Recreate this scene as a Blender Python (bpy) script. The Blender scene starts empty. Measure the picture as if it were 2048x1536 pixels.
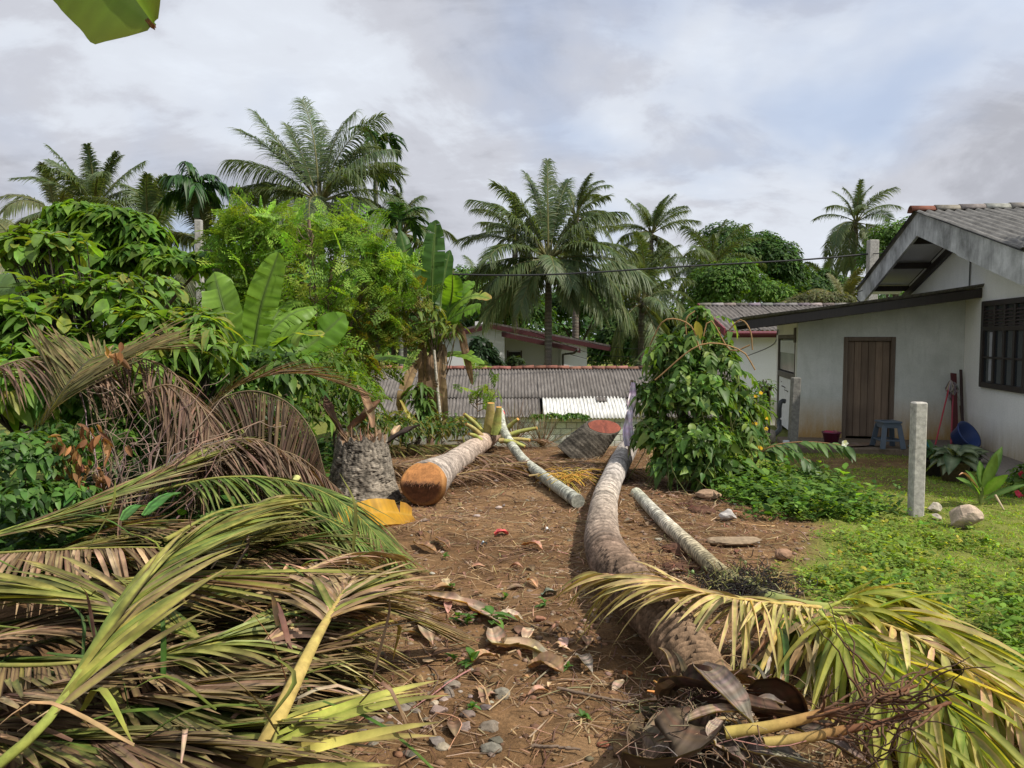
import bpy, math, random
import numpy as np
from mathutils import Vector, Matrix

# ------------------------------------------------------------------ camera, light, exposure
S = bpy.context.scene
COL = S.collection
CAMH, FPX, TH = 1.75, 1540.0, math.atan(93 / 1540.0)
cd = bpy.data.cameras.new('camera'); cam = bpy.data.objects.new('camera', cd); COL.objects.link(cam)
cd.sensor_width = 36; cd.lens = 36 * FPX / 2048; cd.clip_start = 0.05; cd.clip_end = 3000
cam.location = (0, 0, CAMH); cam.rotation_euler = (math.pi / 2 - TH, 0, 0)
S.camera = cam
SUN = Vector((0.70, -0.28, 1.0)).normalized()
sl = bpy.data.lights.new('sun', 'SUN'); sl.energy = 4.6; sl.angle = math.radians(0.8); sl.color = (1, .94, .84)
so = bpy.data.objects.new('sun', sl); COL.objects.link(so)
so.location = (35, -14, 50); so.rotation_euler = SUN.to_track_quat('Z', 'Y').to_euler()
S.view_settings.view_transform = 'Standard'; S.view_settings.look = 'None'
S.view_settings.exposure = 0.25; S.view_settings.gamma = 1; S.view_settings.use_curve_mapping = False
S.render.engine = 'CYCLES'
S.cycles.max_bounces = 6; S.cycles.transparent_max_bounces = 4; S.cycles.use_denoising = True
W = bpy.data.worlds.new('World'); S.world = W; W.use_nodes = True
nt = W.node_tree; N = nt.nodes; Lk = nt.links
for n in list(N): N.remove(n)
out = N.new('ShaderNodeOutputWorld'); bg = N.new('ShaderNodeBackground'); bg.inputs[1].default_value = 0.1
sky = N.new('ShaderNodeTexSky'); sky.sky_type = 'NISHITA'; sky.sun_disc = False
sky.sun_elevation = math.asin(SUN.z); sky.sun_rotation = math.atan2(SUN.x, SUN.y)
tc = N.new('ShaderNodeTexCoord'); sep = N.new('ShaderNodeSeparateXYZ'); Lk.new(tc.outputs['Generated'], sep.inputs[0])
def wm(op, a, b=None):
    m = N.new('ShaderNodeMath'); m.operation = op
    for i, v in enumerate((a, b)):
        if v is None: continue
        if isinstance(v, (int, float)): m.inputs[i].default_value = v
        else: Lk.new(v, m.inputs[i])
    return m.outputs[0]
zz = wm('ADD', wm('MAXIMUM', sep.outputs[2], 0.0), 0.38)
cv = N.new('ShaderNodeCombineXYZ')
Lk.new(wm('DIVIDE', sep.outputs[0], zz), cv.inputs[0]); Lk.new(wm('DIVIDE', sep.outputs[1], zz), cv.inputs[1])
def wnoise(scale, detail, rough, off, dist=0.0, rot=0.0, sc=(1, 1, 1)):
    mp = N.new('ShaderNodeMapping'); mp.inputs[1].default_value = off; mp.inputs[2].default_value = (0, 0, rot); mp.inputs[3].default_value = sc
    Lk.new(cv.outputs[0], mp.inputs[0])
    n = N.new('ShaderNodeTexNoise'); n.inputs['Scale'].default_value = scale; n.inputs['Detail'].default_value = detail
    n.inputs['Roughness'].default_value = rough; n.inputs['Distortion'].default_value = dist
    Lk.new(mp.outputs[0], n.inputs['Vector']); return n.outputs[0]
def wramp(src, stops):
    r = N.new('ShaderNodeValToRGB'); Lk.new(src, r.inputs[0]); r.color_ramp.interpolation = 'EASE'
    while len(r.color_ramp.elements) < len(stops): r.color_ramp.elements.new(.5)
    for e, (p, c) in zip(r.color_ramp.elements, stops): e.position = p; e.color = (*c, 1)
    return r.outputs[0]
n1 = wnoise(1.05, 9, .58, (3.1, 1.7, 0), .35, .5, (1.0, .75, 1))
n2 = wnoise(1.1, 5, .5, (7.3, 2.2, 0), .2)
n3 = wnoise(3.6, 8, .6, (1.3, 9.2, 0), .5, .6, (.7, 1.0, 1))
dt = N.new('ShaderNodeVectorMath'); dt.operation = 'DOT_PRODUCT'; Lk.new(tc.outputs['Generated'], dt.inputs[0]); dt.inputs[1].default_value = SUN
mixn = wm('SUBTRACT', wm('ADD', wm('MULTIPLY', n1, .66), wm('MULTIPLY', n3, .34)), wm('MULTIPLY', wm('SUBTRACT', dt.outputs['Value'], .1), .13))   # thinner, brighter cloud toward the sun
cl = wramp(mixn, [(.38, (7.0, 7.45, 8.15)), (.46, (6.35, 6.7, 7.35)), (.515, (5.2, 5.35, 5.9)), (.585, (4.0, 4.1, 4.55))])
gap = wramp(n2, [(.48, (0, 0, 0)), (.64, (.7, .7, .7))])
mx = N.new('ShaderNodeMixRGB'); Lk.new(gap, mx.inputs[0]); Lk.new(cl, mx.inputs[1])
mul = N.new('ShaderNodeMixRGB'); mul.blend_type = 'MIX'; mul.inputs[0].default_value = .55
Lk.new(sky.outputs[0], mul.inputs[1]); mul.inputs[2].default_value = (4.6, 5.5, 7.6, 1); Lk.new(mul.outputs[0], mx.inputs[2])
Lk.new(mx.outputs[0], bg.inputs[0]); Lk.new(bg.outputs[0], out.inputs[0])

# ------------------------------------------------------------------ numbers
rng = np.random.default_rng(11)
CP = np.array([0, 0, CAMH]); cT, sT = math.cos(TH), math.sin(TH)
def ray(px, py):
    x = (px - 1024) / FPX; y = -(py - 768) / FPX
    return np.array([x, cT + y * sT, -sT + y * cT])
def AT(px, py, D):
    r = ray(px, py); return CP + r * (D / r[1])
def G(px, py, h=0.0):
    r = ray(px, py); return CP + r * ((h - CAMH) / r[2])
def sstep(a, b, x):
    t = np.clip((x - a) / (b - a), 0, 1); return t * t * (3 - 2 * t)
def hsh(i, j):
    v = np.sin(i * 127.1 + j * 311.7) * 43758.5453; return v - np.floor(v)
def vn(x, y):
    xi = np.floor(x); yi = np.floor(y); fx = x - xi; fy = y - yi
    fx = fx * fx * (3 - 2 * fx); fy = fy * fy * (3 - 2 * fy)
    a = hsh(xi, yi); b = hsh(xi + 1, yi); c = hsh(xi, yi + 1); d = hsh(xi + 1, yi + 1)
    return a + (b - a) * fx + (c - a) * fy + (a - b - c + d) * fx * fy
def fbm(x, y, o=4):
    s = 0; a = .5
    for k in range(o):
        s = s + a * (vn(x + 17.3 * k, y - 9.1 * k) - .5); x = x * 2.03; y = y * 2.03; a *= .5
    return s
def terrain(x, y):
    x = np.asarray(x, float); y = np.asarray(y, float)
    z = 0.10 * fbm(x * .9, y * .9) + 0.05 * fbm(x * 3.3, y * 3.3, 4) * sstep(14, 9, y)
    z = z - 0.07 * sstep(9, 11, y) * sstep(3, 4, x)
    drop = sstep(12.3, 14.6, y) * (1 - sstep(2.6, 4.0, x) * (1 - sstep(16, 18, y)))
    z = z - 1.0 * drop
    z = z + .05 * np.exp(-((x - 1.45) ** 2 / .1 + (y - 7.9) ** 2 / .3)) + .06 * np.exp(-((x + .85) ** 2 / .15 + (y - 7.0) ** 2 / .3))
    z = z + .30 * fbm(x * .05, y * .05, 3) * sstep(20, 60, y) * 6
    return z
def nrm(v): return v / np.maximum(np.linalg.norm(v, axis=-1, keepdims=True), 1e-9)
def U(a, b, n=None): return rng.uniform(a, b, n)

# ------------------------------------------------------------------ mesh building
class MB:
    def __init__(s): s.V = []; s.Q = []; s.T = []; s.C = []; s.n = 0
    def add(s, V, Q=None, T=None, col=(.5, .5, .5)):
        V = np.asarray(V, float).reshape(-1, 3); k = len(V)
        c = np.asarray(col, float)
        c = np.broadcast_to(c, (k, 3)) if c.ndim == 1 else c.reshape(-1, 3)
        s.V.append(V); s.C.append(c)
        if Q is not None and len(Q): s.Q.append(np.asarray(Q, np.int64).reshape(-1, 4) + s.n)
        if T is not None and len(T): s.T.append(np.asarray(T, np.int64).reshape(-1, 3) + s.n)
        s.n += k; return s
    def mesh(s, name, smooth=True, off=(0, 0, 0)):
        V = np.concatenate(s.V) - np.asarray(off); C = np.concatenate(s.C)
        Q = np.concatenate(s.Q) if s.Q else np.zeros((0, 4), int); T = np.concatenate(s.T) if s.T else np.zeros((0, 3), int)
        m = bpy.data.meshes.new(name)
        m.vertices.add(len(V)); m.vertices.foreach_set('co', V.astype(np.float32).ravel())
        nl = len(Q) * 4 + len(T) * 3; nf = len(Q) + len(T)
        m.loops.add(nl); m.loops.foreach_set('vertex_index', np.concatenate([Q.ravel(), T.ravel()]).astype(np.int32))
        m.polygons.add(nf)
        m.polygons.foreach_set('loop_start', np.concatenate([np.arange(len(Q)) * 4, len(Q) * 4 + np.arange(len(T)) * 3]).astype(np.int32))
        m.polygons.foreach_set('use_smooth', np.full(nf, bool(smooth)))
        a = m.attributes.new('Col', 'FLOAT_COLOR', 'POINT')
        a.data.foreach_set('color', np.concatenate([C, np.ones((len(C), 1))], 1).astype(np.float32).ravel())
        m.update(calc_edges=True); return m
def wloc(o):
    v = np.zeros(3)
    while o: v = v + np.array(o.location); o = o.parent
    return v
def OBJ(name, mb, mat, parent=None, origin=None, smooth=True):
    off = wloc(parent) if parent else (np.asarray(origin, float) if origin is not None else np.zeros(3))
    m = mb.mesh(name, smooth, off); o = bpy.data.objects.new(name, m); COL.objects.link(o)
    if mat: m.materials.append(mat)
    if parent: o.parent = parent
    else: o.location = off
    return o
def tag(o, label=None, cat=None, group=None, kind=None):
    if label: o['label'] = label
    if cat: o['category'] = cat
    if group: o['group'] = group
    if kind: o['kind'] = kind
    return o
def thing(name, loc, label, cat, group=None):
    o = bpy.data.objects.new(name, None); COL.objects.link(o); o.location = [float(v) for v in loc]; o.empty_display_size = .2
    return tag(o, label, cat, group)

def cbox(mb, c, size, b=.01, rot=None, col=(.5, .5, .5)):
    """chamfered box"""
    h = np.array(size) / 2; b = min(b, h.min() * .45)
    V = []; idx = {}
    for sx in (-1, 1):
        for sy in (-1, 1):
            for sz in (-1, 1):
                s = np.array([sx, sy, sz])
                for ax in range(3):
                    p = s * h
                    for k in range(3):
                        if k != ax: p[k] -= s[k] * b
                    idx[(sx, sy, sz, ax)] = len(V); V.append(p)
    Q = []; T = []
    for ax in range(3):
        a, c2 = (ax + 1) % 3, (ax + 2) % 3
        for sg in (-1, 1):
            f = []
            for (p, q) in ((-1, -1), (1, -1), (1, 1), (-1, 1)):
                s = [0, 0, 0]; s[ax] = sg; s[a] = p; s[c2] = q; f.append(idx[(*s, ax)])
            Q.append(f if sg > 0 else f[::-1])
        for p in (-1, 1):
            for q in (-1, 1):
                f = []
                for (sg, who) in ((-1, a), (1, a), (1, c2), (-1, c2)):
                    s = [0, 0, 0]; s[ax] = sg; s[a] = p; s[c2] = q; f.append(idx[(*s, who)])
                Q.append(f if p * q > 0 else f[::-1])
    for sx in (-1, 1):
        for sy in (-1, 1):
            for sz in (-1, 1):
                f = [idx[(sx, sy, sz, k)] for k in range(3)]; T.append(f if sx * sy * sz > 0 else f[::-1])
    V = np.array(V)
    if rot is not None: V = V @ np.array(rot).T
    mb.add(V + np.array(c), Q, T, col); return mb
def box2(mb, a, b, bev=.008, col=(.5, .5, .5)):
    a = np.array(a, float); b = np.array(b, float); return cbox(mb, (a + b) / 2, np.abs(b - a), bev, None, col)
def beam(mb, p, q, w, h, bev=.005, col=(.5, .5, .5), up=(0, 0, 1)):
    p = np.array(p, float); q = np.array(q, float); d = q - p; L = np.linalg.norm(d); d = d / L
    s = nrm(np.cross(d, up)); u = np.cross(s, d)
    return cbox(mb, (p + q) / 2, (L, w, h), bev, np.stack([d, s, u], 1), col)
def rotz(a): c, s = math.cos(a), math.sin(a); return np.array([[c, -s, 0], [s, c, 0], [0, 0, 1]])
def resample(P, n):
    """Catmull-Rom through the points, resampled to n"""
    P = np.asarray(P, float); m = len(P)
    if m == 2: return P[0] + (P[1] - P[0]) * np.linspace(0, 1, n)[:, None]
    E = np.vstack([2 * P[0] - P[1], P, 2 * P[-1] - P[-2]]); out = []
    for i in range(m - 1):
        t = np.linspace(0, 1, 24, endpoint=False)[:, None]; a, b, c, d = E[i:i + 4]
        out.append(.5 * ((2 * b) + (-a + c) * t + (2 * a - 5 * b + 4 * c - d) * t * t + (-a + 3 * b - 3 * c + d) * t ** 3))
    out = np.vstack(out + [P[-1:]])
    L = np.concatenate([[0], np.cumsum(np.linalg.norm(np.diff(out, axis=0), axis=1))]); s = np.linspace(0, L[-1], n)
    return np.stack([np.interp(s, L, out[:, k]) for k in range(3)], 1)
def frames(P, up=(0, 0, 1)):
    t = nrm(np.gradient(P, axis=0)); u = np.broadcast_to(np.array(up, float), t.shape)
    s = np.cross(t, u); bad = np.linalg.norm(s, axis=1) < .05
    s[bad] = np.cross(t[bad], np.array([0, 1., 0.1])); s = nrm(s); return t, s, np.cross(s, t)
def tube(mb, P, R, n=8, col=(.5, .5, .5), cap=True, flat=1.0, up=(0, 0, 1), disp=None):
    P = np.asarray(P, float); m = len(P); R = np.broadcast_to(np.asarray(R, float), (m,))
    t, s, u = frames(P, up); a = np.linspace(0, 2 * np.pi, n, endpoint=False)
    rr = R[:, None] * (1 if disp is None else disp)
    V = P[:, None] + s[:, None] * (np.cos(a)[None, :] * rr)[..., None] + u[:, None] * (np.sin(a)[None, :] * rr * flat)[..., None]
    i = np.arange(m - 1)[:, None] * n; j = np.arange(n)[None]; k = (j + 1) % n
    Q = np.stack([i + j, i + k, i + n + k, i + n + j], -1).reshape(-1, 4)
    c = np.asarray(col, float)
    if c.ndim == 2 and len(c) == m: c = np.repeat(c, n, 0)
    elif c.ndim == 3: c = c.reshape(-1, 3)
    mb.add(V.reshape(-1, 3), Q, None, c)
    if cap:
        cc = c if c.ndim == 1 else None
        for e, o in ((0, -1), (m - 1, 1)):
            T = [[n, (x + 1) % n, x] if o < 0 else [n, x, (x + 1) % n] for x in range(n)]
            mb.add(np.vstack([V[e], P[e]]), None, T, cc if cc is not None else c[e * n])
    return mb
def lathe(mb, c, prof, n=20, col=(.5, .5, .5), rot=None):
    prof = np.array(prof, float); a = np.linspace(0, 2 * np.pi, n, endpoint=False); m = len(prof)
    V = np.stack([prof[:, :1] * np.cos(a), prof[:, :1] * np.sin(a), np.repeat(prof[:, 1:2], n, 1)], -1).reshape(-1, 3)
    if rot is not None: V = V @ np.array(rot).T
    i = np.arange(m - 1)[:, None] * n; j = np.arange(n)[None]; k = (j + 1) % n
    mb.add(V + np.array(c), np.stack([i + j, i + k, i + n + k, i + n + j], -1).reshape(-1, 4), None, col); return mb
def ico(sub=1):
    import bmesh
    bm = bmesh.new(); bmesh.ops.create_icosphere(bm, subdivisions=sub, radius=1)
    V = np.array([v.co[:] for v in bm.verts]); T = np.array([[v.index for v in f.verts] for f in bm.faces]); bm.free(); return V, T
ICO = {k: ico(k) for k in (1, 2, 3, 4)}
def rock(mb, c, size, sub=2, rough=.3, col=(.4, .4, .4), seed=0, cvar=.25, angular=.0):
    V, T = ICO[sub]; r = np.random.default_rng(seed)
    V = V.copy()
    for k in range(6 + int(angular * 10)):
        n = nrm(r.normal(size=3)); d = r.uniform(.55, .9); over = np.maximum(V @ n - d, 0); V = V - over[:, None] * n * (.9 if angular else .8)
    o = r.uniform(0, 50, 3)
    f = fbm(V[:, 0] * 1.7 + o[0] + V[:, 2], V[:, 1] * 1.7 + o[1] - V[:, 2] * .7, 5)
    V = V * (1 + rough * 1.6 * f)[:, None] @ rotz(r.uniform(0, 6.28)).T * np.array(size) / 2
    cc = np.array(col)[None] * (1 + cvar * 3 * fbm(V[:, 0] / size[0] * 7 + o[2], (V[:, 1] + V[:, 2]) / size[1] * 7, 4))[:, None]
    mb.add(V + np.array(c), None, T, np.clip(cc, .005, 1)); return mb

# strips and leaves ------------------------------------------------
LANCE = np.array([[0, .12], [.18, .72], [.42, 1], [.72, .72], [1, .03]])
OVAL = np.array([[0, .08], [.15, .62], [.4, 1], [.68, .86], [.88, .42], [1, .03]])
OBOV = np.array([[0, .07], [.25, .42], [.55, .9], [.75, 1], [.92, .6], [1, .05]])
HEART = np.array([[0, .5], [.1, .95], [.35, 1], [.7, .55], [1, .03]])
BLADE = np.array([[0, .8], [.5, .8], [1, .05]])
DIAM = np.array([[0, .1], [.45, 1], [1, .05]])
LEAFLET = np.array([[0, .35], [.08, .85], [.3, 1], [.6, .85], [.85, .5], [1, .04]])
def leafset(P, d, n, L, Wd, droop, prof, fold=.2, k3=True, col=None, tip=None, tipk=3.0, mid=None, sidebend=None, wave=0, mk=.7, edge2=None):
    """N leaves as folded strips -> V (N,S*K,3), Q template, C (N,S*K,3)"""
    P = np.atleast_2d(P); M = len(P); us, ws = prof[:, 0], prof[:, 1]; ns = len(us)
    d = nrm(np.broadcast_to(d, (M, 3))); n = np.broadcast_to(n, (M, 3)); side = nrm(np.cross(d, n)); n = np.cross(side, d)
    L = np.broadcast_to(np.asarray(L, float), (M,)); Wd = np.broadcast_to(np.asarray(Wd, float), (M,)); dr = np.broadcast_to(np.asarray(droop, float), (M,))
    C = P[:, None] + d[:, None] * (L[:, None] * us)[..., None]
    C = C.copy(); C[..., 2] -= (dr * L)[:, None] * us ** 2
    if sidebend is not None: C = C + side[:, None] * ((sidebend * L)[:, None] * us ** 2)[..., None]
    HW = (Wd / 2)[:, None] * ws
    lift = n[:, None] * (fold * HW)[..., None]
    if wave: lift = lift + n[:, None] * (rng.normal(size=(M, ns)) * wave * Wd[:, None])[..., None]
    a = side[:, None] * HW[..., None]
    K = 3 if k3 else 2
    V = np.stack([C - a + lift, C, C + a + lift] if k3 else [C - a, C + a], 2).reshape(M, ns * K, 3)
    q = []
    for i in range(ns - 1):
        for j in range(K - 1): q.append([i * K + j, i * K + j + 1, (i + 1) * K + j + 1, (i + 1) * K + j])
    col = np.broadcast_to(np.asarray(col, float), (M, 3)); cc = np.repeat(np.repeat(col[:, None, None], ns, 1), K, 2)
    if tip is not None:
        tip = np.broadcast_to(np.asarray(tip, float), (M, 3)); f = np.clip(us ** tipk, 0, 1)[None, :, None, None]
        cc = cc * (1 - f) + tip[:, None, None] * f
    if mid is not None and k3:
        md = np.broadcast_to(np.asarray(mid, float), (M, 3)); cc = cc.copy(); cc[:, :, 1] = cc[:, :, 1] * (1 - mk) + md[:, None] * mk
    if edge2 is not None and k3: cc = cc.copy(); cc[:, :, 2] = cc[:, :, 2] * .25 + np.asarray(edge2)[:, None] * .75
    return V, np.array(q), cc.reshape(M, ns * K, 3)
def addset(mb, S3):
    V, q, c = S3; M, k, _ = V.shape
    mb.add(V.reshape(-1, 3), (q[None] + (np.arange(M) * k)[:, None, None]).reshape(-1, 4), None, c.reshape(-1, 3)); return mb
def jit(col, n, a=.25, hue=.12):
    c = np.asarray(col, float)
    return np.clip(c * (1 + rng.normal(size=(n, 1)) * a).clip(.35, 1.9) * (1 + rng.normal(size=(n, 3)) * hue), .004, .9)
def pick(pal, n, a=.2, hue=.08, w=None):
    pal = np.array(pal, float); i = rng.choice(len(pal), n, p=None if w is None else np.array(w) / np.sum(w)); return jit(pal[i], n, a, hue)
def rdir(n): return nrm(rng.normal(size=(n, 3)))
# ------------------------------------------------------------------ materials
def newmat(name):
    m = bpy.data.materials.new(name); m.use_nodes = True; t = m.node_tree
    b = t.nodes['Principled BSDF']; return m, t, b
def nd(t, typ, **kw):
    n = t.nodes.new(typ)
    for k, v in kw.items():
        if hasattr(n, k): setattr(n, k, v)
        else: n.inputs[k].default_value = v
    return n
def noise_n(t, scale, detail=5, rough=.6, stretch=None, coord='Object', dist=0):
    tcn = t.nodes.new('ShaderNodeTexCoord'); v = tcn.outputs[coord]
    if stretch:
        mp = t.nodes.new('ShaderNodeMapping'); mp.inputs[3].default_value = stretch; t.links.new(v, mp.inputs[0]); v = mp.outputs[0]
    n = nd(t, 'ShaderNodeTexNoise'); n.inputs['Scale'].default_value = scale; n.inputs['Detail'].default_value = detail; n.inputs['Roughness'].default_value = rough
    n.inputs['Distortion'].default_value = dist; t.links.new(v, n.inputs['Vector']); return n.outputs[0]
def ramp_n(t, src, stops):
    r = t.nodes.new('ShaderNodeValToRGB'); t.links.new(src, r.inputs[0])
    while len(r.color_ramp.elements) < len(stops): r.color_ramp.elements.new(.5)
    for e, (p, c) in zip(r.color_ramp.elements, stops):
        e.position = p; e.color = (*c, 1) if not isinstance(c, (int, float)) else (c, c, c, 1)
    return r.outputs[0]
def mix_n(t, f, a, b, mode='MIX'):
    m = t.nodes.new('ShaderNodeMixRGB'); m.blend_type = mode
    for i, v in enumerate((f, a, b)):
        if isinstance(v, (int, float)): m.inputs[i].default_value = v if i == 0 else (v, v, v, 1)
        elif isinstance(v, tuple): m.inputs[i].default_value = (*v, 1)
        else: t.links.new(v, m.inputs[i])
    return m.outputs[0]
def bump_n(t, b, src, strength=.4, dist=.02):
    bp = t.nodes.new('ShaderNodeBump'); bp.inputs['Strength'].default_value = strength; bp.inputs['Distance'].default_value = dist
    t.links.new(src, bp.inputs['Height']); t.links.new(bp.outputs[0], b.inputs['Normal'])
def leafmat(name, rough=.5, trans=.35, spec=.35, streak=None, var=.35):
    m, t, b = newmat(name)
    at = t.nodes.new('ShaderNodeAttribute'); at.attribute_name = 'Col'
    nv = noise_n(t, 9, 4, .6); c = mix_n(t, 1.0, at.outputs['Color'], ramp_n(t, nv, [(.3, 1 - var), (.7, 1 + var * .7)]), 'MULTIPLY')
    b.inputs['Roughness'].default_value = rough; b.inputs['Specular IOR Level'].default_value = spec
    t.links.new(c, b.inputs['Base Color'])
    tr = t.nodes.new('ShaderNodeBsdfTranslucent'); tcx = mix_n(t, 1.0, c, (1.9, 1.75, .5), 'MULTIPLY'); t.links.new(tcx, tr.inputs[0])
    mx = t.nodes.new('ShaderNodeMixShader'); mx.inputs[0].default_value = trans
    t.links.new(b.outputs[0], mx.inputs[1]); t.links.new(tr.outputs[0], mx.inputs[2])
    t.links.new(mx.outputs[0], t.nodes['Material Output'].inputs['Surface']); return m
def attrmat(name, rough=.85, spec=.25, scale=30, var=.3, bump=.4, bd=.01, stretch=None, detail=6):
    m, t, b = newmat(name)
    at = t.nodes.new('ShaderNodeAttribute'); at.attribute_name = 'Col'
    nv = noise_n(t, scale, detail, .65, stretch)
    t.links.new(mix_n(t, 1.0, at.outputs['Color'], ramp_n(t, nv, [(.3, 1 - var), (.7, 1 + var)]), 'MULTIPLY'), b.inputs['Base Color'])
    b.inputs['Roughness'].default_value = rough; b.inputs['Specular IOR Level'].default_value = spec
    if bump: bump_n(t, b, nv, bump, bd)
    return m
M = {}
M['leaf'] = leafmat('leaf', .55, .42, .2)
M['gloss'] = leafmat('glossy_leaf', .45, .38, .25)
M['far'] = leafmat('far_leaf', .6, .35, .18)
M['palm'] = leafmat('palm_leaf', .45, .3, .3, var=.2)
M['dry'] = leafmat('dry_leaf', .75, .22, .2, var=.3)
M['hero'] = leafmat('cut_frond_leaf', .6, .12, .14, var=.45)
M['banana'] = leafmat('banana_leaf', .45, .42, .25, var=.15)
M['bark'] = attrmat('bark', .92, .15, 34, .5, .8, .012)
M['twig'] = attrmat('twig', .85, .2, 30, .25, 0)
M['stone'] = attrmat('stone', .9, .2, 25, .3, .5, .01)
M['plain'] = attrmat('painted', .55, .35, 12, .12, .1, .004)
M['plastic'] = attrmat('plastic', .38, .5, 6, .08, 0)
M['woodend'] = attrmat('cut_wood', .7, .25, 60, .25, .4, .005, (1, 1, 1))
M['pole'] = attrmat('pole_concrete', .9, .2, 22, .35, .35, .01)
M['tile'] = attrmat('clay_tile', .85, .2, 14, .4, .3, .006)
M['block'] = attrmat('block', .92, .15, 35, .3, .4, .006)
M['cloth'] = attrmat('cloth', .95, .1, 12, .15, 0)

def soil():
    m, t, b = newmat('soil')
    big = noise_n(t, .9, 6, .6); mid = noise_n(t, 6, 8, .7); fine = noise_n(t, 55, 8, .75); grit = noise_n(t, 160, 3, .6)
    c = ramp_n(t, big, [(.32, (.095, .051, .023)), (.5, (.175, .100, .046)), (.66, (.265, .162, .082))])
    c = mix_n(t, .7, c, ramp_n(t, mid, [(.3, (.28, .26, .25)), (.5, (.95, .95, .95)), (.72, (1.5, 1.45, 1.38))]), 'MULTIPLY')
    c = mix_n(t, .8, c, ramp_n(t, fine, [(.3, (.42, .4, .38)), (.52, (1, 1, 1)), (.72, (1.5, 1.45, 1.4))]), 'MULTIPLY')
    c = mix_n(t, ramp_n(t, grit, [(.66, 0.0), (.74, .8)]), c, (.33, .24, .17))
    at = t.nodes.new('ShaderNodeAttribute'); at.attribute_name = 'Col'
    sp = t.nodes.new('ShaderNodeSeparateColor'); t.links.new(at.outputs['Color'], sp.inputs[0])
    g = mix_n(t, .8, ramp_n(t, mid, [(.35, (.12, .13, .032)), (.62, (.20, .215, .055))]), ramp_n(t, fine, [(.3, (.5, .5, .45)), (.7, (1.3, 1.3, 1.1))]), 'MULTIPLY')
    c = mix_n(t, sp.outputs[0], c, g)
    t.links.new(c, b.inputs['Base Color']); b.inputs['Roughness'].default_value = .95; b.inputs['Specular IOR Level'].default_value = .15
    h = mix_n(t, .5, mid, fine, 'ADD'); bump_n(t, b, h, .8, .03); return m
M['soil'] = soil()
def plaster(name, base, dark, stain, zt, amt=.9, mold=.5):
    m, t, b = newmat(name)
    tcn = t.nodes.new('ShaderNodeTexCoord'); sp = t.nodes.new('ShaderNodeSeparateXYZ'); 
    geo = t.nodes.new('ShaderNodeNewGeometry'); t.links.new(geo.outputs['Position'], sp.inputs[0])
    n1 = noise_n(t, 1.6, 7, .65, coord='Object'); n2 = noise_n(t, 3, 6, .7, (3, 3, .5)); n3 = noise_n(t, 40, 4, .6)
    c = mix_n(t, ramp_n(t, n1, [(.35, 0.0), (.7, mold)]), base, dark)
    c = mix_n(t, ramp_n(t, n2, [(.5, 0.0), (.8, mold * .8)]), c, dark)
    mr = t.nodes.new('ShaderNodeMapRange'); t.links.new(sp.outputs[2], mr.inputs[0]); mr.inputs[1].default_value = zt; mr.inputs[2].default_value = -.05
    mm = t.nodes.new('ShaderNodeMath'); mm.operation = 'MULTIPLY'; t.links.new(mr.outputs[0], mm.inputs[0])
    t.links.new(ramp_n(t, n2, [(.2, .55), (.7, amt + .5)]), mm.inputs[1])
    c = mix_n(t, mm.outputs[0], c, stain)
    c = mix_n(t, .5, c, ramp_n(t, n3, [(.3, .85), (.7, 1.1)]), 'MULTIPLY')
    t.links.new(c, b.inputs['Base Color']); b.inputs['Roughness'].default_value = .9; b.inputs['Specular IOR Level'].default_value = .2
    bump_n(t, b, n3, .15, .004); return m
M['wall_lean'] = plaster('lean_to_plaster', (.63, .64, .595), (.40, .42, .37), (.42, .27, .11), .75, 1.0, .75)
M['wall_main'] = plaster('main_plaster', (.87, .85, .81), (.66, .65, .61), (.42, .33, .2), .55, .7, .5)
M['wall_far'] = plaster('far_plaster', (.80, .80, .82), (.68, .68, .68), (.4, .36, .3), .0, .3, .25)
M['fascia'] = plaster('fascia_paint', (.60, .60, .60), (.10, .10, .095), (.3, .3, .3), .0, .2, .95)
def roofmat(name, a, bcol, rust=(.2, .15, .12)):
    m, t, b = newmat(name)
    n1 = noise_n(t, 2.2, 8, .72); n2 = noise_n(t, 9, 6, .7, (2.5, .35, .35)); n3 = noise_n(t, 60, 3, .6)
    c = mix_n(t, ramp_n(t, n1, [(.3, 0.0), (.7, 1.0)]), a, bcol)
    c = mix_n(t, ramp_n(t, n2, [(.42, 0.0), (.68, .8)]), c, tuple(x * .35 for x in a))
    c = mix_n(t, ramp_n(t, n3, [(.62, 0.0), (.75, .5)]), c, (.4, .4, .36))
    t.links.new(c, b.inputs['Base Color']); b.inputs['Roughness'].default_value = .9; b.inputs['Specular IOR Level'].default_value = .2
    bump_n(t, b, n3, .25, .004); return m
M['asb'] = roofmat('weathered_sheet', (.125, .11, .098), (.20, .18, .165))
M['asb_dark'] = roofmat('mossy_sheet', (.13, .125, .115), (.21, .2, .185))
M['asb_new'] = roofmat('new_sheet', (.62, .61, .57), (.72, .71, .67))
def woodmat(name, a, bcol, st=(14, 14, .7), rough=.75):
    m, t, b = newmat(name); n1 = noise_n(t, 1.5, 8, .7, st, dist=.6); n2 = noise_n(t, 1.2, 5, .6)
    c = mix_n(t, ramp_n(t, n1, [(.3, 0.0), (.7, 1.0)]), a, bcol); c = mix_n(t, ramp_n(t, n2, [(.45, 0.0), (.75, .6)]), c, tuple(x * .45 for x in a))
    at = t.nodes.new('ShaderNodeAttribute'); at.attribute_name = 'Col'; c = mix_n(t, 1.0, c, at.outputs['Color'], 'MULTIPLY')
    t.links.new(c, b.inputs['Base Color']); b.inputs['Roughness'].default_value = rough; bump_n(t, b, n1, .3, .004); return m
M['door'] = woodmat('door_wood', (.125, .088, .06), (.235, .175, .125))
M['darkwood'] = woodmat('dark_wood', (.018, .012, .010), (.04, .028, .022), rough=.5)
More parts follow.
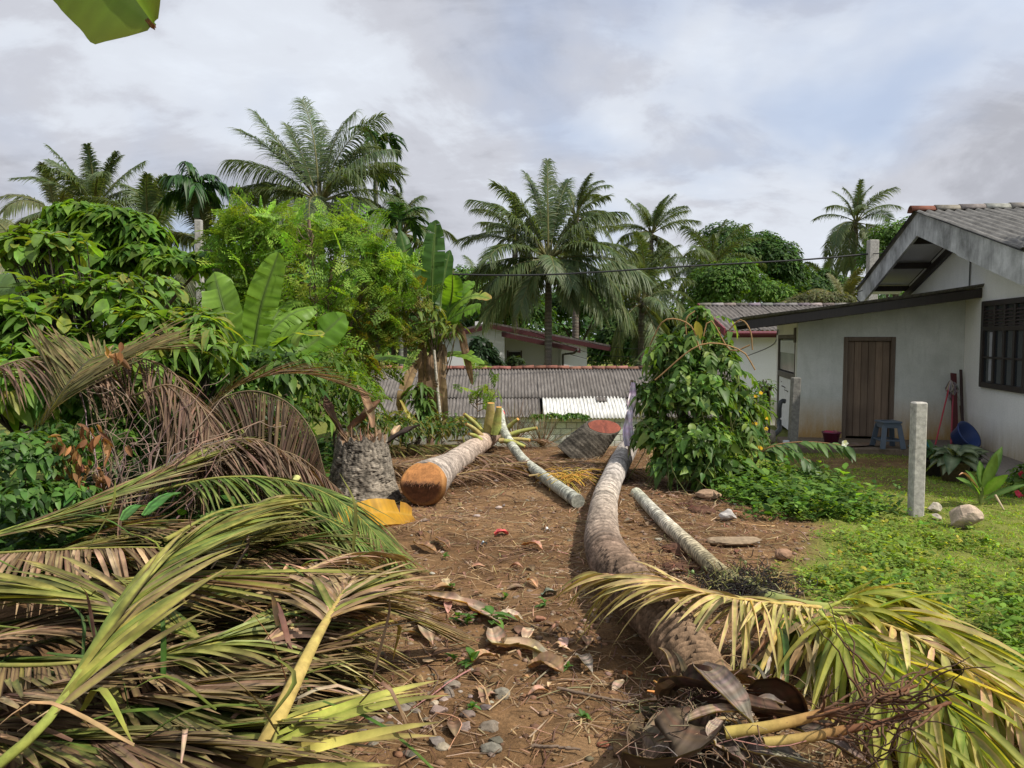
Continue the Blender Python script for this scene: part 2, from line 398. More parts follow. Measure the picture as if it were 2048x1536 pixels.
M['greywood'] = woodmat('grey_wood', (.10, .085, .07), (.2, .18, .155))
def glassmat():
    m, t, b = newmat('window_glass'); b.inputs['Base Color'].default_value = (.02, .025, .03, 1); b.inputs['Roughness'].default_value = .08; b.inputs['Specular IOR Level'].default_value = .6; return m
M['glass'] = glassmat()
def frosted():
    m, t, b = newmat('frosted_glass'); n = noise_n(t, 2, 3, .5); t.links.new(ramp_n(t, n, [(.3, (.36, .38, .36)), (.7, (.48, .5, .47))]), b.inputs['Base Color']); b.inputs['Roughness'].default_value = .25; return m
M['frost'] = frosted()
# ------------------------------------------------------------------ ground
def axis(lo, a, b, hi, fine, g=1.16):
    m = list(np.arange(a, b, fine)); s = fine; x = b
    while x < hi: m.append(x); s *= g; x += s
    m.append(hi); s = fine; x = a; l = []
    while x > lo: s *= g; x -= s; l.append(max(x, lo))
    return np.array(l[::-1] + m)
EDX = ([2.5, 3.5, 4.3, 5.0, 5.6, 6.2, 7.0, 7.6, 8.6, 10, 12.5], [2.9, 2.75, 2.5, 2.05, 2.0, 2.25, 2.75, 2.75, 2.3, 2.1, 2.2])
def grassmask(x, y):
    e = np.interp(y, *EDX); w = .55 * fbm(x * 1.4 + 3, y * 1.4, 4)
    r = sstep(-.12, .3, x - e + w)
    r = r * (1 - .9 * sstep(10.2, 10.7, y + .4 * fbm(x * 2, y * 2)) * sstep(12.2, 11.2, y) * sstep(3.6, 4.4, x))
    p = np.exp(-(((x - 4.55) / .55) ** 2 + ((y - 9.5) / 1.0) ** 2)); r = r * (1 - .7 * p)
    l = np.interp(y, [2, 5, 6.5, 8, 10, 12.5], [-5, -3.4, -2.6, -2.4, -2.3, -1.6])
    r = np.maximum(r, sstep(.2, -.5, x - l + w))
    return np.maximum(r, sstep(12.6, 14.5, y + w))
gx = axis(-160, -4.2, 7.2, 170, .045); gy = axis(-12, 2.2, 13.2, 330, .045)
XX, YY = np.meshgrid(gx, gy); ZZ = terrain(XX, YY)
clod = fbm(XX * 9, YY * 9, 4) * .035 * sstep(13, 8, YY); ZZ = ZZ + clod * (np.abs(XX) < 9)
mbg = MB(); nx, ny = len(gx), len(gy); ii = np.arange(ny - 1)[:, None] * nx; jj = np.arange(nx - 1)[None]
gm_ = grassmask(XX, YY)
mbg.add(np.stack([XX, YY, ZZ], -1).reshape(-1, 3), np.stack([ii + jj, ii + jj + 1, ii + nx + jj + 1, ii + nx + jj], -1).reshape(-1, 4), None,
        np.stack([gm_, gm_ * 0, gm_ * 0], -1).reshape(-1, 3))
tag(OBJ('ground', mbg, M['soil']), kind='structure')
def TZ(x, y): return float(terrain(x, y))
def GT(px, py, h=0.0):
    p = G(px, py, h)
    for _ in range(3): p = G(px, py, TZ(p[0], p[1]) + h)
    return p

# ------------------------------------------------------------------ building helpers
def prism(mb, pts, vec, col=(1, 1, 1)):
    P = np.array(pts, float); n = len(P); V = np.vstack([P, P + np.array(vec)])
    T = [[0, i, i + 1] for i in range(1, n - 1)] + [[n, n + i + 1, n + i] for i in range(1, n - 1)]
    Q = [[i, (i + 1) % n, n + (i + 1) % n, n + i][::-1] for i in range(n)]
    a = P[1] - P[0]; b = P[2] - P[0]
    if np.dot(np.cross(a, b), vec) > 0: T = [t[::-1] for t in T]; Q = [q[::-1] for q in Q]
    mb.add(V, Q, T, col); return mb
def corr(mb, o, u, v, pitch, amp, th=.007, per=6, nv=3, sag=0.0, wob=.004):
    """corrugated sheet: o corner, u across the waves, v down the slope"""
    o = np.array(o, float); u = np.array(u, float); v = np.array(v, float); n = nrm(np.cross(u, v)); n = n if n[2] > 0 else -n
    L = np.linalg.norm(u); m = max(int(round(L / pitch)), 1) * per
    a = np.linspace(0, 1, m + 1); b = np.linspace(0, 1, nv + 1)
    h = amp * np.sin(a * L / pitch * 2 * np.pi)[None, :] + wob * rng.normal(size=(nv + 1, 1)) - sag * np.sin(b * np.pi)[:, None]
    P = o + a[None, :, None] * u + b[:, None, None] * v + h[..., None] * n
    w = m + 1; i = np.arange(nv)[:, None] * w; j = np.arange(m)[None]
    Q = np.stack([i + j, i + j + 1, i + w + j + 1, i + w + j], -1).reshape(-1, 4); k = w * (nv + 1)
    V = np.vstack([P.reshape(-1, 3), (P - n * th).reshape(-1, 3)])
    e = nv * w + np.arange(m); E1 = np.stack([e, e + 1, e + 1 + k, e + k], -1); f = np.arange(m); E2 = np.stack([f + 1, f, f + k, f + 1 + k], -1)
    mb.add(V, np.vstack([Q, Q[:, ::-1] + k, E1, E2]), None, (1, 1, 1)); return mb
def halftile(mb, p, q, r, th=.014, col=(.3, .12, .06), n=9, open_=2.6):
    p = np.array(p, float); q = np.array(q, float); P = np.stack([p, q]); t, s, u = frames(P)
    a = np.linspace(math.pi / 2 - open_ / 2, math.pi / 2 + open_ / 2, n); V = []
    for rr in (r, r - th):
        for k in range(2): V.append(P[k] + s[k] * (np.cos(a) * rr * (1 + .07 * k))[:, None] + u[k] * (np.sin(a) * rr * (1 + .07 * k))[:, None])
    V = np.vstack(V); Q = []
    for i in range(n - 1):
        Q += [[i, i + 1, n + i + 1, n + i], [2 * n + i, 3 * n + i, 3 * n + i + 1, 2 * n + i + 1], [i, 2 * n + i, 2 * n + i + 1, i + 1], [n + i, n + i + 1, 3 * n + i + 1, 3 * n + i]]
    Q += [[0, n, 3 * n, 2 * n], [n - 1, 3 * n - 1, 4 * n - 1, 2 * n - 1]]
    mb.add(V, Q, None, jit(col, 1, .2, .06)[0]); return mb

# ------------------------------------------------------------------ the house on the right
XG, YW = 7.49, 12.8
house = thing('house', (XG, 12.7, 0), 'white plastered house with gable, lean-to and weathered sheet roofs beside the yard', 'house'); house.rotation_euler[2] = -math.atan(.2)
RZ, RY, SL = 3.80, 12.7, .27
def rz(y): return RZ - SL * abs(y - RY)
mb = MB()
prism(mb, [(XG, 9.6, -.4), (XG, 16.0, -.4), (XG, 16.0, rz(16.0) - .12), (XG, RY, RZ - .12), (XG, 9.6, rz(9.6) - .12)], (.18, 0, 0))
box2(mb, (XG + .181, 9.6, -.4), (14, 9.78, rz(9.6) - .13), .01, (1, 1, 1)); box2(mb, (XG + .181, 15.82, -.4), (14, 16.0, rz(16.0) - .13), .01, (1, 1, 1))
box2(mb, (13.82, 9.781, -.4), (14, 15.819, 2.7), .01, (1, 1, 1))
OBJ('gable_wall', mb, M['wall_main'], house, smooth=False)
# lean-to
LX = 4.86
def lz(x): return 2.04 + (x - 3.83) * (.52 / 3.77)
def ltop(x): return lz(x) - .035
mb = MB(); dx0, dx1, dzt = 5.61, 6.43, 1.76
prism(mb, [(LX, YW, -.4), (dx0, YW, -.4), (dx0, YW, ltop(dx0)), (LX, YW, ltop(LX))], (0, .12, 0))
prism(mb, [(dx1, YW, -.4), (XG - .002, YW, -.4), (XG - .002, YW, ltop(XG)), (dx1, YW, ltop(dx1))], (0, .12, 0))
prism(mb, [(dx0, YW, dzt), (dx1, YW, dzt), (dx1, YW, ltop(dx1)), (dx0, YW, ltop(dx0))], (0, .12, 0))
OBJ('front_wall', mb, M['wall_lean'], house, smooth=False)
mb = MB()   # side facing left: corner pier, lintel, back pier
box2(mb, (LX, YW + .121, -.4), (LX + .1, 13.0, 2.16), .006, (1, 1, 1)); box2(mb, (LX, 15.1, -.4), (LX + .1, 15.4, 2.16), .006, (1, 1, 1))
box2(mb, (LX, 13.001, 1.80), (LX + .1, 15.099, 2.16), .006, (1, 1, 1))
box2(mb, (LX + .101, 15.3, -.4), (XG - .01, 15.4, 2.16), .006, (1, 1, 1))
OBJ('side_wall', mb, M['wall_main'], house, smooth=False)
mb = MB(); side = OBJ('side_door', box2(MB(), (LX + .02, 13.06, .03), (LX + .055, 15.04, .98), .004, (.78, .78, .78)), M['plain'], house, smooth=False)
mb = MB()
for a, b in (((LX - .012, 13.001, 0), (LX + .08, 13.059, 1.799)), ((LX - .012, 15.041, 0), (LX + .08, 15.099, 1.799)), ((LX - .012, 13.06, 1.73), (LX + .08, 15.04, 1.799)), ((LX - .008, 13.06, .985), (LX + .07, 15.04, 1.10))): box2(mb, a, b, .006, (1, 1, 1))
box2(mb, (LX - .02, 12.94, 1.66), (LX + .0, 13.12, 1.92), .004, (.5, .45, .4))
OBJ('door_frame', mb, M['greywood'], side, smooth=False)
OBJ('pane', box2(MB(), (LX + .03, 13.1, 1.12), (LX + .038, 15.0, 1.71), .002, (1, 1, 1)), M['frost'], side, smooth=False)
OBJ('notice', box2(MB(), (LX + .022, 13.12, 1.46), (LX + .026, 14.98, 1.69), .001, (.66, .68, .7)), M['plain'], side, smooth=False)
mb = MB()   # black dashes on the white panel
for (y, z, w, h) in ((14.7, .88, .1, .016), (14.5, .80, .36, .022), (14.25, .79, .1, .026), (14.1, .745, .42, .016), (13.9, .74, .08, .02)):
    box2(mb, (LX + .014, y - w / 2, z - h / 2), (LX + .019, y + w / 2, z + h / 2), .001, (.02, .02, .02))
OBJ('mark', mb, M['plain'], side, smooth=False)
# wooden door: planks in a frame
door = OBJ('door', box2(MB(), (dx0 + .07, YW + .07, .06), (dx1 - .07, YW + .095, dzt - .07), .003, (.6, .6, .6)), M['door'], house, smooth=False)
mb = MB()
for a, b in (((dx0, YW - .02, .0), (dx0 + .068, YW + .1, dzt)), ((dx1 - .068, YW - .02, .0), (dx1, YW + .1, dzt)), ((dx0 + .069, YW - .02, dzt - .068), (dx1 - .069, YW + .1, dzt))): box2(mb, a, b, .006, (.75, .75, .75))
OBJ('door_frame', mb, M['door'], door, smooth=False)
xs = np.linspace(dx0 + .074, dx1 - .074, 7)
for i in range(6):
    g = .8 + .4 * rng.random()
    OBJ('plank', box2(MB(), (xs[i] + .0025, YW + .045 + .006 * rng.random(), .055), (xs[i + 1] - .0025, YW + .069, dzt - .075), .004, (g, g * .95, g * .9)), M['door'], door, smooth=False)
# plinth and step
pl = MB(); box2(pl, (4.55, 11.55, -.3), (XG - .6, YW - .001, .025), .015, (.15, .115, .08)); OBJ('step', pl, M['stone'], house, smooth=False)
pl = MB(); box2(pl, (6.72, 9.0, -.3), (XG - .001, YW - .002, .035), .015, (.17, .145, .12)); OBJ('plinth', pl, M['stone'], house, smooth=False)
# lean-to roof sheets: waves run down toward -X, one sheet per metre of depth
for k in range(4):
    y0 = 12.02 + k * .9; xl = 3.83 + .03 * k
    mb = MB(); corr(mb, (XG + .25, y0 + .9 + .04, lz(XG + .25) + .03 + .004 * k), (0, -.9, 0), (xl - XG - .25, 0, lz(xl) - lz(XG + .25)), .146, .022, nv=8, sag=.02)
    OBJ('roof_sheet', mb, M['asb_dark'], house)
mb = MB()
beam(mb, (3.95, 12.16, lz(3.95) - .095), (XG + .12, 12.16, lz(XG + .12) - .095), .05, .15, .006, (.8, .8, .8))
OBJ('fascia', mb, M['darkwood'], house, smooth=False)
OBJ('fascia', beam(MB(), (4.05, 15.35, lz(4.05) - .095), (XG - .03, 15.35, lz(XG) - .095), .05, .15, .006, (.8, .8, .8)), M['darkwood'], house, smooth=False)
for x in (4.02, 4.6, 5.5, 6.5, 7.3):
    OBJ('purlin', beam(MB(), (x, 12.19, lz(x) - .055), (x, 15.3, lz(x) - .055), .05, .07, .004, (1, 1, 1)), M['darkwood'], house, smooth=False)
OBJ('wall_plate', beam(MB(), (LX - .55, YW - .06, lz(LX - .55) - .13), (5.25, YW - .06, lz(5.25) - .13), .1, .1, .01, (1.2, 1.1, 1)), M['darkwood'], house, smooth=False)
# main roof
x0 = 6.62
for k in range(7):
    for (ye, sgn) in ((8.7, 1), (16.7, -1)):
        mb = MB(); xa = x0 + k * 1.0
        corr(mb, (xa, RY, RZ + .045 + .003 * (k % 2)), (1.04, 0, 0), (0, ye - RY, rz(ye) - RZ), .146, .024, nv=6, wob=.006)
        OBJ('roof_sheet', mb, M['asb_dark'], house)
for k in range(16):
    xa = 6.56 + k * .37
    OBJ('ridge_tile', halftile(MB(), (xa + .40, RY, RZ - .045 + .004 * (k % 3)), (xa, RY, RZ - .04), .155, .02, (.165, .072, .042) if k == 0 else (.2, .185, .16), 11, 2.3), M['tile'], house)
mb = MB(); xb = 6.68; H = .37
prism(mb, [(xb, RY, RZ + .005), (xb, 16.65, rz(16.65) + .005), (xb, 16.65, rz(16.65) - H), (xb, RY, RZ - H)], (.045, 0, 0))
OBJ('bargeboard', mb, M['fascia'], house, smooth=False)
mb = MB(); prism(mb, [(xb, RY - .001, RZ + .005), (xb, 10.85, rz(10.85) + .005), (xb, 10.85, rz(10.85) - H), (xb, RY - .001, RZ - H)], (.045, 0, 0))
OBJ('bargeboard', mb, M['fascia'], house, smooth=False)
mb = MB(); prism(mb, [(xb - .008, 10.846, rz(10.85) + .006), (xb - .008, 8.75, rz(8.75) + .006), (xb - .008, 8.75, rz(8.75) - H - .01), (xb - .008, 10.846, rz(10.85) - H - .015)], (.045, 0, 0))
OBJ('bargeboard', mb, M['fascia'], house, smooth=False)
mb = MB()
prism(mb, [(xb + .05, RY, RZ - .09), (xb + .05, 16.5, rz(16.5) - .09), (xb + .05, 16.5, rz(16.5) - .105), (xb + .05, RY, RZ - .105)], (XG - xb - .06, 0, 0))
prism(mb, [(xb + .05, RY - .001, RZ - .09), (xb + .05, 8.9, rz(8.9) - .09), (xb + .05, 8.9, rz(8.9) - .105), (xb + .05, RY - .001, RZ - .105)], (XG - xb - .06, 0, 0))
OBJ('soffit', mb, M['wall_far'], house, smooth=False)
for y in (13.4, 14.6, 15.9, 11.6, 10.5):
    OBJ('purlin', box2(MB(), (xb + .05, y - .045, rz(y) - .24), (XG - .002, y + .045, rz(y) - .13), .005, (1, 1, 1)), M['darkwood'], house, smooth=False)
OBJ('rafter', beam(MB(), (XG - .04, RY + .1, RZ - .35), (XG - .04, 16.4, rz(16.4) - .30), .07, .12, .005, (1, 1, 1)), M['darkwood'], house, smooth=False)
OBJ('conduit', tube(MB(), [(XG - .02, 12.62, 2.55), (XG - .02, 12.62, 3.05)], .012, 6, (.1, .1, .1)), M['plain'], house)
# cable bracket on the barge
mb = MB(); tube(mb, [(xb - .03, 16.1, rz(16.1) - .15), (xb - .12, 16.1, rz(16.1) - .18), (xb - .14, 16.1, rz(16.1) - .32), (xb - .05, 16.15, rz(16.1) - .4)], .012, 6, (.05, .05, .05)); OBJ('cable_bracket', mb, M['plain'], house)
# window on the gable wall (faces left)
win = OBJ('window', box2(MB(), (XG - .012, 10.490, 1.0), (XG + .03, 12.010, 2.29), .004, (.5, .5, .5)), M['glass'], house, smooth=False)
mb = MB(); f = XG - .05
for a, b in (((f, 11.940, .98), (XG - .002, 12.020, 2.31)), ((f, 10.470, .98), (XG - .002, 10.550, 2.31)), ((f, 10.551, 2.23), (XG - .002, 11.939, 2.31)), ((f, 10.551, .98), (XG - .002, 11.939, 1.06)), ((f + .006, 10.551, 1.85), (XG - .002, 11.939, 1.92))): box2(mb, a, b, .006, (1, 1, 1))
for y in (11.560, 11.210, 10.870): box2(mb, (f + .01, y - .03, 1.061), (XG - .003, y + .03, 1.849), .005, (1, 1, 1)); box2(mb, (f + .01, y - .03, 1.921), (XG - .003, y + .03, 2.229), .005, (1, 1, 1))
box2(mb, (f + .015, 10.551, 1.43), (XG - .012, 11.939, 1.46), .004, (1, 1, 1))
OBJ('frame', mb, M['darkwood'], win, smooth=False)
for a, b in ((11.590, 11.940), (11.240, 11.530), (10.900, 11.180), (10.560, 10.840)):
    for z in np.arange(1.95, 2.21, .052):
        cy = (a + b) / 2; mb = MB(); ca, sa = math.cos(.7), math.sin(.7)
        cbox(mb, (f + .028, cy, z), (.045, b - a - .01, .008), .002, np.array([[ca, 0, -sa], [0, 1, 0], [sa, 0, ca]]), (1.6, 1.5, 1.5)); OBJ('slat', mb, M['darkwood'], win, smooth=False)
OBJ('curtain', box2(MB(), (XG - .016, 11.610, 1.09), (XG - .0125, 11.750, 1.83), .001, (.35, .35, .36)), M['cloth'], win, smooth=False)

# ------------------------------------------------------------------ low shed behind the plot
shed = thing('shed', (0, 18, -1), 'long low block-walled shed under weathered corrugated roof and red ridge tiles', 'shed')
EY, EZ, RYs, RZs = 17.92, -.12, 20.4, .93
def sp(t): return np.array([0, EY + (RYs - EY) * t, EZ + (RZs - EZ) * t])
mb = MB(); box2(mb, (-4.0, 18.03, -1.9), (5.6, 18.15, -.07), .01, (.33, .31, .28)); box2(mb, (-4.0, 18.151, -1.9), (-3.88, 22.9, -.07), .01, (.33, .31, .28)); box2(mb, (5.48, 18.151, -1.9), (5.6, 22.9, -.07), .01, (.33, .31, .28))
box2(mb, (-4.0, 22.901, -1.9), (5.6, 23.0, -.07), .01, (.33, .31, .28)); OBJ('wall', mb, M['block'], shed, smooth=False)
bl = []
for v in range(6):
    bl.append(cbox(MB(), (0, 0, 0), (.243, .05, .137), .007, None, jit((.62, .59, .54), 1, .12, .03)[0]).mesh('block', False)); bl[-1].materials.append(M['block'])
for r in range(6):
    for c in range(17):
        x = -.75 + c * .253 + (.126 if r % 2 else 0); z = -.165 - r * .147
        o = bpy.data.objects.new('block', bl[rng.integers(6)]); COL.objects.link(o); o.parent = shed
        o.location = (x, 18.01 - 18 + .006 * rng.random(), z + 1); 
for k in range(10):
    xa = -4.35 + k * 1.0; a, b = sp(0), sp(.39); a2, b2 = sp(.36), sp(1.0)
    new = k in (5, 6)
    mb = MB(); u = (1.02, 0, 0)
    if new: xa2 = .74 + (k - 5) * 1.0
    else: xa2 = xa if k < 5 else xa + .1
    corr(mb, np.array([xa2, 0, .012 * new + .003 * (k % 2)]) + b, u, a - b + (np.array([0, -.05, -.02]) if new else 0), .083, .019, per=5, nv=3); OBJ('roof_sheet', mb, M['asb_new' if new else 'asb'], shed)
    mb = MB(); corr(mb, np.array([xa, 0, .018 + .003 * (k % 2)]) + b2, u, a2 - b2, .083, .019, per=5, nv=4, wob=.006); OBJ('roof_sheet', mb, M['asb'], shed)
    mb = MB(); corr(mb, np.array([xa, 0, .018 + .003 * (k % 2)]) + b2, u, (0, 2.65, -1.05), .166, .014, per=3, nv=2); OBJ('roof_sheet', mb, M['asb'], shed)
mb = MB(); corr(mb, np.array([2.05, -.004, .045]) + sp(.36), (.25, 0, 0), sp(.27) - sp(.36), .083, .014, per=5, nv=2); OBJ('roof_sheet', mb, M['asb'], shed)   # broken flap over the new sheet
for k in range(33):
    xa = -4.4 + k * .31
    OBJ('ridge_tile', halftile(MB(), (xa, RYs, RZs - .035 + .008 * rng.normal()), (xa + .335, RYs, RZs - .03 + .008 * rng.normal()), .1, .015, (.19, .085, .062), 7), M['tile'], shed)

# ------------------------------------------------------------------ white house behind the shed
hb = thing('house', (1.5, 31, -1), 'white house with maroon roof edges and shaded porch behind the low shed', 'house')
wh = (1, 1, 1); MAR = (.072, .02, .022)
mb = MB()
prism(mb, [AT(884, 775, 30), AT(1009, 775, 30), AT(1009, 651, 30), AT(985, 650, 30), AT(884, 671, 30)], (0, .2, 0))
prism(mb, [AT(1123, 775, 30), AT(1174, 775, 30), AT(1174, 687, 30), AT(1123, 676, 30)], (0, .2, 0))
prism(mb, [AT(1004, 775, 32), AT(1130, 775, 32), AT(1130, 680, 32), AT(1004, 652, 32)], (0, .2, 0))
pA, pB = AT(1009, 700, 30), AT(1123, 700, 30)
box2(mb, (pA[0] - .15, 30.201, -1.2), (pA[0], 31.99, 1.7), .01, wh); box2(mb, (pB[0], 30.201, -1.2), (pB[0] + .15, 31.99, 1.6), .01, wh)
pC = AT(1174, 700, 30); box2(mb, (pC[0] - .2, 30.201, -1.2), (pC[0], 36, 1.3), .01, wh); box2(mb, (-2.6, 36.0, -1.2), (pC[0], 36.2, 1.3), .01, wh)
OBJ('wall', mb, M['wall_far'], hb, smooth=False)
def slab(a, b, D0, D1, th, nm, mt, col):
    A = AT(*a, D0); B = AT(*b, D0); mb = MB(); prism(mb, [A, B, B - [0, 0, th], A - [0, 0, th]], (0, D1 - D0, 0), col); return OBJ(nm, mb, mt, hb, smooth=False)
slab((981, 644), (1221, 690), 29.85, 36.5, .11, 'roof', M['asb'], wh); slab((878, 668), (980.5, 644), 29.85, 36.5, .11, 'roof', M['asb'], wh)
slab((981, 648), (1222, 694), 29.79, 29.84, .17, 'fascia', M['plain'], MAR); slab((878, 672), (980.5, 648), 29.79, 29.84, .17, 'fascia', M['plain'], MAR)
slab((1004, 662), (1160, 694), 29.0, 29.75, .07, 'porch_roof', M['asb'], wh); slab((1003, 664), (1161, 697), 28.94, 28.99, .17, 'fascia', M['plain'], MAR)
dr = OBJ('door', prism(MB(), [AT(1017, 775, 31.95), AT(1041, 775, 31.95), AT(1041, 704, 31.95), AT(1017, 704, 31.95)], (0, .04, 0), (.03, .025, .022)), M['plain'], hb, smooth=False)
prism(mb := MB(), [AT(1014, 775, 31.93), AT(1016.8, 775, 31.93), AT(1016.8, 701, 31.93), AT(1014, 701, 31.93)], (0, .06, 0), (.09, .06, .045)); prism(mb, [AT(1041.2, 775, 31.93), AT(1044, 775, 31.93), AT(1044, 701, 31.93), AT(1041.2, 701, 31.93)], (0, .06, 0), (.09, .06, .045)); OBJ('frame', mb, M['plain'], dr, smooth=False)
tube(mb := MB(), [AT(1156, 699, 28.3), AT(1148, 706, 28.6), AT(1126, 709, 29.9), AT(1125, 775, 29.9)], .045, 6, (.05, .045, .045)); OBJ('downpipe', mb, M['plain'], hb)
OBJ('parapet', prism(MB(), [AT(950, 660, 31), AT(978, 656, 31), AT(978, 641, 31), AT(950, 643, 31)], (0, .3, 0)), M['wall_far'], hb, smooth=False)

# ------------------------------------------------------------------ neighbour's house on the right, farther
hn = thing('house', (8, 23, -.5), 'white neighbouring house with maroon gutter and grey corrugated roof behind the lean-to', 'house')
NX, NR, NE = 6.1, 25.2, 22.0; nzr, nze = 2.80, 1.95
for k in range(8):
    mb = MB(); corr(mb, (NX + k * 1.0, NR, nzr + .003 * (k % 2)), (1.02, 0, 0), (0, NE - NR, nze - nzr), .146, .024, per=5, nv=4); OBJ('roof_sheet', mb, M['asb'], hn)
    mb = MB(); corr(mb, (NX + k * 1.0, NR, nzr + .003 * (k % 2)), (1.02, 0, 0), (0, 3.2, -.85), .146, .024, per=3, nv=2); OBJ('roof_sheet', mb, M['asb'], hn)
for k in range(20): OBJ('ridge_tile', halftile(MB(), (NX - .05 + k * .4, NR, nzr - .06), (NX + .37 + k * .4, NR, nzr - .055), .13, .015, (.17, .15, .135), 7), M['tile'], hn)
mb = MB(); prism(mb, [(NX - .06, NR, nzr + .07), (NX - .06, NE, nze + .07), (NX - .06, NE, nze - .16), (NX - .06, NR, nzr - .16)], (.05, 0, 0), (.17, .03, .04)); OBJ('bargeboard', mb, M['plain'], hn, smooth=False)
mb = MB(); box2(mb, (NX, NE + .02, nze - .20), (14, NE + .06, nze - .01), .006, (.10, .018, .026)); OBJ('fascia', mb, M['plain'], hn, smooth=False)
mb = MB(); tube(mb, [(NX, NE - .06, nze - .08), (14, NE - .06, nze - .08)], .065, 10, (.12, .02, .03)); OBJ('gutter', mb, M['plain'], hn)
mb = MB(); box2(mb, (NX + .25, 22.6, -1.3), (14, 22.75, nze + .02), .01, wh); box2(mb, (NX + .25, 22.751, -1.3), (NX + .4, 27.8, nze + .02), .01, wh)
prism(mb, [(NX + .25, 22.75, nze + .021), (NX + .25, 27.8, nze + .021), (NX + .25, NR, nzr - .08)], (.15, 0, 0)); OBJ('wall', mb, M['wall_far'], hn, smooth=False)
w_ = OBJ('window', prism(MB(), [AT(1447, 712, 22.59), AT(1457, 712, 22.59), AT(1457, 683, 22.59), AT(1447, 683, 22.59)], (0, .05, 0), (.02, .018, .02)), M['plain'], hn, smooth=False)
for y in (713.5, 681.5): OBJ('frame', prism(MB(), [AT(1445, y, 22.56), AT(1459, y, 22.56), AT(1459, y - 2, 22.56), AT(1445, y - 2, 22.56)], (0, .05, 0), (.05, .03, .03)), M['plain'], w_, smooth=False)

# ------------------------------------------------------------------ poles and wires
def poleobj(nm, px, ytop, D, w, label, zb=-1.2, cat='pole', col=(.36, .34, .31), lean=0.0):
    p = AT(px, ytop, D); b = np.array([p[0] - lean, p[1], zb]); mb = MB(); beam(mb, b, p, w, w * .8, .015, col, up=(0, 1, 0)); return OBJ(nm, mb, M['pole'], None, b, False)
tag(poleobj('concrete_pole', 397, 440, 18, .16, ''), 'grey concrete pole rising out of green shrubs below the drooping palm', 'pole')
tag(poleobj('utility_pole', 1746, 480, 19.5, .24, ''), 'concrete utility pole behind the gable carrying the thick black cable', 'pole')
def wire(pts, r, label, n=60, name='cable'):
    P = resample(pts, n); mb = MB(); tube(mb, P, r, 5, (.012, .012, .013)); return tag(OBJ(name, mb, M['plain'], None, P[0]), label, 'cable')
c0 = wire([AT(400, 500, 18.2), AT(640, 536, 18.5), AT(890, 548, 19), AT(1100, 549, 19.3), AT(1400, 531, 19.5), AT(1600, 520, 19.5), AT(1746, 507, 19.5)], .022, 'thick twisted black cable sagging across the palms to the pole', 160)
wire([AT(1746, 507, 19.5), AT(1775, 512, 17.5), AT(1710, 578, 15.2)], .012, 'thin black service cable from the pole to the gable end')
for i, (a, m_, b) in enumerate([((1080, 640, 27), (1190, 660, 26), (1300, 662, 25)), ((1090, 655, 27), (1200, 690, 26), (1300, 700, 25)), ((1060, 662, 27), (1180, 706, 26), (1300, 716, 25)), ((1130, 706, 27), (1210, 726, 26), (1300, 735, 25))]):
    wire([AT(*a), AT(*m_), AT(*b)], .009, ['topmost of the thin wires below the big palm right of the white house', 'second thin wire down, crossing in front of the maroon porch roof', 'third thin wire down, sloping across the white house porch', 'lowest thin wire, starting at the right corner of the white house'][i], 24)
wire([AT(1495, 712, 22), AT(1545, 690, 18), AT(1556, 660, 15)], .012, 'thin black wire slanting up to the lean-to from the neighbouring wall', 14)
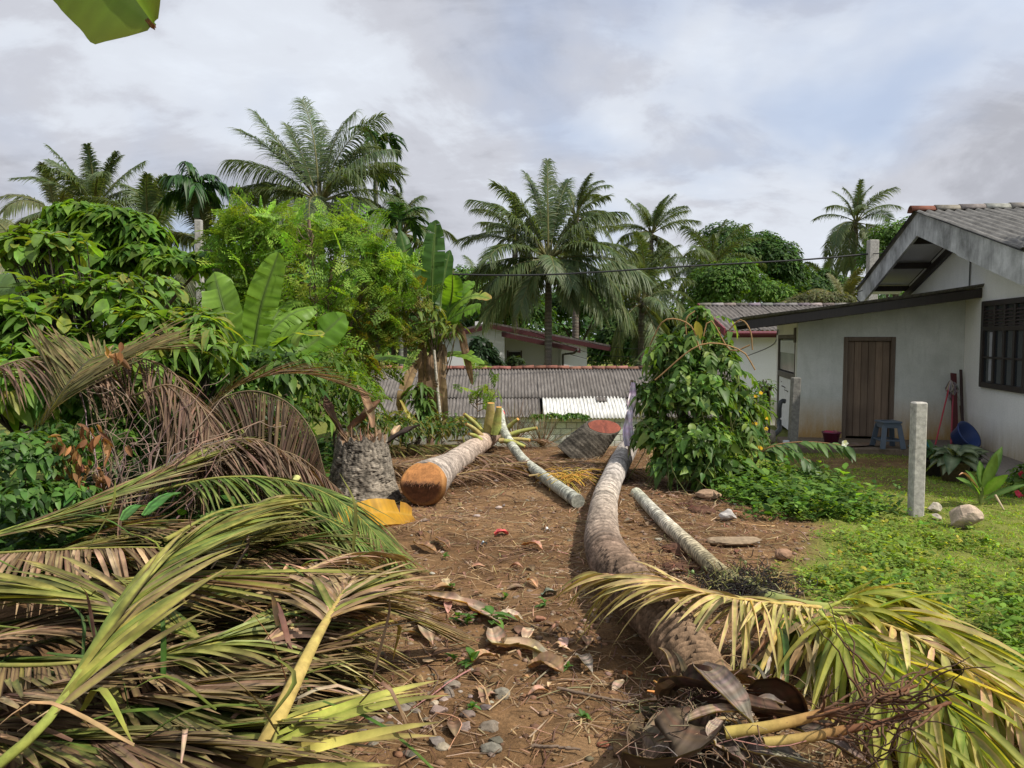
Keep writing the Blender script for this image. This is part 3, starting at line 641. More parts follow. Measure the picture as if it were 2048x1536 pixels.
# ------------------------------------------------------------------ palm fronds
def frond_curve(base, az, el, L, droop, n=22, side=0.0, k=1.4):
    s = np.linspace(0, 1, n); e = el - droop * s ** k; a = az + side * s ** 1.5
    d = np.stack([np.cos(e) * np.cos(a), np.cos(e) * np.sin(a), np.sin(e)], 1) * (L / (n - 1))
    return np.asarray(base) + np.vstack([np.zeros(3), np.cumsum(d[:-1], 0)])
PAL_PALM = [(.046, .092, .034), (.062, .115, .042), (.082, .135, .055), (.125, .16, .065)]
def frond_parts(P, nside, Lm, Wd, a0=70, a1=25, vee=15, grav=.3, pal=PAL_PALM, tip=(.2, .17, .08), s0=.12, up=(0, 0, 1), roll=0.0, twist=.25, S_=5,
                mid=None, sides=(-1, 1), wind=None, lj=.1, aj=.08, r0=.025, rcol=(.16, .16, .05), bow=0.0, prof=None, tipk=3.0, pw=None, wflat=1.0, mk=.7, edge2=None, gj=.25, fold=.35, endL=.35, aL=1.0):
    """rachis tube (MB) + leaflet set over a curve"""
    P = np.asarray(P); n = len(P); t, s, u = frames(P, up)
    if roll:
        c, q = math.cos(roll), math.sin(roll); s, u = s * c + u * q, u * c - s * q
    ss = np.linspace(s0, .995, nside); fi = ss * (n - 1); Ps = []; ds = []; ns = []; Ls = []; fr = []
    ip = lambda A: np.stack([np.interp(fi, np.arange(n), A[:, k]) for k in range(3)], 1)
    p_, t_, s_, u_ = ip(P), nrm(ip(t)), nrm(ip(s)), nrm(ip(u))
    rel = (ss - s0) / (1 - s0)
    prof_ = np.minimum(1, .55 + 1.6 * rel) * (1 - (1 - endL) * np.clip((rel - .45) / .55, 0, 1) ** 1.5)
    for sg in sides:
        ang = np.radians(a0 + (a1 - a0) * rel) + rng.normal(size=nside) * aj; v = np.radians(vee) + rng.normal(size=nside) * aj * .8
        ang = ang * (aL if sg < 0 else 1); d = t_ * np.cos(ang)[:, None] + np.sin(ang)[:, None] * (s_ * (sg * np.cos(v))[:, None] + u_ * np.sin(v)[:, None])
        if wind is not None: d = d + np.asarray(wind)
        d = nrm(d); nn = nrm(u_ * wflat + rdir(nside) * twist)
        # leaflet plane holds the rachis direction
        Ps.append(p_); ds.append(d); ns.append(nn); Ls.append(Lm * prof_ * (1 + lj * rng.normal(size=nside))); fr.append(rel)
    Ps, ds, ns, Ls, fr = map(np.concatenate, (Ps, ds, ns, Ls, fr)); m = len(Ps)
    col = pick(pal, m, .18, .07, pw)
    if prof is None:
        us = np.linspace(0, 1, S_); ws = np.interp(us, LEAFLET[:, 0], LEAFLET[:, 1]); prof = np.stack([us, ws], 1)
    g = grav * np.exp(gj * rng.normal(size=m))
    S3 = leafset(Ps, ds, ns, Ls, Wd * (1 + .12 * rng.normal(size=m)), g, prof, fold, True, col, tip if tip is None else jit(tip, m, .2, .08), tipk, mid, mk=mk, edge2=None if edge2 is None else pick(edge2, m, .2, .07))
    mb = MB(); R = r0 * np.interp(np.linspace(0, 1, n), [0, .12, .5, 1], [1.5, 1, .6, .15]); tube(mb, P, R, 6, jit(rcol, n, .08, .03), flat=.7)
    return mb, S3
def frond_obj(name, parent, P, mat, **kw):
    mb, S3 = frond_parts(P, **kw); addset(mb, S3); return OBJ(name, mb, mat, parent)
TRC = (.17, .145, .115)
def trunk_mb(P, R, n=10, col=TRC, ring=.13, amp=.06):
    P = np.asarray(P); L = np.linalg.norm(np.diff(P, axis=0), axis=1).sum(); m = max(int(L / ring * 4), 12); Q = resample(P, m)
    r = np.interp(np.linspace(0, 1, m), np.linspace(0, 1, len(R)), R); ph = (np.linspace(0, L, m) / ring) % 1
    r = r * (1 + amp * (ph < .3)); c = jit(col, m, .12, .04) * np.where(ph < .3, 1.15, .8)[:, None]
    mb = MB(); tube(mb, Q, r, n, c); return mb
def coconut_palm(px, py, D, label, L=4.6, nf=20, seed=0, base=None, lean=(0, 0), wind=(0, 0, 0), nl=100, elmax=86, elmin=-42, fr=None, r=.13, pal=PAL_PALM, lw=.036, ll=1.15, droop=(.7, 1.5), nuts=True, dead=0, fs=1.0):
    global rng
    keep = rng; rng = np.random.default_rng(100 + seed)
    c = AT(px, py, D); b = np.array([c[0] + lean[0], c[1] + lean[1], TZ(c[0], c[1]) - .2])
    t = thing('coconut_palm', b, label, 'palm tree', 'coconut palms behind the plot')
    mid = (b + c) / 2 + np.array([lean[0] * -.2, 0, 0]); OBJ('trunk', trunk_mb([b, mid, c + [0, 0, .1]], [r * 1.35, r, r * .9]), M['bark'], t)
    lst = fr or []
    if not fr:
        for i in range(nf):
            f = i / (nf - 1); az = i * 2.39996 + rng.normal() * .25; el = math.radians(elmax + (elmin - elmax) * f ** 1.15) + rng.normal() * .12
            lst.append((az, el, L * (.78 + .25 * min(1, f * 2.2)) * (1 + .06 * rng.normal()), rng.uniform(*droop) * (.65 + .5 * (1 - abs(f - .5)))))
    for i, (az, el, LL, dp) in enumerate(lst):
        LL = LL * fs
        old = el < -.15; P = frond_curve(c + np.array([math.cos(az), math.sin(az), 0]) * r * .8 + [0, 0, .15 * math.sin(el)], az, el, LL, dp, side=rng.normal() * .25)
        P = P + np.asarray(wind) * (np.linspace(0, 1, len(P)) ** 2)[:, None] * LL
        pl = [tuple(np.array(x) * (1.55, 1.3, 1.2)) for x in pal] if old else pal
        if dead and i >= len(lst) - dead: pl = [(.22, .14, .07), (.17, .11, .06)]
        frond_obj('frond', t, P, M['palm'], nside=nl, Lm=ll * max(LL, 2.6) / 4.6 * (.8 if LL < 2.6 else 1), Wd=lw, a0=64, a1=36, vee=14 if el > .2 else 2, grav=rng.uniform(.35, .95), pal=pl, tip=(.15, .18, .085), s0=.16, S_=5, endL=.5, r0=.045, rcol=(.17, .165, .06), wind=wind, mid=(.10, .13, .05), roll=rng.normal() * .3)
    if nuts:
        mb = MB()
        for k in range(9):
            a = rng.uniform(0, 6.28); q = c + np.array([math.cos(a) * .28, math.sin(a) * .28, rng.uniform(-.45, -.1)]); rock(mb, q, (.2, .2, .26), 1, .03, jit((.10, .10, .035), 1)[0], k)
        tag(OBJ('nuts', mb, M['twig'], t), kind='stuff')
    rng = keep; return t
R_ = math.radians
# the two big ones are set frond by frond (azimuth: 0 = right, 90 = away, -90 = toward the camera)
coconut_palm(640, 405, 27, 'tall coconut palm with upright fronds behind the feathery yellow-green shrub', seed=1, nl=104, r=.14, ll=1.3, fr=[(R_(100), R_(70), 3.4, .5), (R_(45), R_(66), 3.3, 1.0), (R_(140), R_(60), 3.3, .7), (R_(190), R_(40), 3.2, .8), (R_(10), R_(50), 3.2, 1.1), (R_(-50), R_(35), 3.0, 1.3),
    (R_(120), R_(83), 3.9, .5), (R_(60), R_(80), 3.9, .75), (R_(20), R_(76), 3.7, .95), (R_(165), R_(72), 2.9, .3), (R_(170), R_(52), 3.9, .5), (R_(185), R_(58), 3.6, .15),
    (R_(-20), R_(50), 3.4, 1.1), (R_(30), R_(42), 3.2, .9), (R_(175), R_(30), 3.0, 1.0), (R_(200), R_(22), 3.0, 1.4), (R_(-5), R_(22), 3.2, 1.2), (R_(-30), R_(10), 3.3, 1.4), (R_(-90), R_(5), 3.0, 1.6),
    (R_(-130), R_(-5), 3.0, 1.2), (R_(-60), R_(-10), 3.0, 1.2), (R_(150), R_(-5), 3.3, 1.0), (R_(215), R_(-20), 3.2, .9), (R_(-25), R_(-25), 3.2, .8), (R_(80), R_(10), 3.3, 1.0), (R_(-100), R_(-35), 2.6, .8), (R_(40), R_(60), 3.2, .6)])
coconut_palm(1097, 520, 26, 'big coconut palm with full drooping crown in front of the white house', seed=2, nl=124, r=.12, lw=.04, ll=1.2, fs=.93, fr=[
    (R_(95), R_(86), 3.6, .25), (R_(120), R_(78), 3.5, .5), (R_(60), R_(76), 3.3, .5), (R_(170), R_(70), 3.3, .7), (R_(10), R_(66), 3.2, .9), (R_(200), R_(55), 3.4, .9), (R_(-30), R_(52), 3.2, 1.1),
    (R_(150), R_(45), 3.3, .8), (R_(25), R_(42), 3.2, .8), (R_(180), R_(32), 3.3, .9), (R_(5), R_(28), 3.2, 1.1), (R_(215), R_(22), 3.2, 1.2), (R_(-45), R_(25), 3.2, 1.3), (R_(170), R_(8), 3.3, .9), (R_(-8), R_(8), 3.6, .9),
    (R_(-90), R_(8), 2.3, 1.3), (R_(-110), R_(-10), 2.2, 1.1), (R_(-70), R_(-5), 2.2, 1.2), (R_(-35), R_(0), 3.1, 1.1), (R_(-145), R_(-3), 2.9, 1.0), (R_(190), R_(-10), 3.4, .9), (R_(-20), R_(-18), 3.7, .8),
    (R_(-125), R_(-30), 2.4, .8), (R_(-60), R_(-32), 2.2, .8), (R_(-40), R_(-25), 3.0, .7), (R_(205), R_(-28), 3.3, .6), (R_(90), R_(20), 3.3, 1.0), (R_(60), R_(0), 3.3, 1.0), (R_(120), R_(-10), 3.3, 1.0)])
for a in [(1152, 432, 33, 'palm crown rising just behind the top of the big central coconut palm', dict(L=2.1, nf=16, seed=3)),
          (1030, 465, 34, 'coconut palm half hidden behind the left side of the big central palm', dict(L=2.1, nf=14, seed=4)),
          (1303, 468, 46, 'tall slim coconut palm with open star-shaped crown right of the central palm', dict(L=2.7, nf=22, seed=5, droop=(.5, 1.1))),
          (1290, 560, 40, 'coconut palm with upright young fronds below the open star-shaped crown', dict(L=2.7, nf=15, seed=6, elmin=-20)),
          (1283, 605, 31, 'low coconut palm with dark heart hanging beside the vine-covered bush', dict(L=2.3, nf=20, seed=7, elmin=-60)),
          (1425, 535, 40, 'windblown coconut palm in front of the dark round trees', dict(L=3.0, nf=19, seed=8, wind=(.05, 0, 0))),
          (1712, 445, 47, 'lone coconut palm standing tall against the sky left of the gable', dict(L=2.8, nf=22, seed=9, elmin=-70, lean=(-.3, 0))),
          (1690, 610, 38, 'low yellowish palm peeping out just left of the gable end', dict(L=2.0, nf=13, seed=10, pal=[(.12, .12, .04), (.2, .17, .06)])),
          (1650, 560, 60, 'small far palm left of the lone tall palm', dict(L=2.4, nf=14, seed=11)),
          (190, 415, 26, 'wide coconut palm with spiky fronds above the left shrubs', dict(L=2.2, nf=20, seed=12, droop=(.35, .9), elmin=-15)),
          (112, 430, 29, 'pale coconut palm at the left behind bare twigs', dict(L=2.0, nf=14, seed=13, pal=[(.10, .12, .045), (.14, .14, .06)])),
          (300, 480, 22, 'coconut palm with one frond stretching up left of the drooping palm', dict(L=2.4, nf=12, seed=14, elmin=-20)),
          (530, 430, 30, 'coconut palm tucked behind the left of the tall windblown palm', dict(L=1.9, nf=15, seed=15)),
          (805, 470, 29, 'coconut palm with grey arching fronds between the slim areca and banana leaf', dict(L=2.1, nf=18, seed=16, elmin=-60)),
          (420, 500, 20, 'coconut palm with brownish low fronds under the drooping palm', dict(L=2.0, nf=11, seed=17, pal=[(.12, .12, .05), (.09, .10, .04)])),
          (40, 505, 17, 'palm with one pale low frond at the left edge', dict(L=2.2, nf=9, seed=18, elmax=40, pal=[(.16, .17, .07)])),
          (955, 570, 60, 'small far palm over the tree line left of the big central palm', dict(L=3.0, nf=12, seed=19))]:
    coconut_palm(*a[:4], **a[4])
PAL_ARECA = [(.035, .09, .022), (.05, .12, .03), (.03, .07, .02)]
def areca_palm(px, py, D, label, L, nf, seed, hang=.7):
    global rng
    keep = rng; rng = np.random.default_rng(300 + seed); c = AT(px, py, D); b = np.array([c[0], c[1], TZ(c[0], c[1]) - .2]); t = thing('areca_palm', b, label, 'palm tree', 'slim areca palms')
    OBJ('trunk', trunk_mb([b, (b + c) / 2, c], [.08, .07, .06], 8, (.16, .16, .13)), M['bark'], t); mb = MB(); tube(mb, [c - [0, 0, .05], c + [0, 0, .55]], [.08, .06], 8, (.07, .13, .04)); OBJ('crown_shaft', mb, M['twig'], t)
    for i in range(nf):
        az = i * 2.4 + rng.normal() * .3; el = math.radians(rng.uniform(35, 85)); P = frond_curve(c + [0, 0, .5], az, el, L * rng.uniform(.8, 1.15), rng.uniform(1.4, 2.5), k=1.1)
        frond_obj('frond', t, P, M['palm'], nside=24, Lm=.55 * L / 1.6, Wd=.085, a0=55, a1=30, vee=15, grav=hang * rng.uniform(.7, 1.2), pal=PAL_ARECA, tip=None, s0=.15, S_=4, r0=.022, rcol=(.06, .11, .03), endL=.7)
    rng = keep; return t
areca_palm(393, 432, 19, 'slim areca palm with limp dark fronds hanging around its head', 1.0, 13, 1, 1.2)
areca_palm(752, 312, 30, 'tall areca palm with a fresh curled crown beside the tall coconut palm', 1.15, 9, 2, .3)
areca_palm(750, 385, 31, 'shorter areca palm right below the curled areca crown', 1.3, 10, 3, .5)
areca_palm(800, 480, 24, 'low dark areca palm above the banana leaf tip', 1.2, 7, 4, .5)

# ------------------------------------------------------------------ broadleaf crowns
def crown_set(lumps, n, size, asp=.5, pal=((.03, .065, .015), (.05, .10, .02), (.022, .05, .014)), droop=.3, prof=DIAM, k3=False, fill=.55, up=.6, lj=.25, pw=None, fold=.25, mid=None, tip=None, hollow=None):
    lumps = np.array(lumps, float); vol = np.prod(lumps[:, 3:], 1) ** (2 / 3); i = rng.choice(len(lumps), n, p=vol / vol.sum())
    d = rdir(n); d[:, 2] = np.where(d[:, 2] < -.3, -d[:, 2] * .6, d[:, 2]); d = nrm(d); r = 1 - fill * rng.random(n) ** 1.8
    rad = lumps[i, 3:]; wob = 1 + .5 * fbm(d[:, 0] * 2.6 + i * 3.1, d[:, 1] * 2.6 + d[:, 2] * 2, 3)
    P = lumps[i, :3] + d * rad * (r * wob)[:, None]
    nn = nrm(d * .7 + np.array([0, 0, up]) + rdir(n) * .5); tg = nrm(np.cross(nn, rdir(n)) + d * .35 - np.array([0, 0, .25]))
    L = size * np.exp(lj * rng.normal(size=n)); clump = .75 + .5 * vn(P[:, 0] / (size * 3.5) + 7, P[:, 1] / (size * 3.5) + P[:, 2] / (size * 3.5))
    col = pick(list(pal), n, .22, .08, pw) * clump[:, None]
    return leafset(P, tg, nn, L, L * asp, droop, prof, fold, k3, col, tip, 3.0, mid)
def limbs(mb, base, lumps, r, col=(.09, .07, .05), k=1.0):
    base = np.array(base, float); top = np.array([l[:3] for l in lumps]).mean(0); fork = base + (top - base) * .45
    tube(mb, resample([base, base + (fork - base) * .5 + [r * .6, 0, 0], fork], 8), np.linspace(r, r * .7, 8), 8, col)
    for l in lumps:
        e = np.array(l[:3]); m = (fork + e) / 2 + rdir(1)[0] * r * 1.5; tube(mb, resample([fork - (fork - base) * .08, m, e], 7), np.linspace(r * .6, r * .12, 7), 6, col)
    return mb
def PL(px, py, D, rx, ry=None, rd=None):
    """lump from pixel centre, pixel radii at distance D"""
    c = AT(px, py, D); s = D / FPX; ry = ry or rx; rd = rd or rx; return (*c, rx * s, rd * s, ry * s)
def broad_tree(name, lumps, n, size, label, cat='tree', r=.16, group=None, zb=None, mat='far', barkc=(.09, .07, .05), **kw):
    c = np.mean([l[:3] for l in lumps], 0); b = np.array([c[0], c[1], TZ(c[0], c[1]) - .1 if zb is None else zb]); t = thing(name, b, label, cat, group)
    OBJ('trunk', limbs(MB(), b, lumps, r, barkc), M['bark'], t); OBJ('crown', addset(MB(), crown_set(lumps, n, size, **kw)), M[mat], t); return t
DKG = [(.045, .10, .02), (.08, .15, .03), (.03, .07, .016)]; BRG = [(.085, .17, .024), (.12, .21, .032), (.06, .13, .02)]
MDG = [(.08, .155, .026), (.11, .20, .034), (.055, .115, .02)]
TG = 'trees behind the houses'
broad_tree('round_tree', [PL(1475, 520, 46, 75, 60), PL(1430, 560, 45, 60, 70), PL(1450, 475, 47, 50, 30)], 10000, .21, 'dark round tree right behind the windblown palm', group=TG, pal=DKG)
broad_tree('round_tree', [PL(1548, 530, 45, 50, 55), PL(1575, 560, 45, 40, 45), PL(1530, 490, 46, 32, 25)], 10000, .21, 'dark green tree with knobbly top against the sky left of the lone palm', group=TG, pal=DKG)
broad_tree('round_tree', [PL(1440, 570, 33, 60, 45), PL(1470, 545, 33, 45, 28), PL(1430, 600, 33, 50, 35)], 10000, .15, 'glossy green tree just above the grey neighbouring roof', group=TG, pal=MDG)
broad_tree('round_tree', [PL(1525, 590, 36, 40, 35), PL(1510, 565, 36, 25, 22), PL(1560, 600, 36, 35, 30)], 6500, .14, 'bright green tree low between the dark trees above the grey roof', group=TG, pal=BRG)
broad_tree('round_tree', [PL(1785, 480, 40, 45, 38), PL(1760, 520, 40, 45, 45), PL(1820, 470, 40, 40, 35), PL(1800, 540, 40, 50, 45)], 8000, .18, 'leafy green tree pressed against the left slope of the gable', group=TG, pal=MDG)
broad_tree('round_tree', [PL(1625, 585, 58, 50, 35), PL(1600, 555, 58, 30, 22), PL(1670, 575, 58, 30, 30), PL(1655, 550, 58, 18, 14)], 6500, .26, 'far dark tree under the small far palm', group=TG, pal=DKG)
broad_tree('small_tree', [PL(1640, 600, 30, 55, 18), PL(1600, 608, 30, 40, 14), PL(1680, 606, 30, 36, 16)], 3500, .13, 'pale olive bush showing over the ridge of the grey neighbouring roof', 'bush', .08, TG, pal=[(.11, .12, .045), (.15, .15, .07), (.08, .09, .03)])
broad_tree('round_tree', [PL(930, 560, 60, 40, 30), PL(985, 555, 60, 40, 30), PL(900, 575, 60, 30, 30), PL(960, 600, 58, 60, 40)], 6500, .26, 'far green tree low on the skyline between banana leaf and central palm', group=TG, pal=MDG)
# darker trees filling the space behind the white house and palms
fill = [(1235, 690, 40, 60, 75, 'dark tree filling the gap right of the white house'), (1320, 690, 42, 70, 80, 'dark tree behind the low palm with dark heart'), (1010, 620, 42, 90, 55, 'dark tree behind the maroon roof of the white house'),
        (1150, 610, 44, 90, 60, 'dark tree behind the trunk of the big central palm'), (1390, 660, 44, 60, 60, 'dark tree behind the top of the vine-covered bush'), (780, 640, 30, 90, 90, 'dark tree behind the banana with upright leaf'), (880, 640, 36, 60, 70, 'dark tree left of the white house'),
        (560, 560, 24, 120, 100, 'dark tree behind the left banana clump'), (420, 600, 20, 120, 110, 'dark tree behind the left large-leaved shrub'), (690, 600, 25, 110, 110, 'dark tree behind the feathery shrub'), (60, 600, 17, 130, 90, 'dense green tree behind the left edge shrubs'), (230, 590, 18, 130, 90, 'dense green tree behind the layered creeper'), (1240, 570, 50, 80, 60, 'far dark tree below the star-shaped palm crown')]
for (px, py, D, rx, ry, lb) in fill:
    broad_tree('forest_tree', [PL(px, py, D, rx * .7, ry * .7), PL(px - rx * .5, py + ry * .3, D + .5, rx * .6, ry * .6), PL(px + rx * .5, py + ry * .2, D - .4, rx * .6, ry * .6), PL(px + rx * .1, py - ry * .45, D, rx * .5, ry * .45)], 5200, D * .0058, lb, group=TG, pal=DKG if D > 25 else MDG)
def treeline():
    mb = MB(); L = []
    for px in range(-200, 2350, 60): L.append(PL(px + rng.uniform(-20, 20), 625 + rng.uniform(-20, 25), 92, 55, 42 + rng.uniform(-12, 18)))
    for px in range(500, 1800, 40): L.append(PL(px + rng.uniform(-15, 15), 655 + rng.uniform(-12, 12), 62, 36, 34))
    for px in range(-300, 2450, 50): L.append(PL(px, 690 + rng.uniform(-8, 8), 84, 50, 34))
    addset(mb, crown_set(L, 46000, .62, pal=DKG)); tag(OBJ('treeline', mb, M['far'], None, (0, 92, 0)), kind='stuff', label='distant dark green treeline closing the view behind the palms', cat='treeline')
treeline()

def channel(mb, P, Wd, arc=1.2, col=(.2, .15, .1), n=7, prof=((0, .5), (.3, 1), (.75, .9), (1, .1)), up=(0, 0, 1), roll=0.0, wave=.0, m=14, seed=0, th=.004):
    r = np.random.default_rng(seed); P = resample(P, m); t, s, u = frames(P, up)
    if roll: c, q = math.cos(roll), math.sin(roll); s, u = s * c + u * q, u * c - s * q
    prof = np.array(prof); x = np.linspace(0, 1, m); hw = Wd / 2 * np.interp(x, prof[:, 0], prof[:, 1]); a = np.linspace(-1, 1, n); arc = np.broadcast_to(arc, (m,))
    V = []; C = []; stk = (1 + .28 * r.normal(size=(n, 1))).clip(.45, 1.6)
    for i in range(m):
        A = max(abs(arc[i]), .05); R = hw[i] / A; sg = np.sign(arc[i]) or 1; ang = a * A
        V.append(P[i] + s[i] * (R * np.sin(ang))[:, None] + u[i] * (sg * R * (1 - np.cos(ang)) + wave * Wd * 3.2 * fbm(a * 1.6 + seed * 1.7, a * 0 + x[i] * 5 + seed, 3) * (.4 + abs(a)))[:, None]); C.append(np.repeat(jit(col, 1, .14, .06), n, 0) * stk * (1 + .1 * r.normal(size=(n, 1))))
    V = np.array(V); i = np.arange(m - 1)[:, None] * n; j = np.arange(n - 1)[None]; Q = np.stack([i + j, i + j + 1, i + n + j + 1, i + n + j], -1).reshape(-1, 4); k = m * n
    nr = np.repeat(u[:, None], n, 1).reshape(-1, 3); V = V.reshape(-1, 3); C = np.clip(np.array(C).reshape(-1, 3), .004, .9)
    mb.add(np.vstack([V, V - nr * th]), np.vstack([Q, Q[:, ::-1] + k]), None, np.vstack([C, C])); return mb
# ------------------------------------------------------------------ banana plants
def lamina(mb, P, Wd, tears=6, upv=(0, 0, 1), sag=.25, col=(.075, .16, .025), mid=(.13, .2, .05), tipcol=None, roll=0.0, nseg=44, prof=((0, .12), (.08, .55), (.3, .95), (.6, 1), (.85, .75), (.96, .4), (1, .06)), wave=.02, petiole=.0, seed=0, vee=.25, rad=.018, edge=0.0, stripe=.12):
    r = np.random.default_rng(seed); P = resample(P, nseg + 1); t, s, u = frames(P, upv)
    if roll: c, q = math.cos(roll), math.sin(roll); s, u = s * c + u * q, u * c - s * q
    prof = np.array(prof); x = np.linspace(0, 1, nseg + 1); x0 = petiole; xr = np.clip((x - x0) / (1 - x0), 0, 1); hw = Wd / 2 * np.interp(xr, prof[:, 0], prof[:, 1]) * (x >= x0)
    if edge: hw = hw * (1 + edge * 2.2 * fbm(x * 26 + 3, x * 0, 4))
    col = np.array(col)
    for sg in (-1, 1):
        cuts = np.sort(r.choice(np.arange(3, nseg - 1), tears, replace=False)) if tears else []
        seg = np.zeros(nseg + 1, int); 
        for cidx in cuts: seg[cidx:] += 1
        dsag = r.normal(size=tears + 1) * .22; dtilt = r.normal(size=tears + 1) * .12
        for g in range(tears + 1):
            idx = np.where(seg == g)[0]
            if g < tears: idx = np.append(idx, idx[-1] + 1)
            if len(idx) < 2: continue
            rows = []; cols = []
            for kk, i in enumerate(idx):
                f = np.linspace(0, 1, 6); shrink = 1 - (.06 if kk == len(idx) - 1 and g < tears else 0)
                lift = vee * f - (sag + dsag[g]) * f ** 2 * 1.3; out = np.sqrt(np.maximum(1 - .3 * lift ** 2, .3))
                q = P[i] + s[i] * (sg * hw[i] * f * out)[:, None] + u[i] * (hw[i] * lift + wave * np.sin(i * 1.3 + sg) * f * Wd)[:, None] + t[i] * (hw[i] * f * (.18 + dtilt[g]) * shrink)[:, None]
                rows.append(q); cc = col * (1 + stripe * np.sin(i * 2.1 + g)) * (1 + .1 * r.normal()); e = np.repeat(cc[None], 6, 0)
                if tipcol is not None and xr[i] > .55: w = ((xr[i] - .55) / .45) ** 1.2 * f ** .7; e = e * (1 - w[:, None]) + np.array(tipcol) * w[:, None]
                e[0] = np.array(mid); rows[-1] = q; cols.append(e)
            R = np.array(rows); m = len(rows); a = np.arange(m - 1)[:, None] * 6; b = np.arange(5)[None]; mb.add(R.reshape(-1, 3), np.stack([a + b, a + b + 1, a + 6 + b + 1, a + 6 + b], -1).reshape(-1, 4), None, np.clip(np.array(cols).reshape(-1, 3), .004, 1))
    tube(mb, P - u * .004, np.interp(x, [0, x0 + .02, 1], [rad * 1.5, rad, rad * .25]), 6, mid); return mb
BAN = (.12, .24, .026); BANL = (.18, .31, .045); BAND = (.045, .105, .022); BANY = (.30, .30, .05)
def banana(base, label, leaves, stem=None, r=.09, stemcol=(.16, .13, .07), name='banana_plant'):
    t = thing(name, base, label, 'banana plant')
    if stem is not None:
        m = 14; P = resample(stem, m); OBJ('pseudostem', tube(MB(), P, np.linspace(r, r * .6, m), 10, jit(stemcol, m, .2, .08)), M['bark'], t)
    for i, (P, w, kw) in enumerate(leaves):
        dry = kw.pop('dry', 0); o = OBJ('leaf', lamina(MB(), P, w, seed=i * 7 + abs(int(base[0] * 10)), **kw), M['dry'] if dry else M['banana'], t)
    return t
b1 = AT(505, 740, 10.2); b1[2] = .3
def A3(l, D): return [AT(x, y, D + dd) for x, y, dd in l]
banana((b1[0], b1[1], 0), 'banana plant with one broad upright leaf left of the thin dry trunk', [
    (A3([(500, 745, 0), (508, 690, 0), (525, 600, -.1), (557, 505, -.15)], 10.2), .42, dict(upv=(.45, -1, .2), tears=12, col=BANL, petiole=.12, vee=.15, sag=.1)),
    (A3([(490, 745, 0), (470, 690, 0), (445, 610, .1), (428, 545, .3)], 10.3), .5, dict(upv=(0, -1, .1), tears=3, col=BANL, petiole=.15, vee=.1, sag=.1)),
    (A3([(505, 745, 0), (530, 680, 0), (580, 630, .2), (632, 612, .4)], 10.3), .42, dict(upv=(0, -.5, 1), tears=9, col=BANL, petiole=.15)),
    (A3([(505, 745, 0), (540, 700, -.2), (590, 668, -.5), (640, 672, -.9)], 10.1), .45, dict(upv=(0, -.6, 1), tears=6, col=BANL, petiole=.1, tipcol=(.35, .3, .08))),
    (A3([(510, 750, 0), (560, 720, 0), (620, 690, .3), (690, 628, .5)], 10.5), .5, dict(upv=(0, -1, .5), tears=7, col=BAN, petiole=.1)),
    (A3([(485, 745, 0), (440, 690, -.3), (400, 660, -.5), (370, 680, -.8)], 10.0), .42, dict(upv=(0, -.7, 1), tears=6, col=BAN, petiole=.1)),
    (A3([(500, 740, 0), (540, 650, .5), (570, 610, .8), (602, 600, 1.1)], 10.3), .4, dict(upv=(0, -.5, 1), tears=8, col=BANL, petiole=.1)),
], stem=[(b1[0], b1[1], -.1), (b1[0], b1[1], .7), AT(500, 735, 10.2)], r=.1, stemcol=(.2, .2, .07))
b2 = AT(860, 740, 13); 
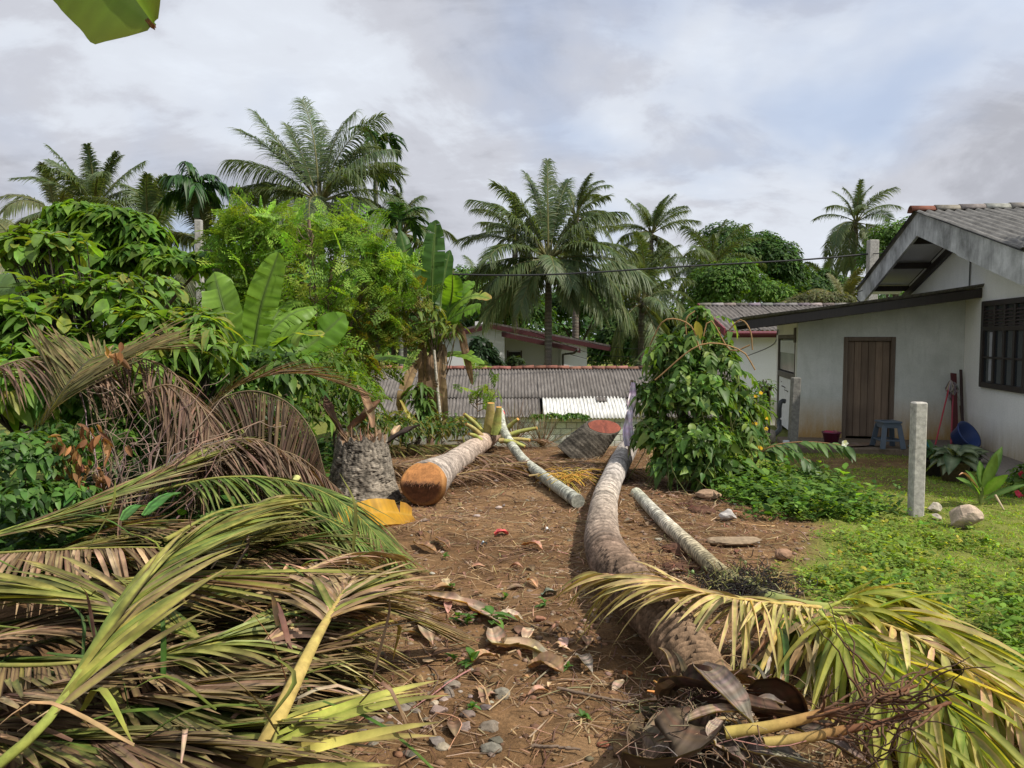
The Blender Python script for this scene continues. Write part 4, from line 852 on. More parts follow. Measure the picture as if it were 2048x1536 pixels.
banana((b2[0], b2[1], 0), 'banana clump with one tall upright leaf and dead hanging leaves before the shed', [
    (A3([(866, 640, 0), (864, 590, 0), (866, 520, 0), (872, 440, .1)], 13), .40, dict(upv=(0, -1, 0), tears=6, col=BAND, petiole=.14, vee=.1, sag=.05)),
    (A3([(880, 650, 0), (882, 600, .2), (889, 550, .3), (900, 500, .4)], 13), .26, dict(upv=(.3, -1, 0), tears=5, col=BAND, petiole=.1, vee=.1)),
    (A3([(885, 650, 0), (900, 610, 0), (905, 580, -.2), (905, 550, -.5)], 13), .34, dict(upv=(0, -1, .2), tears=3, col=BAN, petiole=.1)),
    (A3([(885, 645, 0), (905, 600, 0), (930, 575, 0), (948, 562, .1)], 13), .30, dict(upv=(0, -.7, 1), tears=5, col=BAN, petiole=.1)),
    (A3([(885, 650, 0), (910, 612, -.1), (945, 592, -.2), (982, 598, -.3)], 13), .34, dict(upv=(0, -.8, 1), tears=9, col=BANL, petiole=.1, tipcol=(.38, .2, .08))),
    (A3([(885, 655, 0), (905, 635, -.3), (930, 622, -.5), (962, 612, -.6)], 13), .34, dict(upv=(0, -.9, .7), tears=10, col=BAN, petiole=.1)),
    (A3([(862, 745, 0), (890, 708, -.2), (930, 708, -.5), (968, 728, -.8)], 13), .22, dict(upv=(0, -.7, 1), tears=5, col=BANL, petiole=.12)),
    (A3([(850, 650, 0), (830, 560, .5), (812, 510, .8), (800, 462, 1)], 13.5), .34, dict(upv=(0, -1, .2), tears=3, col=BAND, petiole=.3, vee=.1)),
    (A3([(855, 745, 0), (800, 718, .3), (760, 715, .5), (720, 725, .9)], 13), .3, dict(upv=(0, -.6, 1), tears=7, col=BAN, petiole=.15)),
    (A3([(855, 690, 0), (845, 700, -.2), (848, 760, -.3), (840, 860, -.3)], 12.8), .22, dict(upv=(0, -1, 0), tears=9, col=(.22, .14, .075), mid=(.2, .13, .07), vee=.4, dry=1)),
    (A3([(872, 690, 0), (885, 700, -.2), (880, 750, -.3), (890, 850, -.3)], 12.8), .2, dict(upv=(0, -1, 0), tears=9, col=(.26, .18, .10), mid=(.2, .13, .07), vee=.4, dry=1)),
    (A3([(880, 660, 0), (915, 650, -.2), (930, 700, -.3), (945, 770, -.3)], 12.8), .13, dict(upv=(0, -1, 0), tears=6, col=(.2, .12, .07), mid=(.2, .13, .07), vee=.5, dry=1)),
    (A3([(866, 700, 0), (862, 720, -.3), (866, 790, -.4), (872, 850, -.3)], 12.7), .2, dict(upv=(0, -1, 0), tears=8, col=(.19, .12, .07), mid=(.2, .13, .07), vee=.5, dry=1)),
    (A3([(845, 720, 0), (825, 740, -.3), (805, 790, -.5), (800, 830, -.3)], 12.8), .18, dict(upv=(0, -1, 0), tears=8, col=(.28, .19, .10), mid=(.2, .13, .07), vee=.5, dry=1)),
], stem=[(b2[0], b2[1], -.9), (b2[0], b2[1], .6), AT(866, 640, 13)], r=.075, stemcol=(.2, .15, .09))
banana(AT(20, 760, 9.5) * [1, 1, 0], 'banana plant sending broad pale leaves in from the left edge', [
    (A3([(-90, 640, 0), (-40, 585, 0), (30, 575, -.2), (118, 604, -.4)], 9.5), .40, dict(upv=(0, -1, .6), tears=2, col=(.13, .21, .07), petiole=.1)),
    (A3([(-90, 600, 0), (-60, 545, 0), (-20, 520, 0), (26, 528, .1)], 9.8), .36, dict(upv=(0, -.6, 1), tears=2, col=(.12, .2, .06), petiole=.1, tipcol=(.25, .12, .06))),
    (A3([(-60, 700, 0), (0, 650, 0), (40, 630, -.3), (80, 640, -.5)], 9.3), .38, dict(upv=(0, -.6, 1), tears=2, col=BAN, petiole=.1))],
    stem=[AT(-90, 860, 9.5), AT(-90, 600, 9.5)], r=.1)
# the leaf hanging into the picture at the top left, with the plant it grows on
def tl(px, py, D): return AT(px, py, D)
bp = np.array([-2.3, 1.0, 0])
banana((bp[0], bp[1], TZ(*bp[:2])), 'broad backlit banana leaf hanging in at the top left corner', [
    ([bp + [0, 0, 2.25], bp + [.35, .15, 2.75], tl(-120, -330, 1.6), tl(100, -190, 1.55), tl(228, -55, 1.5), tl(307, 48, 1.46)], .25, dict(upv=(0, -1, .15), tears=3, col=(.10, .20, .02), mid=(.17, .27, .06), tipcol=(.16, .19, .03), petiole=.3, roll=-.4, nseg=150, edge=.05, wave=.004, prof=((0, .12), (.08, .6), (.3, .95), (.6, 1), (.85, .97), (.95, .9), (1, .12)), vee=.5, sag=.1, rad=.007)),
    ([bp + [0, 0, 2.2], bp + [-.6, -.1, 2.8], bp + [-1.4, -.2, 2.6]], .4, dict(tears=4, col=BAN, petiole=.2)),
    ([bp + [0, 0, 2.2], bp + [-.1, -.7, 2.8], bp + [-.2, -1.5, 2.4]], .4, dict(tears=4, col=BAN, petiole=.2))], stem=[bp + [0, 0, -.1], bp + [0, 0, 1.2], bp + [0, 0, 2.25]], r=.11)

OBJ('leaf_tip', channel(MB(), [tl(294, 38, 1.455), tl(302, 50, 1.455), tl(312, 56, 1.455)], .014, 1.5, (.16, .08, .04), wave=.1, seed=4, m=10), M['dry'], [o for o in bpy.data.objects if o.name.startswith('banana_plant')][-1])
# ------------------------------------------------------------------ left shrubs
def rosette_shrub(name, label, base, tips, nl, size, asp, pal, stemr=.03, prof=OBOV, mat='gloss', mid=(.14, .22, .06), droop=(.3, .9), cat='shrub', up=.5, stemc=(.05, .04, .03)):
    t = thing(name, base, label, cat); st = MB(); lf = MB(); base = np.array(base, float); top = np.mean(tips, 0); fork = base * .55 + top * .45
    tube(st, resample([base, (base + fork) / 2 + [.05, 0, 0], fork], 8), np.linspace(stemr * 1.6, stemr, 8), 7, stemc)
    for e in tips:
        e = np.array(e); m = (fork + e) / 2 + rdir(1)[0] * .12 - [0, 0, .1]; C = resample([fork, m, e], 7); tube(st, C, np.linspace(stemr * .7, stemr * .15, 7), 5, stemc)
        k = max(3, int(nl * rng.uniform(.7, 1.3))); a = np.arange(k) * 2.4 + rng.uniform(0, 6.3); el = rng.uniform(-.35, .75, k)
        d = np.stack([np.cos(a) * np.cos(el), np.sin(a) * np.cos(el), np.sin(el)], 1); n = nrm(np.array([0, 0, 1.]) - d * d[:, 2:3] + rdir(k) * .25)
        L = size * rng.uniform(.35, 1.3, k); P = e - np.array([0, 0, 1]) * (rng.random(k) * size * .5)[:, None]; P = P + d * .02
        addset(lf, leafset(P, d, n, L, L * asp * rng.uniform(.85, 1.15, k), rng.uniform(*droop, k), prof, .22, True, pick(pal, k, .26, .1), None, 3, mid, sidebend=rng.normal(size=k) * .12, wave=.03))
    OBJ('stem', st, M['bark'], t); OBJ('foliage', lf, M[mat], t); return t
SHG = [(.12, .22, .028), (.16, .28, .036), (.085, .17, .024), (.20, .32, .042), (.13, .24, .03), (.10, .19, .026), (.26, .27, .045)]
def scat(lumps, n, zmin=None):
    L = np.array(lumps); i = rng.integers(0, len(L), n); d = rdir(n); d[:, 1] = -np.abs(d[:, 1]) * .9; d[:, 2] = np.where(d[:, 2] < -.5, -d[:, 2], d[:, 2]); r = rng.uniform(.55, 1, n)
    return L[i, :3] + nrm(d) * L[i, 3:] * r[:, None]
tips = scat([PL(120, 490, 9, 75, 35), PL(50, 490, 9, 55, 35), PL(230, 580, 8.8, 90, 50), PL(320, 590, 9.2, 80, 50), PL(100, 600, 8.6, 80, 60), PL(280, 650, 8.5, 90, 55), PL(390, 650, 8.8, 55, 45), PL(170, 690, 8.5, 100, 50)], 150)
rosette_shrub('leafy_shrub', 'large-leaved bright green shrub filling the left below the palms', (AT(165, 800, 9)[0], 9.0, 0), tips, 8, .25, .46, SHG)
tips = scat([PL(400, 660, 8.6, 60, 40), PL(430, 690, 8.4, 60, 40), PL(340, 700, 8.2, 60, 50)], 40)
rosette_shrub('leafy_shrub', 'shrub with narrow glossy drooping leaves beside the left banana plant', (AT(380, 800, 8.7)[0], 8.7, 0), tips, 8, .27, .28, SHG, droop=(.5, 1.3), prof=LANCE)
tips = scat([PL(30, 640, 8, 70, 50), PL(40, 720, 7.8, 90, 60), PL(150, 740, 7.8, 80, 50), PL(-60, 680, 8, 60, 60)], 60)
rosette_shrub('leafy_shrub', 'light green shrub with broad soft leaves at the left edge', (AT(30, 800, 8)[0], 8, 0), tips, 8, .26, .55, [(.13, .24, .035), (.18, .29, .05), (.10, .19, .03)], prof=OVAL)
# layered creeper over a small tree
lump = [PL(160, 425, 13, 55, 20), PL(230, 440, 12.8, 65, 22), PL(285, 470, 12.6, 40, 28), PL(130, 460, 13, 60, 22), PL(220, 480, 13, 80, 25), PL(300, 510, 12.5, 60, 22), PL(350, 530, 12.3, 60, 18), PL(420, 515, 12.4, 40, 10), PL(200, 540, 13, 110, 40)]
broad_tree('creeper_tree', lump, 5200, .16, 'small tree smothered in layered light green heart-leaved creeper behind the left shrub', r=.09, mat='leaf', prof=HEART, k3=True, asp=.7, pal=[(.11, .21, .026), (.15, .26, .035), (.08, .16, .022)], up=1.3, droop=.55, fill=.4)
# feathery shrub: pinnate sprays
def spray_tmpl(npin=7, nlf=7, L=.34):
    P = []; d = []; Ls = []
    for i in range(npin):
        x = L * (.2 + .8 * i / (npin - 1))
        for sg in (-1, 1):
            pl = L * .42 * (1 - .55 * i / (npin - 1))
            for j in range(nlf):
                f = (j + .6) / nlf
                P.append((x + pl * f * .45, sg * pl * f * .9, -.25 * x * x / L - .1 * pl * f)); d.append((.6, sg * .5 + (.5 if j % 2 else -.5), 0)); Ls.append(.032 * (1 - .25 * f))
    return np.array(P), nrm(np.array(d)), np.array(Ls)
def feather_shrub(name, label, base, stems, lumps, nsp, pal, L=.34, cat='tree', lsz=1.0, dead=False, bark=(.17, .125, .08)):
    t = thing(name, base, label, cat); st = MB()
    for C, r in stems: C = resample(C, 24); tube(st, C + rng.normal(size=C.shape) * r * .25, np.linspace(r, r * .5, 24), 7, jit(bark, 24, .2, .08))
    tp, td, tl_ = spray_tmpl(L=L); ends = scat(lumps, nsp); ctr = np.array([l[:3] for l in lumps])
    lf = MB(); allS = np.concatenate([resample(C, 30) for C, r in stems])
    for e in ends[::4]:
        a = allS[np.argmin(np.linalg.norm(allS - e - [0, 0, -.3], axis=1))]; tube(st, resample([a, (a + e) / 2 + rdir(1)[0] * .1, e], 5), [.012, .01, .008, .006, .004], 4, bark)
    for e in ends:
        az = rng.uniform(0, 6.28); el = rng.normal() * .7; x = np.array([math.cos(az) * math.cos(el), math.sin(az) * math.cos(el), math.sin(el)]); y = nrm(np.cross([0, 0, 1], x) + rdir(1)[0] * .8); z = nrm(np.cross(x, y)); B = np.stack([x, y, z], 0); k = rng.uniform(.7, 1.3)
        keep = rng.random(len(tp)) < .8; P = e + (tp[keep] * k) @ B; d = td[keep] @ B; m = len(P); nn = nrm(z + rdir(m) * .45); ll = tl_[keep] * k * lsz
        addset(lf, leafset(P, d, nn, ll * 1.5, ll * .85, .2, DIAM, 0, False, jit(pick(pal, 1, .2, .06)[0], m, .14, .05)))
    OBJ('stem', st, M['bark'], t); OBJ('foliage', lf, M['leaf'], t); return t
FTH = [(.19, .31, .042), (.25, .37, .06), (.14, .25, .034)]
fb = (AT(640, 800, 11.5)[0], 11.5, 0)
feather_shrub('feathery_tree', 'slender feathery yellow-green tree with thin peeling trunks in the middle left', fb,
    [([AT(640, 830, 11.4), AT(632, 700, 11.4), AT(628, 560, 11.4), AT(618, 440, 11.4)], .045), ([AT(650, 830, 11.6), AT(648, 700, 11.6), AT(660, 560, 11.7), AT(690, 450, 11.9)], .04), ([AT(610, 800, 12), AT(580, 640, 12), AT(560, 520, 12.2)], .025), ([AT(690, 800, 12), AT(690, 690, 12), AT(740, 560, 12.3)], .03)],
    [PL(520, 470, 12, 60, 45), PL(600, 475, 12, 70, 45), PL(690, 475, 12, 70, 50), PL(640, 540, 11.6, 110, 70), PL(760, 520, 12.4, 70, 60), PL(500, 540, 12, 55, 50), PL(580, 620, 11.7, 80, 50), PL(720, 600, 12, 90, 60), PL(470, 590, 12, 40, 40), PL(790, 560, 12.4, 45, 45), PL(470, 480, 12, 40, 40), PL(640, 660, 11.5, 60, 50)], 760, FTH, lsz=1.0)
feather_shrub('feathery_tree', 'second feathery tree with yellowing leaflets between thin pole and banana clump', (AT(760, 800, 12.6)[0], 12.6, 0),
    [([AT(735, 840, 12.6), AT(735, 700, 12.6), AT(760, 600, 12.8)], .03), ([AT(835, 840, 12.8), AT(845, 700, 12.8), AT(838, 580, 12.8)], .03)],
    [PL(760, 650, 12.6, 70, 50), PL(820, 600, 12.8, 45, 50), PL(700, 680, 12.4, 60, 50), PL(800, 680, 12.6, 60, 40), PL(720, 730, 12, 50, 40)], 230, [(.10, .17, .025), (.13, .19, .025), (.2, .19, .03)])
feather_shrub('feathery_sapling', 'small feathery sapling standing before the shed roof', (AT(955, 830, 13.4)[0], 13.4, TZ(AT(955, 830, 13.4)[0], 13.4)), [([AT(955, 900, 13.4), AT(955, 800, 13.4), AT(958, 760, 13.4)], .012)], [PL(945, 785, 13.4, 30, 14), PL(978, 780, 13.4, 22, 14), PL(950, 740, 13.6, 14, 8)], 22, FTH, L=.3, cat='sapling')
feather_shrub('feathery_sapling', 'small feathery sapling beside the left stump', (AT(700, 800, 10.8)[0], 10.8, 0), [([AT(700, 900, 10.8), AT(700, 780, 10.8), AT(705, 740, 10.8)], .014)], [PL(690, 770, 10.8, 40, 30), PL(740, 800, 11, 40, 30), PL(670, 740, 11, 30, 25)], 45, FTH, L=.3, cat='sapling')
tips = [AT(860 + 25 * math.cos(i * 1.3) + rng.uniform(-15, 15), 640 + 30 * math.sin(i * 2.1), 12.6) for i in range(12)] + [AT(880 + rng.uniform(-30, 40), 650 + rng.uniform(-15, 20), 12.5) for i in range(8)]
rosette_shrub('leafy_shrub', 'thin yellowing bush with drooping leaves in front of the banana clump', (AT(875, 830, 12.6)[0], 12.6, 0), tips, 8, .2, .3, [(.14, .17, .03), (.22, .22, .04), (.09, .14, .025)], droop=(.6, 1.4), prof=LANCE, stemc=(.18, .13, .08), stemr=.02)
tips = [AT(840 + rng.uniform(-40, 20), 790 + rng.uniform(-30, 30), 12.2) for i in range(14)]
rosette_shrub('leafy_shrub', 'dark green low bush at the foot of the banana clump before the shed', (AT(830, 870, 12.2)[0], 12.2, 0), tips, 9, .22, .3, MDG, droop=(.4, 1.2), prof=LANCE)
st = MB(); tube(st, resample([AT(868, 700, 12.3), AT(876, 790, 12.3), AT(886, 890, 12.2)], 10), np.linspace(.022, .03, 10), 7, (.42, .38, .31)); tag(OBJ('pole', st, M['bark'], None, AT(886, 890, 12.2)), 'thin pale bare pole leaning before the shed roof', 'pole')
# bush in front of the white house
broad_tree('dark_bush', [PL(965, 710, 21, 26, 28), PL(960, 688, 21, 16, 16), PL(985, 728, 21, 20, 14)], 1100, .17, 'dark glossy bush standing before the white house wall', 'bush', .05, zb=-1.0, mat='gloss', pal=[(.02, .045, .014), (.03, .06, .02)], prof=OVAL, asp=.42)
broad_tree('dark_bush', [PL(1030, 728, 22, 14, 16)], 300, .14, 'small dark bush beside the dark doorway of the white house', 'bush', .03, zb=-1.0, pal=[(.03, .05, .014)], prof=OVAL, asp=.42)
broad_tree('hedge', [PL(1250, 742, 24, 50, 9), PL(1200, 743, 24, 30, 6), PL(1330, 735, 24, 40, 12)], 1600, .13, 'low green bushes showing just over the shed ridge', 'bush', .04, zb=-1.0, pal=BRG, prof=OVAL)
# creeper along the shed eave
mb = MB(); L = [PL(1070 + i * 14, 832 + 2 * math.sin(i * 2.), 17.75, 9, 4, 4) for i in range(8)]; addset(mb, crown_set(L, 600, .07, .6, BRG, .4, OVAL, True)); tag(OBJ('creeper', mb, M['leaf'], None, AT(1110, 834, 17.6)), 'green creeper trailing along the eave of the low shed', 'creeper')

broad_tree('yard_tree', [(9.8, 7.3, 5.0, 1.6, 1.2, 1.3), (8.8, 7.9, 5.4, 1.3, 1.1, 1.1), (10.2, 7.6, 5.6, 1.5, 1.4, 1.2)], 5200, .16, 'leafy tree off to the right that shades the yard by the gable', r=.14, mat='leaf', pal=MDG)
# ------------------------------------------------------------------ vine-covered bush on the right
def rest(px, py, D): p = AT(px, py, D); return p
bb = GT(1385, 965); bb[1] = 9.5
vl = [PL(1390, 690, 9.5, 48, 45, 50), PL(1345, 740, 9.3, 45, 45), PL(1430, 730, 9.4, 45, 50), PL(1310, 800, 9.3, 42, 50), PL(1385, 800, 9.1, 70, 70), PL(1455, 810, 9.4, 45, 60), PL(1310, 880, 9.2, 48, 55), PL(1390, 890, 8.9, 80, 55), PL(1470, 880, 9.4, 40, 55), PL(1370, 935, 8.9, 75, 30), PL(1450, 935, 9.1, 50, 30), PL(1400, 640, 9.5, 22, 28), PL(1340, 690, 9.3, 25, 22), PL(1490, 830, 9.5, 22, 35)]
vine = thing('vine_bush', (bb[0], 9.5, 0), 'tall bush smothered in hanging vines in front of the shed and lean-to', 'bush')
st = limbs(MB(), (bb[0], 9.6, -.1), vl, .06, (.10, .08, .055))
for k in range(120):
    a = scat(vl, 1)[0]; b = a + np.array([rng.normal() * .15, -abs(rng.normal()) * .1, -rng.uniform(.3, 1.0)]); b[2] = max(b[2], .03)
    tube(st, resample([a, (a + b) / 2 + [rng.normal() * .06, -.06, 0], b], 7), .005, 4, jit((.13, .15, .05), 1)[0])
for (q) in ([(1300, 690, 9.3), (1330, 640, 9.2), (1380, 650, 9.1), (1400, 700, 9.0)], [(1450, 670, 9.3), (1480, 640, 9.2), (1500, 660, 9.1), (1505, 700, 9.1)], [(1375, 690, 9.2), (1372, 640, 9.2), (1390, 622, 9.2)], [(1400, 700, 9.2), (1420, 640, 9.2), (1460, 700, 9.1), (1500, 690, 9)], [(1310, 760, 9.0), (1400, 690, 8.9), (1480, 700, 8.9), (1510, 740, 8.9)]):
    tube(st, resample([AT(*p) for p in q], 14), .009, 5, (.30, .18, .08))
OBJ('stem', st, M['twig'], vine)
VP = [(.085, .165, .03), (.13, .22, .04), (.055, .115, .024), (.19, .28, .06), (.10, .18, .03), (.075, .14, .028)]
lf = MB(); addset(lf, crown_set(vl, 8200, .072, .62, VP, .4, HEART, True, fill=.75, up=.3, lj=.4))
for e in scat(vl[:6] + vl[8:], 46):    # drooping compound leaves
    az = rng.uniform(0, 6.28); P = frond_curve(e, az, rng.uniform(-.1, .7), .38, 1.9, 8, k=1.0); _, S3 = frond_parts(P, nside=6, Lm=.11, Wd=.05, a0=70, a1=40, vee=0, grav=.5, pal=VP, tip=None, s0=.2, S_=5, prof=OVAL, r0=.004, endL=.9); addset(lf, S3)
OBJ('foliage', lf, M['gloss'], vine)
# whorls of long leaves on top of the bush
tips = [AT(x, y, 9.3) for x, y in ((1300, 690), (1330, 668), (1375, 650), (1395, 630), (1425, 655), (1460, 665), (1280, 775), (1410, 612))]
rosette_shrub('cassava_plant', 'plant with drooping fingered leaves reaching over the top of the vine bush', (bb[0], 9.7, 0), tips, 7, .22, .3, [(.08, .16, .025), (.09, .17, .03), (.045, .10, .02)], droop=(.3, 1.2), prof=LANCE, stemc=(.2, .13, .07), stemr=.018, cat='plant')
mb = MB(); addset(mb, leafset(np.array([AT(1392, 642, 9.05)]), np.array([[.3, 0, -1.]]), np.array([[0, -1., 0]]), .2, .1, .1, OVAL, .2, True, (.35, .3, .05))); tag(OBJ('yellow_leaf', mb, M['leaf'], None, AT(1392, 642, 9.05)), 'single yellowed leaf hanging at the top of the vine bush', 'leaf')
# yellow flowering shrub behind it
yl = [PL(1510, 830, 10.2, 28, 50), PL(1500, 880, 10.0, 32, 40)]
ys = thing('flowering_shrub', (AT(1510, 890, 10.2)[0], 10.2, 0), 'light green shrub with yellow flowers between vine bush and lean-to', 'shrub'); OBJ('stem', limbs(MB(), (AT(1510, 890, 10.2)[0], 10.2, -.1), yl, .02), M['twig'], ys)
OBJ('foliage', addset(MB(), crown_set(yl, 900, .07, .4, BRG, .3, LANCE, True)), M['leaf'], ys)
for k in range(26):
    p = scat(yl, 1)[0]; mb = MB(); a = np.arange(5) * 1.2566; d = np.stack([np.cos(a), np.sin(a) * .6, np.sin(a) * .8], 1); addset(mb, leafset(np.repeat(p[None] + [[0, -.06, 0]], 5, 0), d, np.array([[0, -1., .3]]), .03, .026, 0, OVAL, .1, False, (.75, .5, .02))); OBJ('flower', mb, M['leaf'], ys)
# thicket of climbing twigs by the neighbour's wall
ct = MB(); 
for k in range(16): q = AT(1530 + rng.uniform(-14, 14), 790 + rng.uniform(-40, 20), 11.6); tube(ct, resample([AT(1528 + rng.uniform(-8, 8), 880, 11.6), (q + AT(1528, 850, 11.6)) / 2 + rdir(1)[0] * .06, q], 6), .01, 4, (.12, .09, .07))
cs = thing('twiggy_shrub', AT(1528, 885, 11.6), 'twiggy half-bare shrub on a dark post left of the lean-to', 'shrub'); box2(ct, AT(1532, 880, 11.8) - [.05, 0, 0], AT(1536, 772, 11.8) + [.05, .08, 0], .01, (.05, .04, .035)); OBJ('stem', ct, M['twig'], cs)
OBJ('foliage', addset(MB(), crown_set([PL(1528, 780, 11.6, 22, 25), PL(1525, 820, 11.5, 20, 30)], 200, .08, .3, MDG, .3, LANCE, True)), M['leaf'], cs)
# ------------------------------------------------------------------ logs and stumps
def log_mb(P, R, ring=.045, amp=.05, n=40, step=.011, base=(.33, .28, .235), dark=(.05, .038, .028), crack=.5, wob=.35, seed=0, tint=None, up=(0, 0, 1), endcol=None, lump=.06, fiss=0.0, rc=1.0, ampf=(1, 1), lichen=0.0):
    r = np.random.default_rng(seed); P = np.asarray(P, float); L = np.linalg.norm(np.diff(P, axis=0), axis=1).sum(); m = max(int(L / step), 30); Q = resample(P, m)
    Rr = np.interp(np.linspace(0, 1, m), np.linspace(0, 1, len(R)), R); sN = np.linspace(0, L, m)[:, None]; a = np.linspace(0, 2 * np.pi, n, endpoint=False)[None]
    ca, sa = np.cos(a), np.sin(a); o = r.uniform(0, 40)
    ph = sN / ring * (1 + .12 * (vn(sN * 1.7 + o, sN * 0) - .5)) + wob * (vn(ca * 1.5 + o + sN * .8, sa * 1.5 + sN * 2.0) - .5) * 2.5; fz0 = np.floor(a * 30 / 6.2832 + 1.1 * (vn(sN * 16 + 5 * ca, 3 * sa + sN * 3) - .5)); ph = ph + (.9 * hsh(fz0, fz0 * 0 + 2.7) if fiss else 0); idx = np.floor(ph); f = ph - idx
    gate = vn(ca * 2.2 + idx * 1.7 + o, sa * 2.2 + idx * 3.1) ; nz = fbm(ca * 3 + o, sa * 3 + sN * 14, 4)
    amp = amp * np.interp(np.linspace(0, 1, m)[:, None], np.linspace(0, 1, len(ampf)), ampf); disp = 1 + amp * (f - .5) - amp * 1.6 * (f < .2) * (gate > 1 - crack) + lump * fbm(ca * 1.1 + sN * 1.3 + o, sa * 1.1, 3) + .05 * nz
    b = np.array(base); c = b[None, None] * (1 - .5 * rc + .85 * rc * f - .35 * (1 - rc) + 1.3 * nz)[..., None]; tn = .72 + .56 * hsh(idx + o, idx * 0)
    c = c * tn[..., None]
    dk = ((f < .27) * (gate > 1 - crack))[..., None]; c = c * (1 - dk * .85) + np.array(dark) * dk * .85
    if fiss:
        fz = a * 30 / 6.2832 + 1.1 * (vn(sN * 16 + 5 * ca, 3 * sa + sN * 3) - .5) + .5 * hsh(idx, idx * 0); fk = ((fz - np.floor(fz)) < .24 + .3 * (vn(ca * 4, sa * 4 + sN * 9) - .5))[..., None] * fiss; c = c * (1 - .75 * fk); disp = disp - .03 * fk[..., 0]
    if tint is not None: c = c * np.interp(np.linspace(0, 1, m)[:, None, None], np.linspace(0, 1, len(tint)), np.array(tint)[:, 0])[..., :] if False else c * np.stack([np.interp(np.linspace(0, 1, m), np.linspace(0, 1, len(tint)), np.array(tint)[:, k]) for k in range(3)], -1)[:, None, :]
    mb = MB(); tube(mb, Q, Rr, n, np.clip(c, .008, .8), True, 1.0, up, disp); return mb, Q, Rr
LG = 'felled trunks on the bare soil'
# left log with the hinge cut facing the camera and cut frond stubs at the crown
p1 = [G(850, 966, .225), G(900, 930, .17), G(958, 890, .18), G(986, 868, .20)]
log1 = thing('felled_coconut_palm', (p1[0][0], p1[0][1], 0), 'felled coconut trunk with big orange saw cut, tapering back to chopped frond stubs', 'felled palm', LG)
mb, Q1, R1 = log_mb(p1, [.225, .15, .138, .135], .06, .07, 44, .010, (.36, .29, .235), crack=.6, seed=3, tint=[(.8, .85, .9), (1, 1, 1), (1.15, 1, .9)]); OBJ('trunk', mb, M['bark'], log1)
def cutface(c, nrm_, r, mode=0):
    nn = nrm(np.array(nrm_, float)); s = nrm(np.cross(nn, [0, 0, 1.])); u = np.cross(s, nn); mb = MB(); K = 40; a = np.linspace(0, 2 * np.pi, K, endpoint=False); rows = np.linspace(0, 1, 12); V = []; C = []
    for q in rows:
        x = np.cos(a) * r * q; y = np.sin(a) * r * q
        dep = np.where(y > -.05 * r, .55 * (y + .05 * r), -.42 * (y + .05 * r)) if mode == 0 else 0 * x
        V.append(c + s * x[:, None] + u * y[:, None] + nn * (.125 - dep)[:, None] * (1 if mode == 0 else 0) + nn * (.004 * fbm(x * 30, y * 90, 3))[:, None])
        nz = fbm(x * 14 + 3, y * 60, 4); b = np.where((y > -.05 * r)[:, None], np.array([.36, .155, .05]), np.array([.11, .045, .02])) if mode == 0 else np.repeat([[.42, .13, .06]], K, 0)  # hinge cut: lower half is browner wood with its shade put into the colour
        ed = np.clip((q - .82) / .18, 0, 1); b = b * (1 + 1.3 * nz[:, None]); b = b * (1 - .35 * ed) + np.array([.5, .25, .07]) * .35 * ed
        if mode == 0: k = np.exp(-((y + .05 * r + .03 * r * np.sin(x * 60)) / (.15 * r)) ** 2) * (x > -.6 * r); b = b * (1 - .8 * k[:, None]) + np.array([.07, .035, .02]) * .8 * k[:, None]  # dark band under the hinge: painted shadow and splintered wood
        C.append(b)
    V.append(V[-1] - nn * .16); C.append(C[-1] * .6); V = np.array(V); i = np.arange(12)[:, None] * K; j = np.arange(K)[None]; k = (j + 1) % K
    mb.add(V.reshape(-1, 3), np.stack([i + j, i + k, i + K + k, i + K + j], -1).reshape(-1, 4), None, np.clip(np.array(C).reshape(-1, 3), .01, .9)); return mb
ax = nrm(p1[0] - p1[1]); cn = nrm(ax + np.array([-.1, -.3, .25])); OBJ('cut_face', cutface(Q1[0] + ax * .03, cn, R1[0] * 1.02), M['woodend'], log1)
mb = MB(); s_ = nrm(np.cross(cn, [0, 0, 1.])); u_ = np.cross(s_, cn)
for k in range(70): a_ = Q1[0] + ax * .03 + cn * .13 + s_ * rng.uniform(-.2, .17) + u_ * rng.normal() * .012; tube(mb, [a_ - cn * .03, a_ + cn * rng.uniform(.0, .03) - u_ * rng.uniform(.0, .05)], [.006, .0015], 4, jit((.12, .055, .025), 1)[0])
OBJ('splinter', mb, M['woodend'], log1)
stubs = [((978, 868), (982, 806), .07, 11.6), ((992, 868), (998, 814), .06, 11.5), ((968, 868), (928, 828), .055, 11.6), ((962, 872), (932, 848), .05, 11.3), ((1006, 868), (1036, 838), .05, 11.7), ((1004, 876), (1074, 856), .05, 11.4), ((1000, 882), (1060, 880), .045, 11.2), ((960, 880), (938, 868), .045, 11.0), ((1010, 882), (1050, 893), .04, 11.0)]
for i, (a, b, w, D) in enumerate(stubs):
    A, B = AT(*a, D), AT(*b, D - .1); A[2] = max(A[2], .12); B[2] = max(B[2], .08); c = (.30, .30, .085) if i % 3 else (.34, .27, .10)
    mb = MB(); P = resample([A, (A + B) / 2 + [0, 0, .02], B], 8); tube(mb, P, np.linspace(w * 1.5, w * .8, 8), 10, jit(c, 8, .1, .05), False, .6); tube(mb, [P[-1], P[-1] + (P[-1] - P[-2]) * .01], [w * .8, w * .1], 10, (.5, .26, .08), False, .6); OBJ('frond_stub', mb, M['twig'], log1)
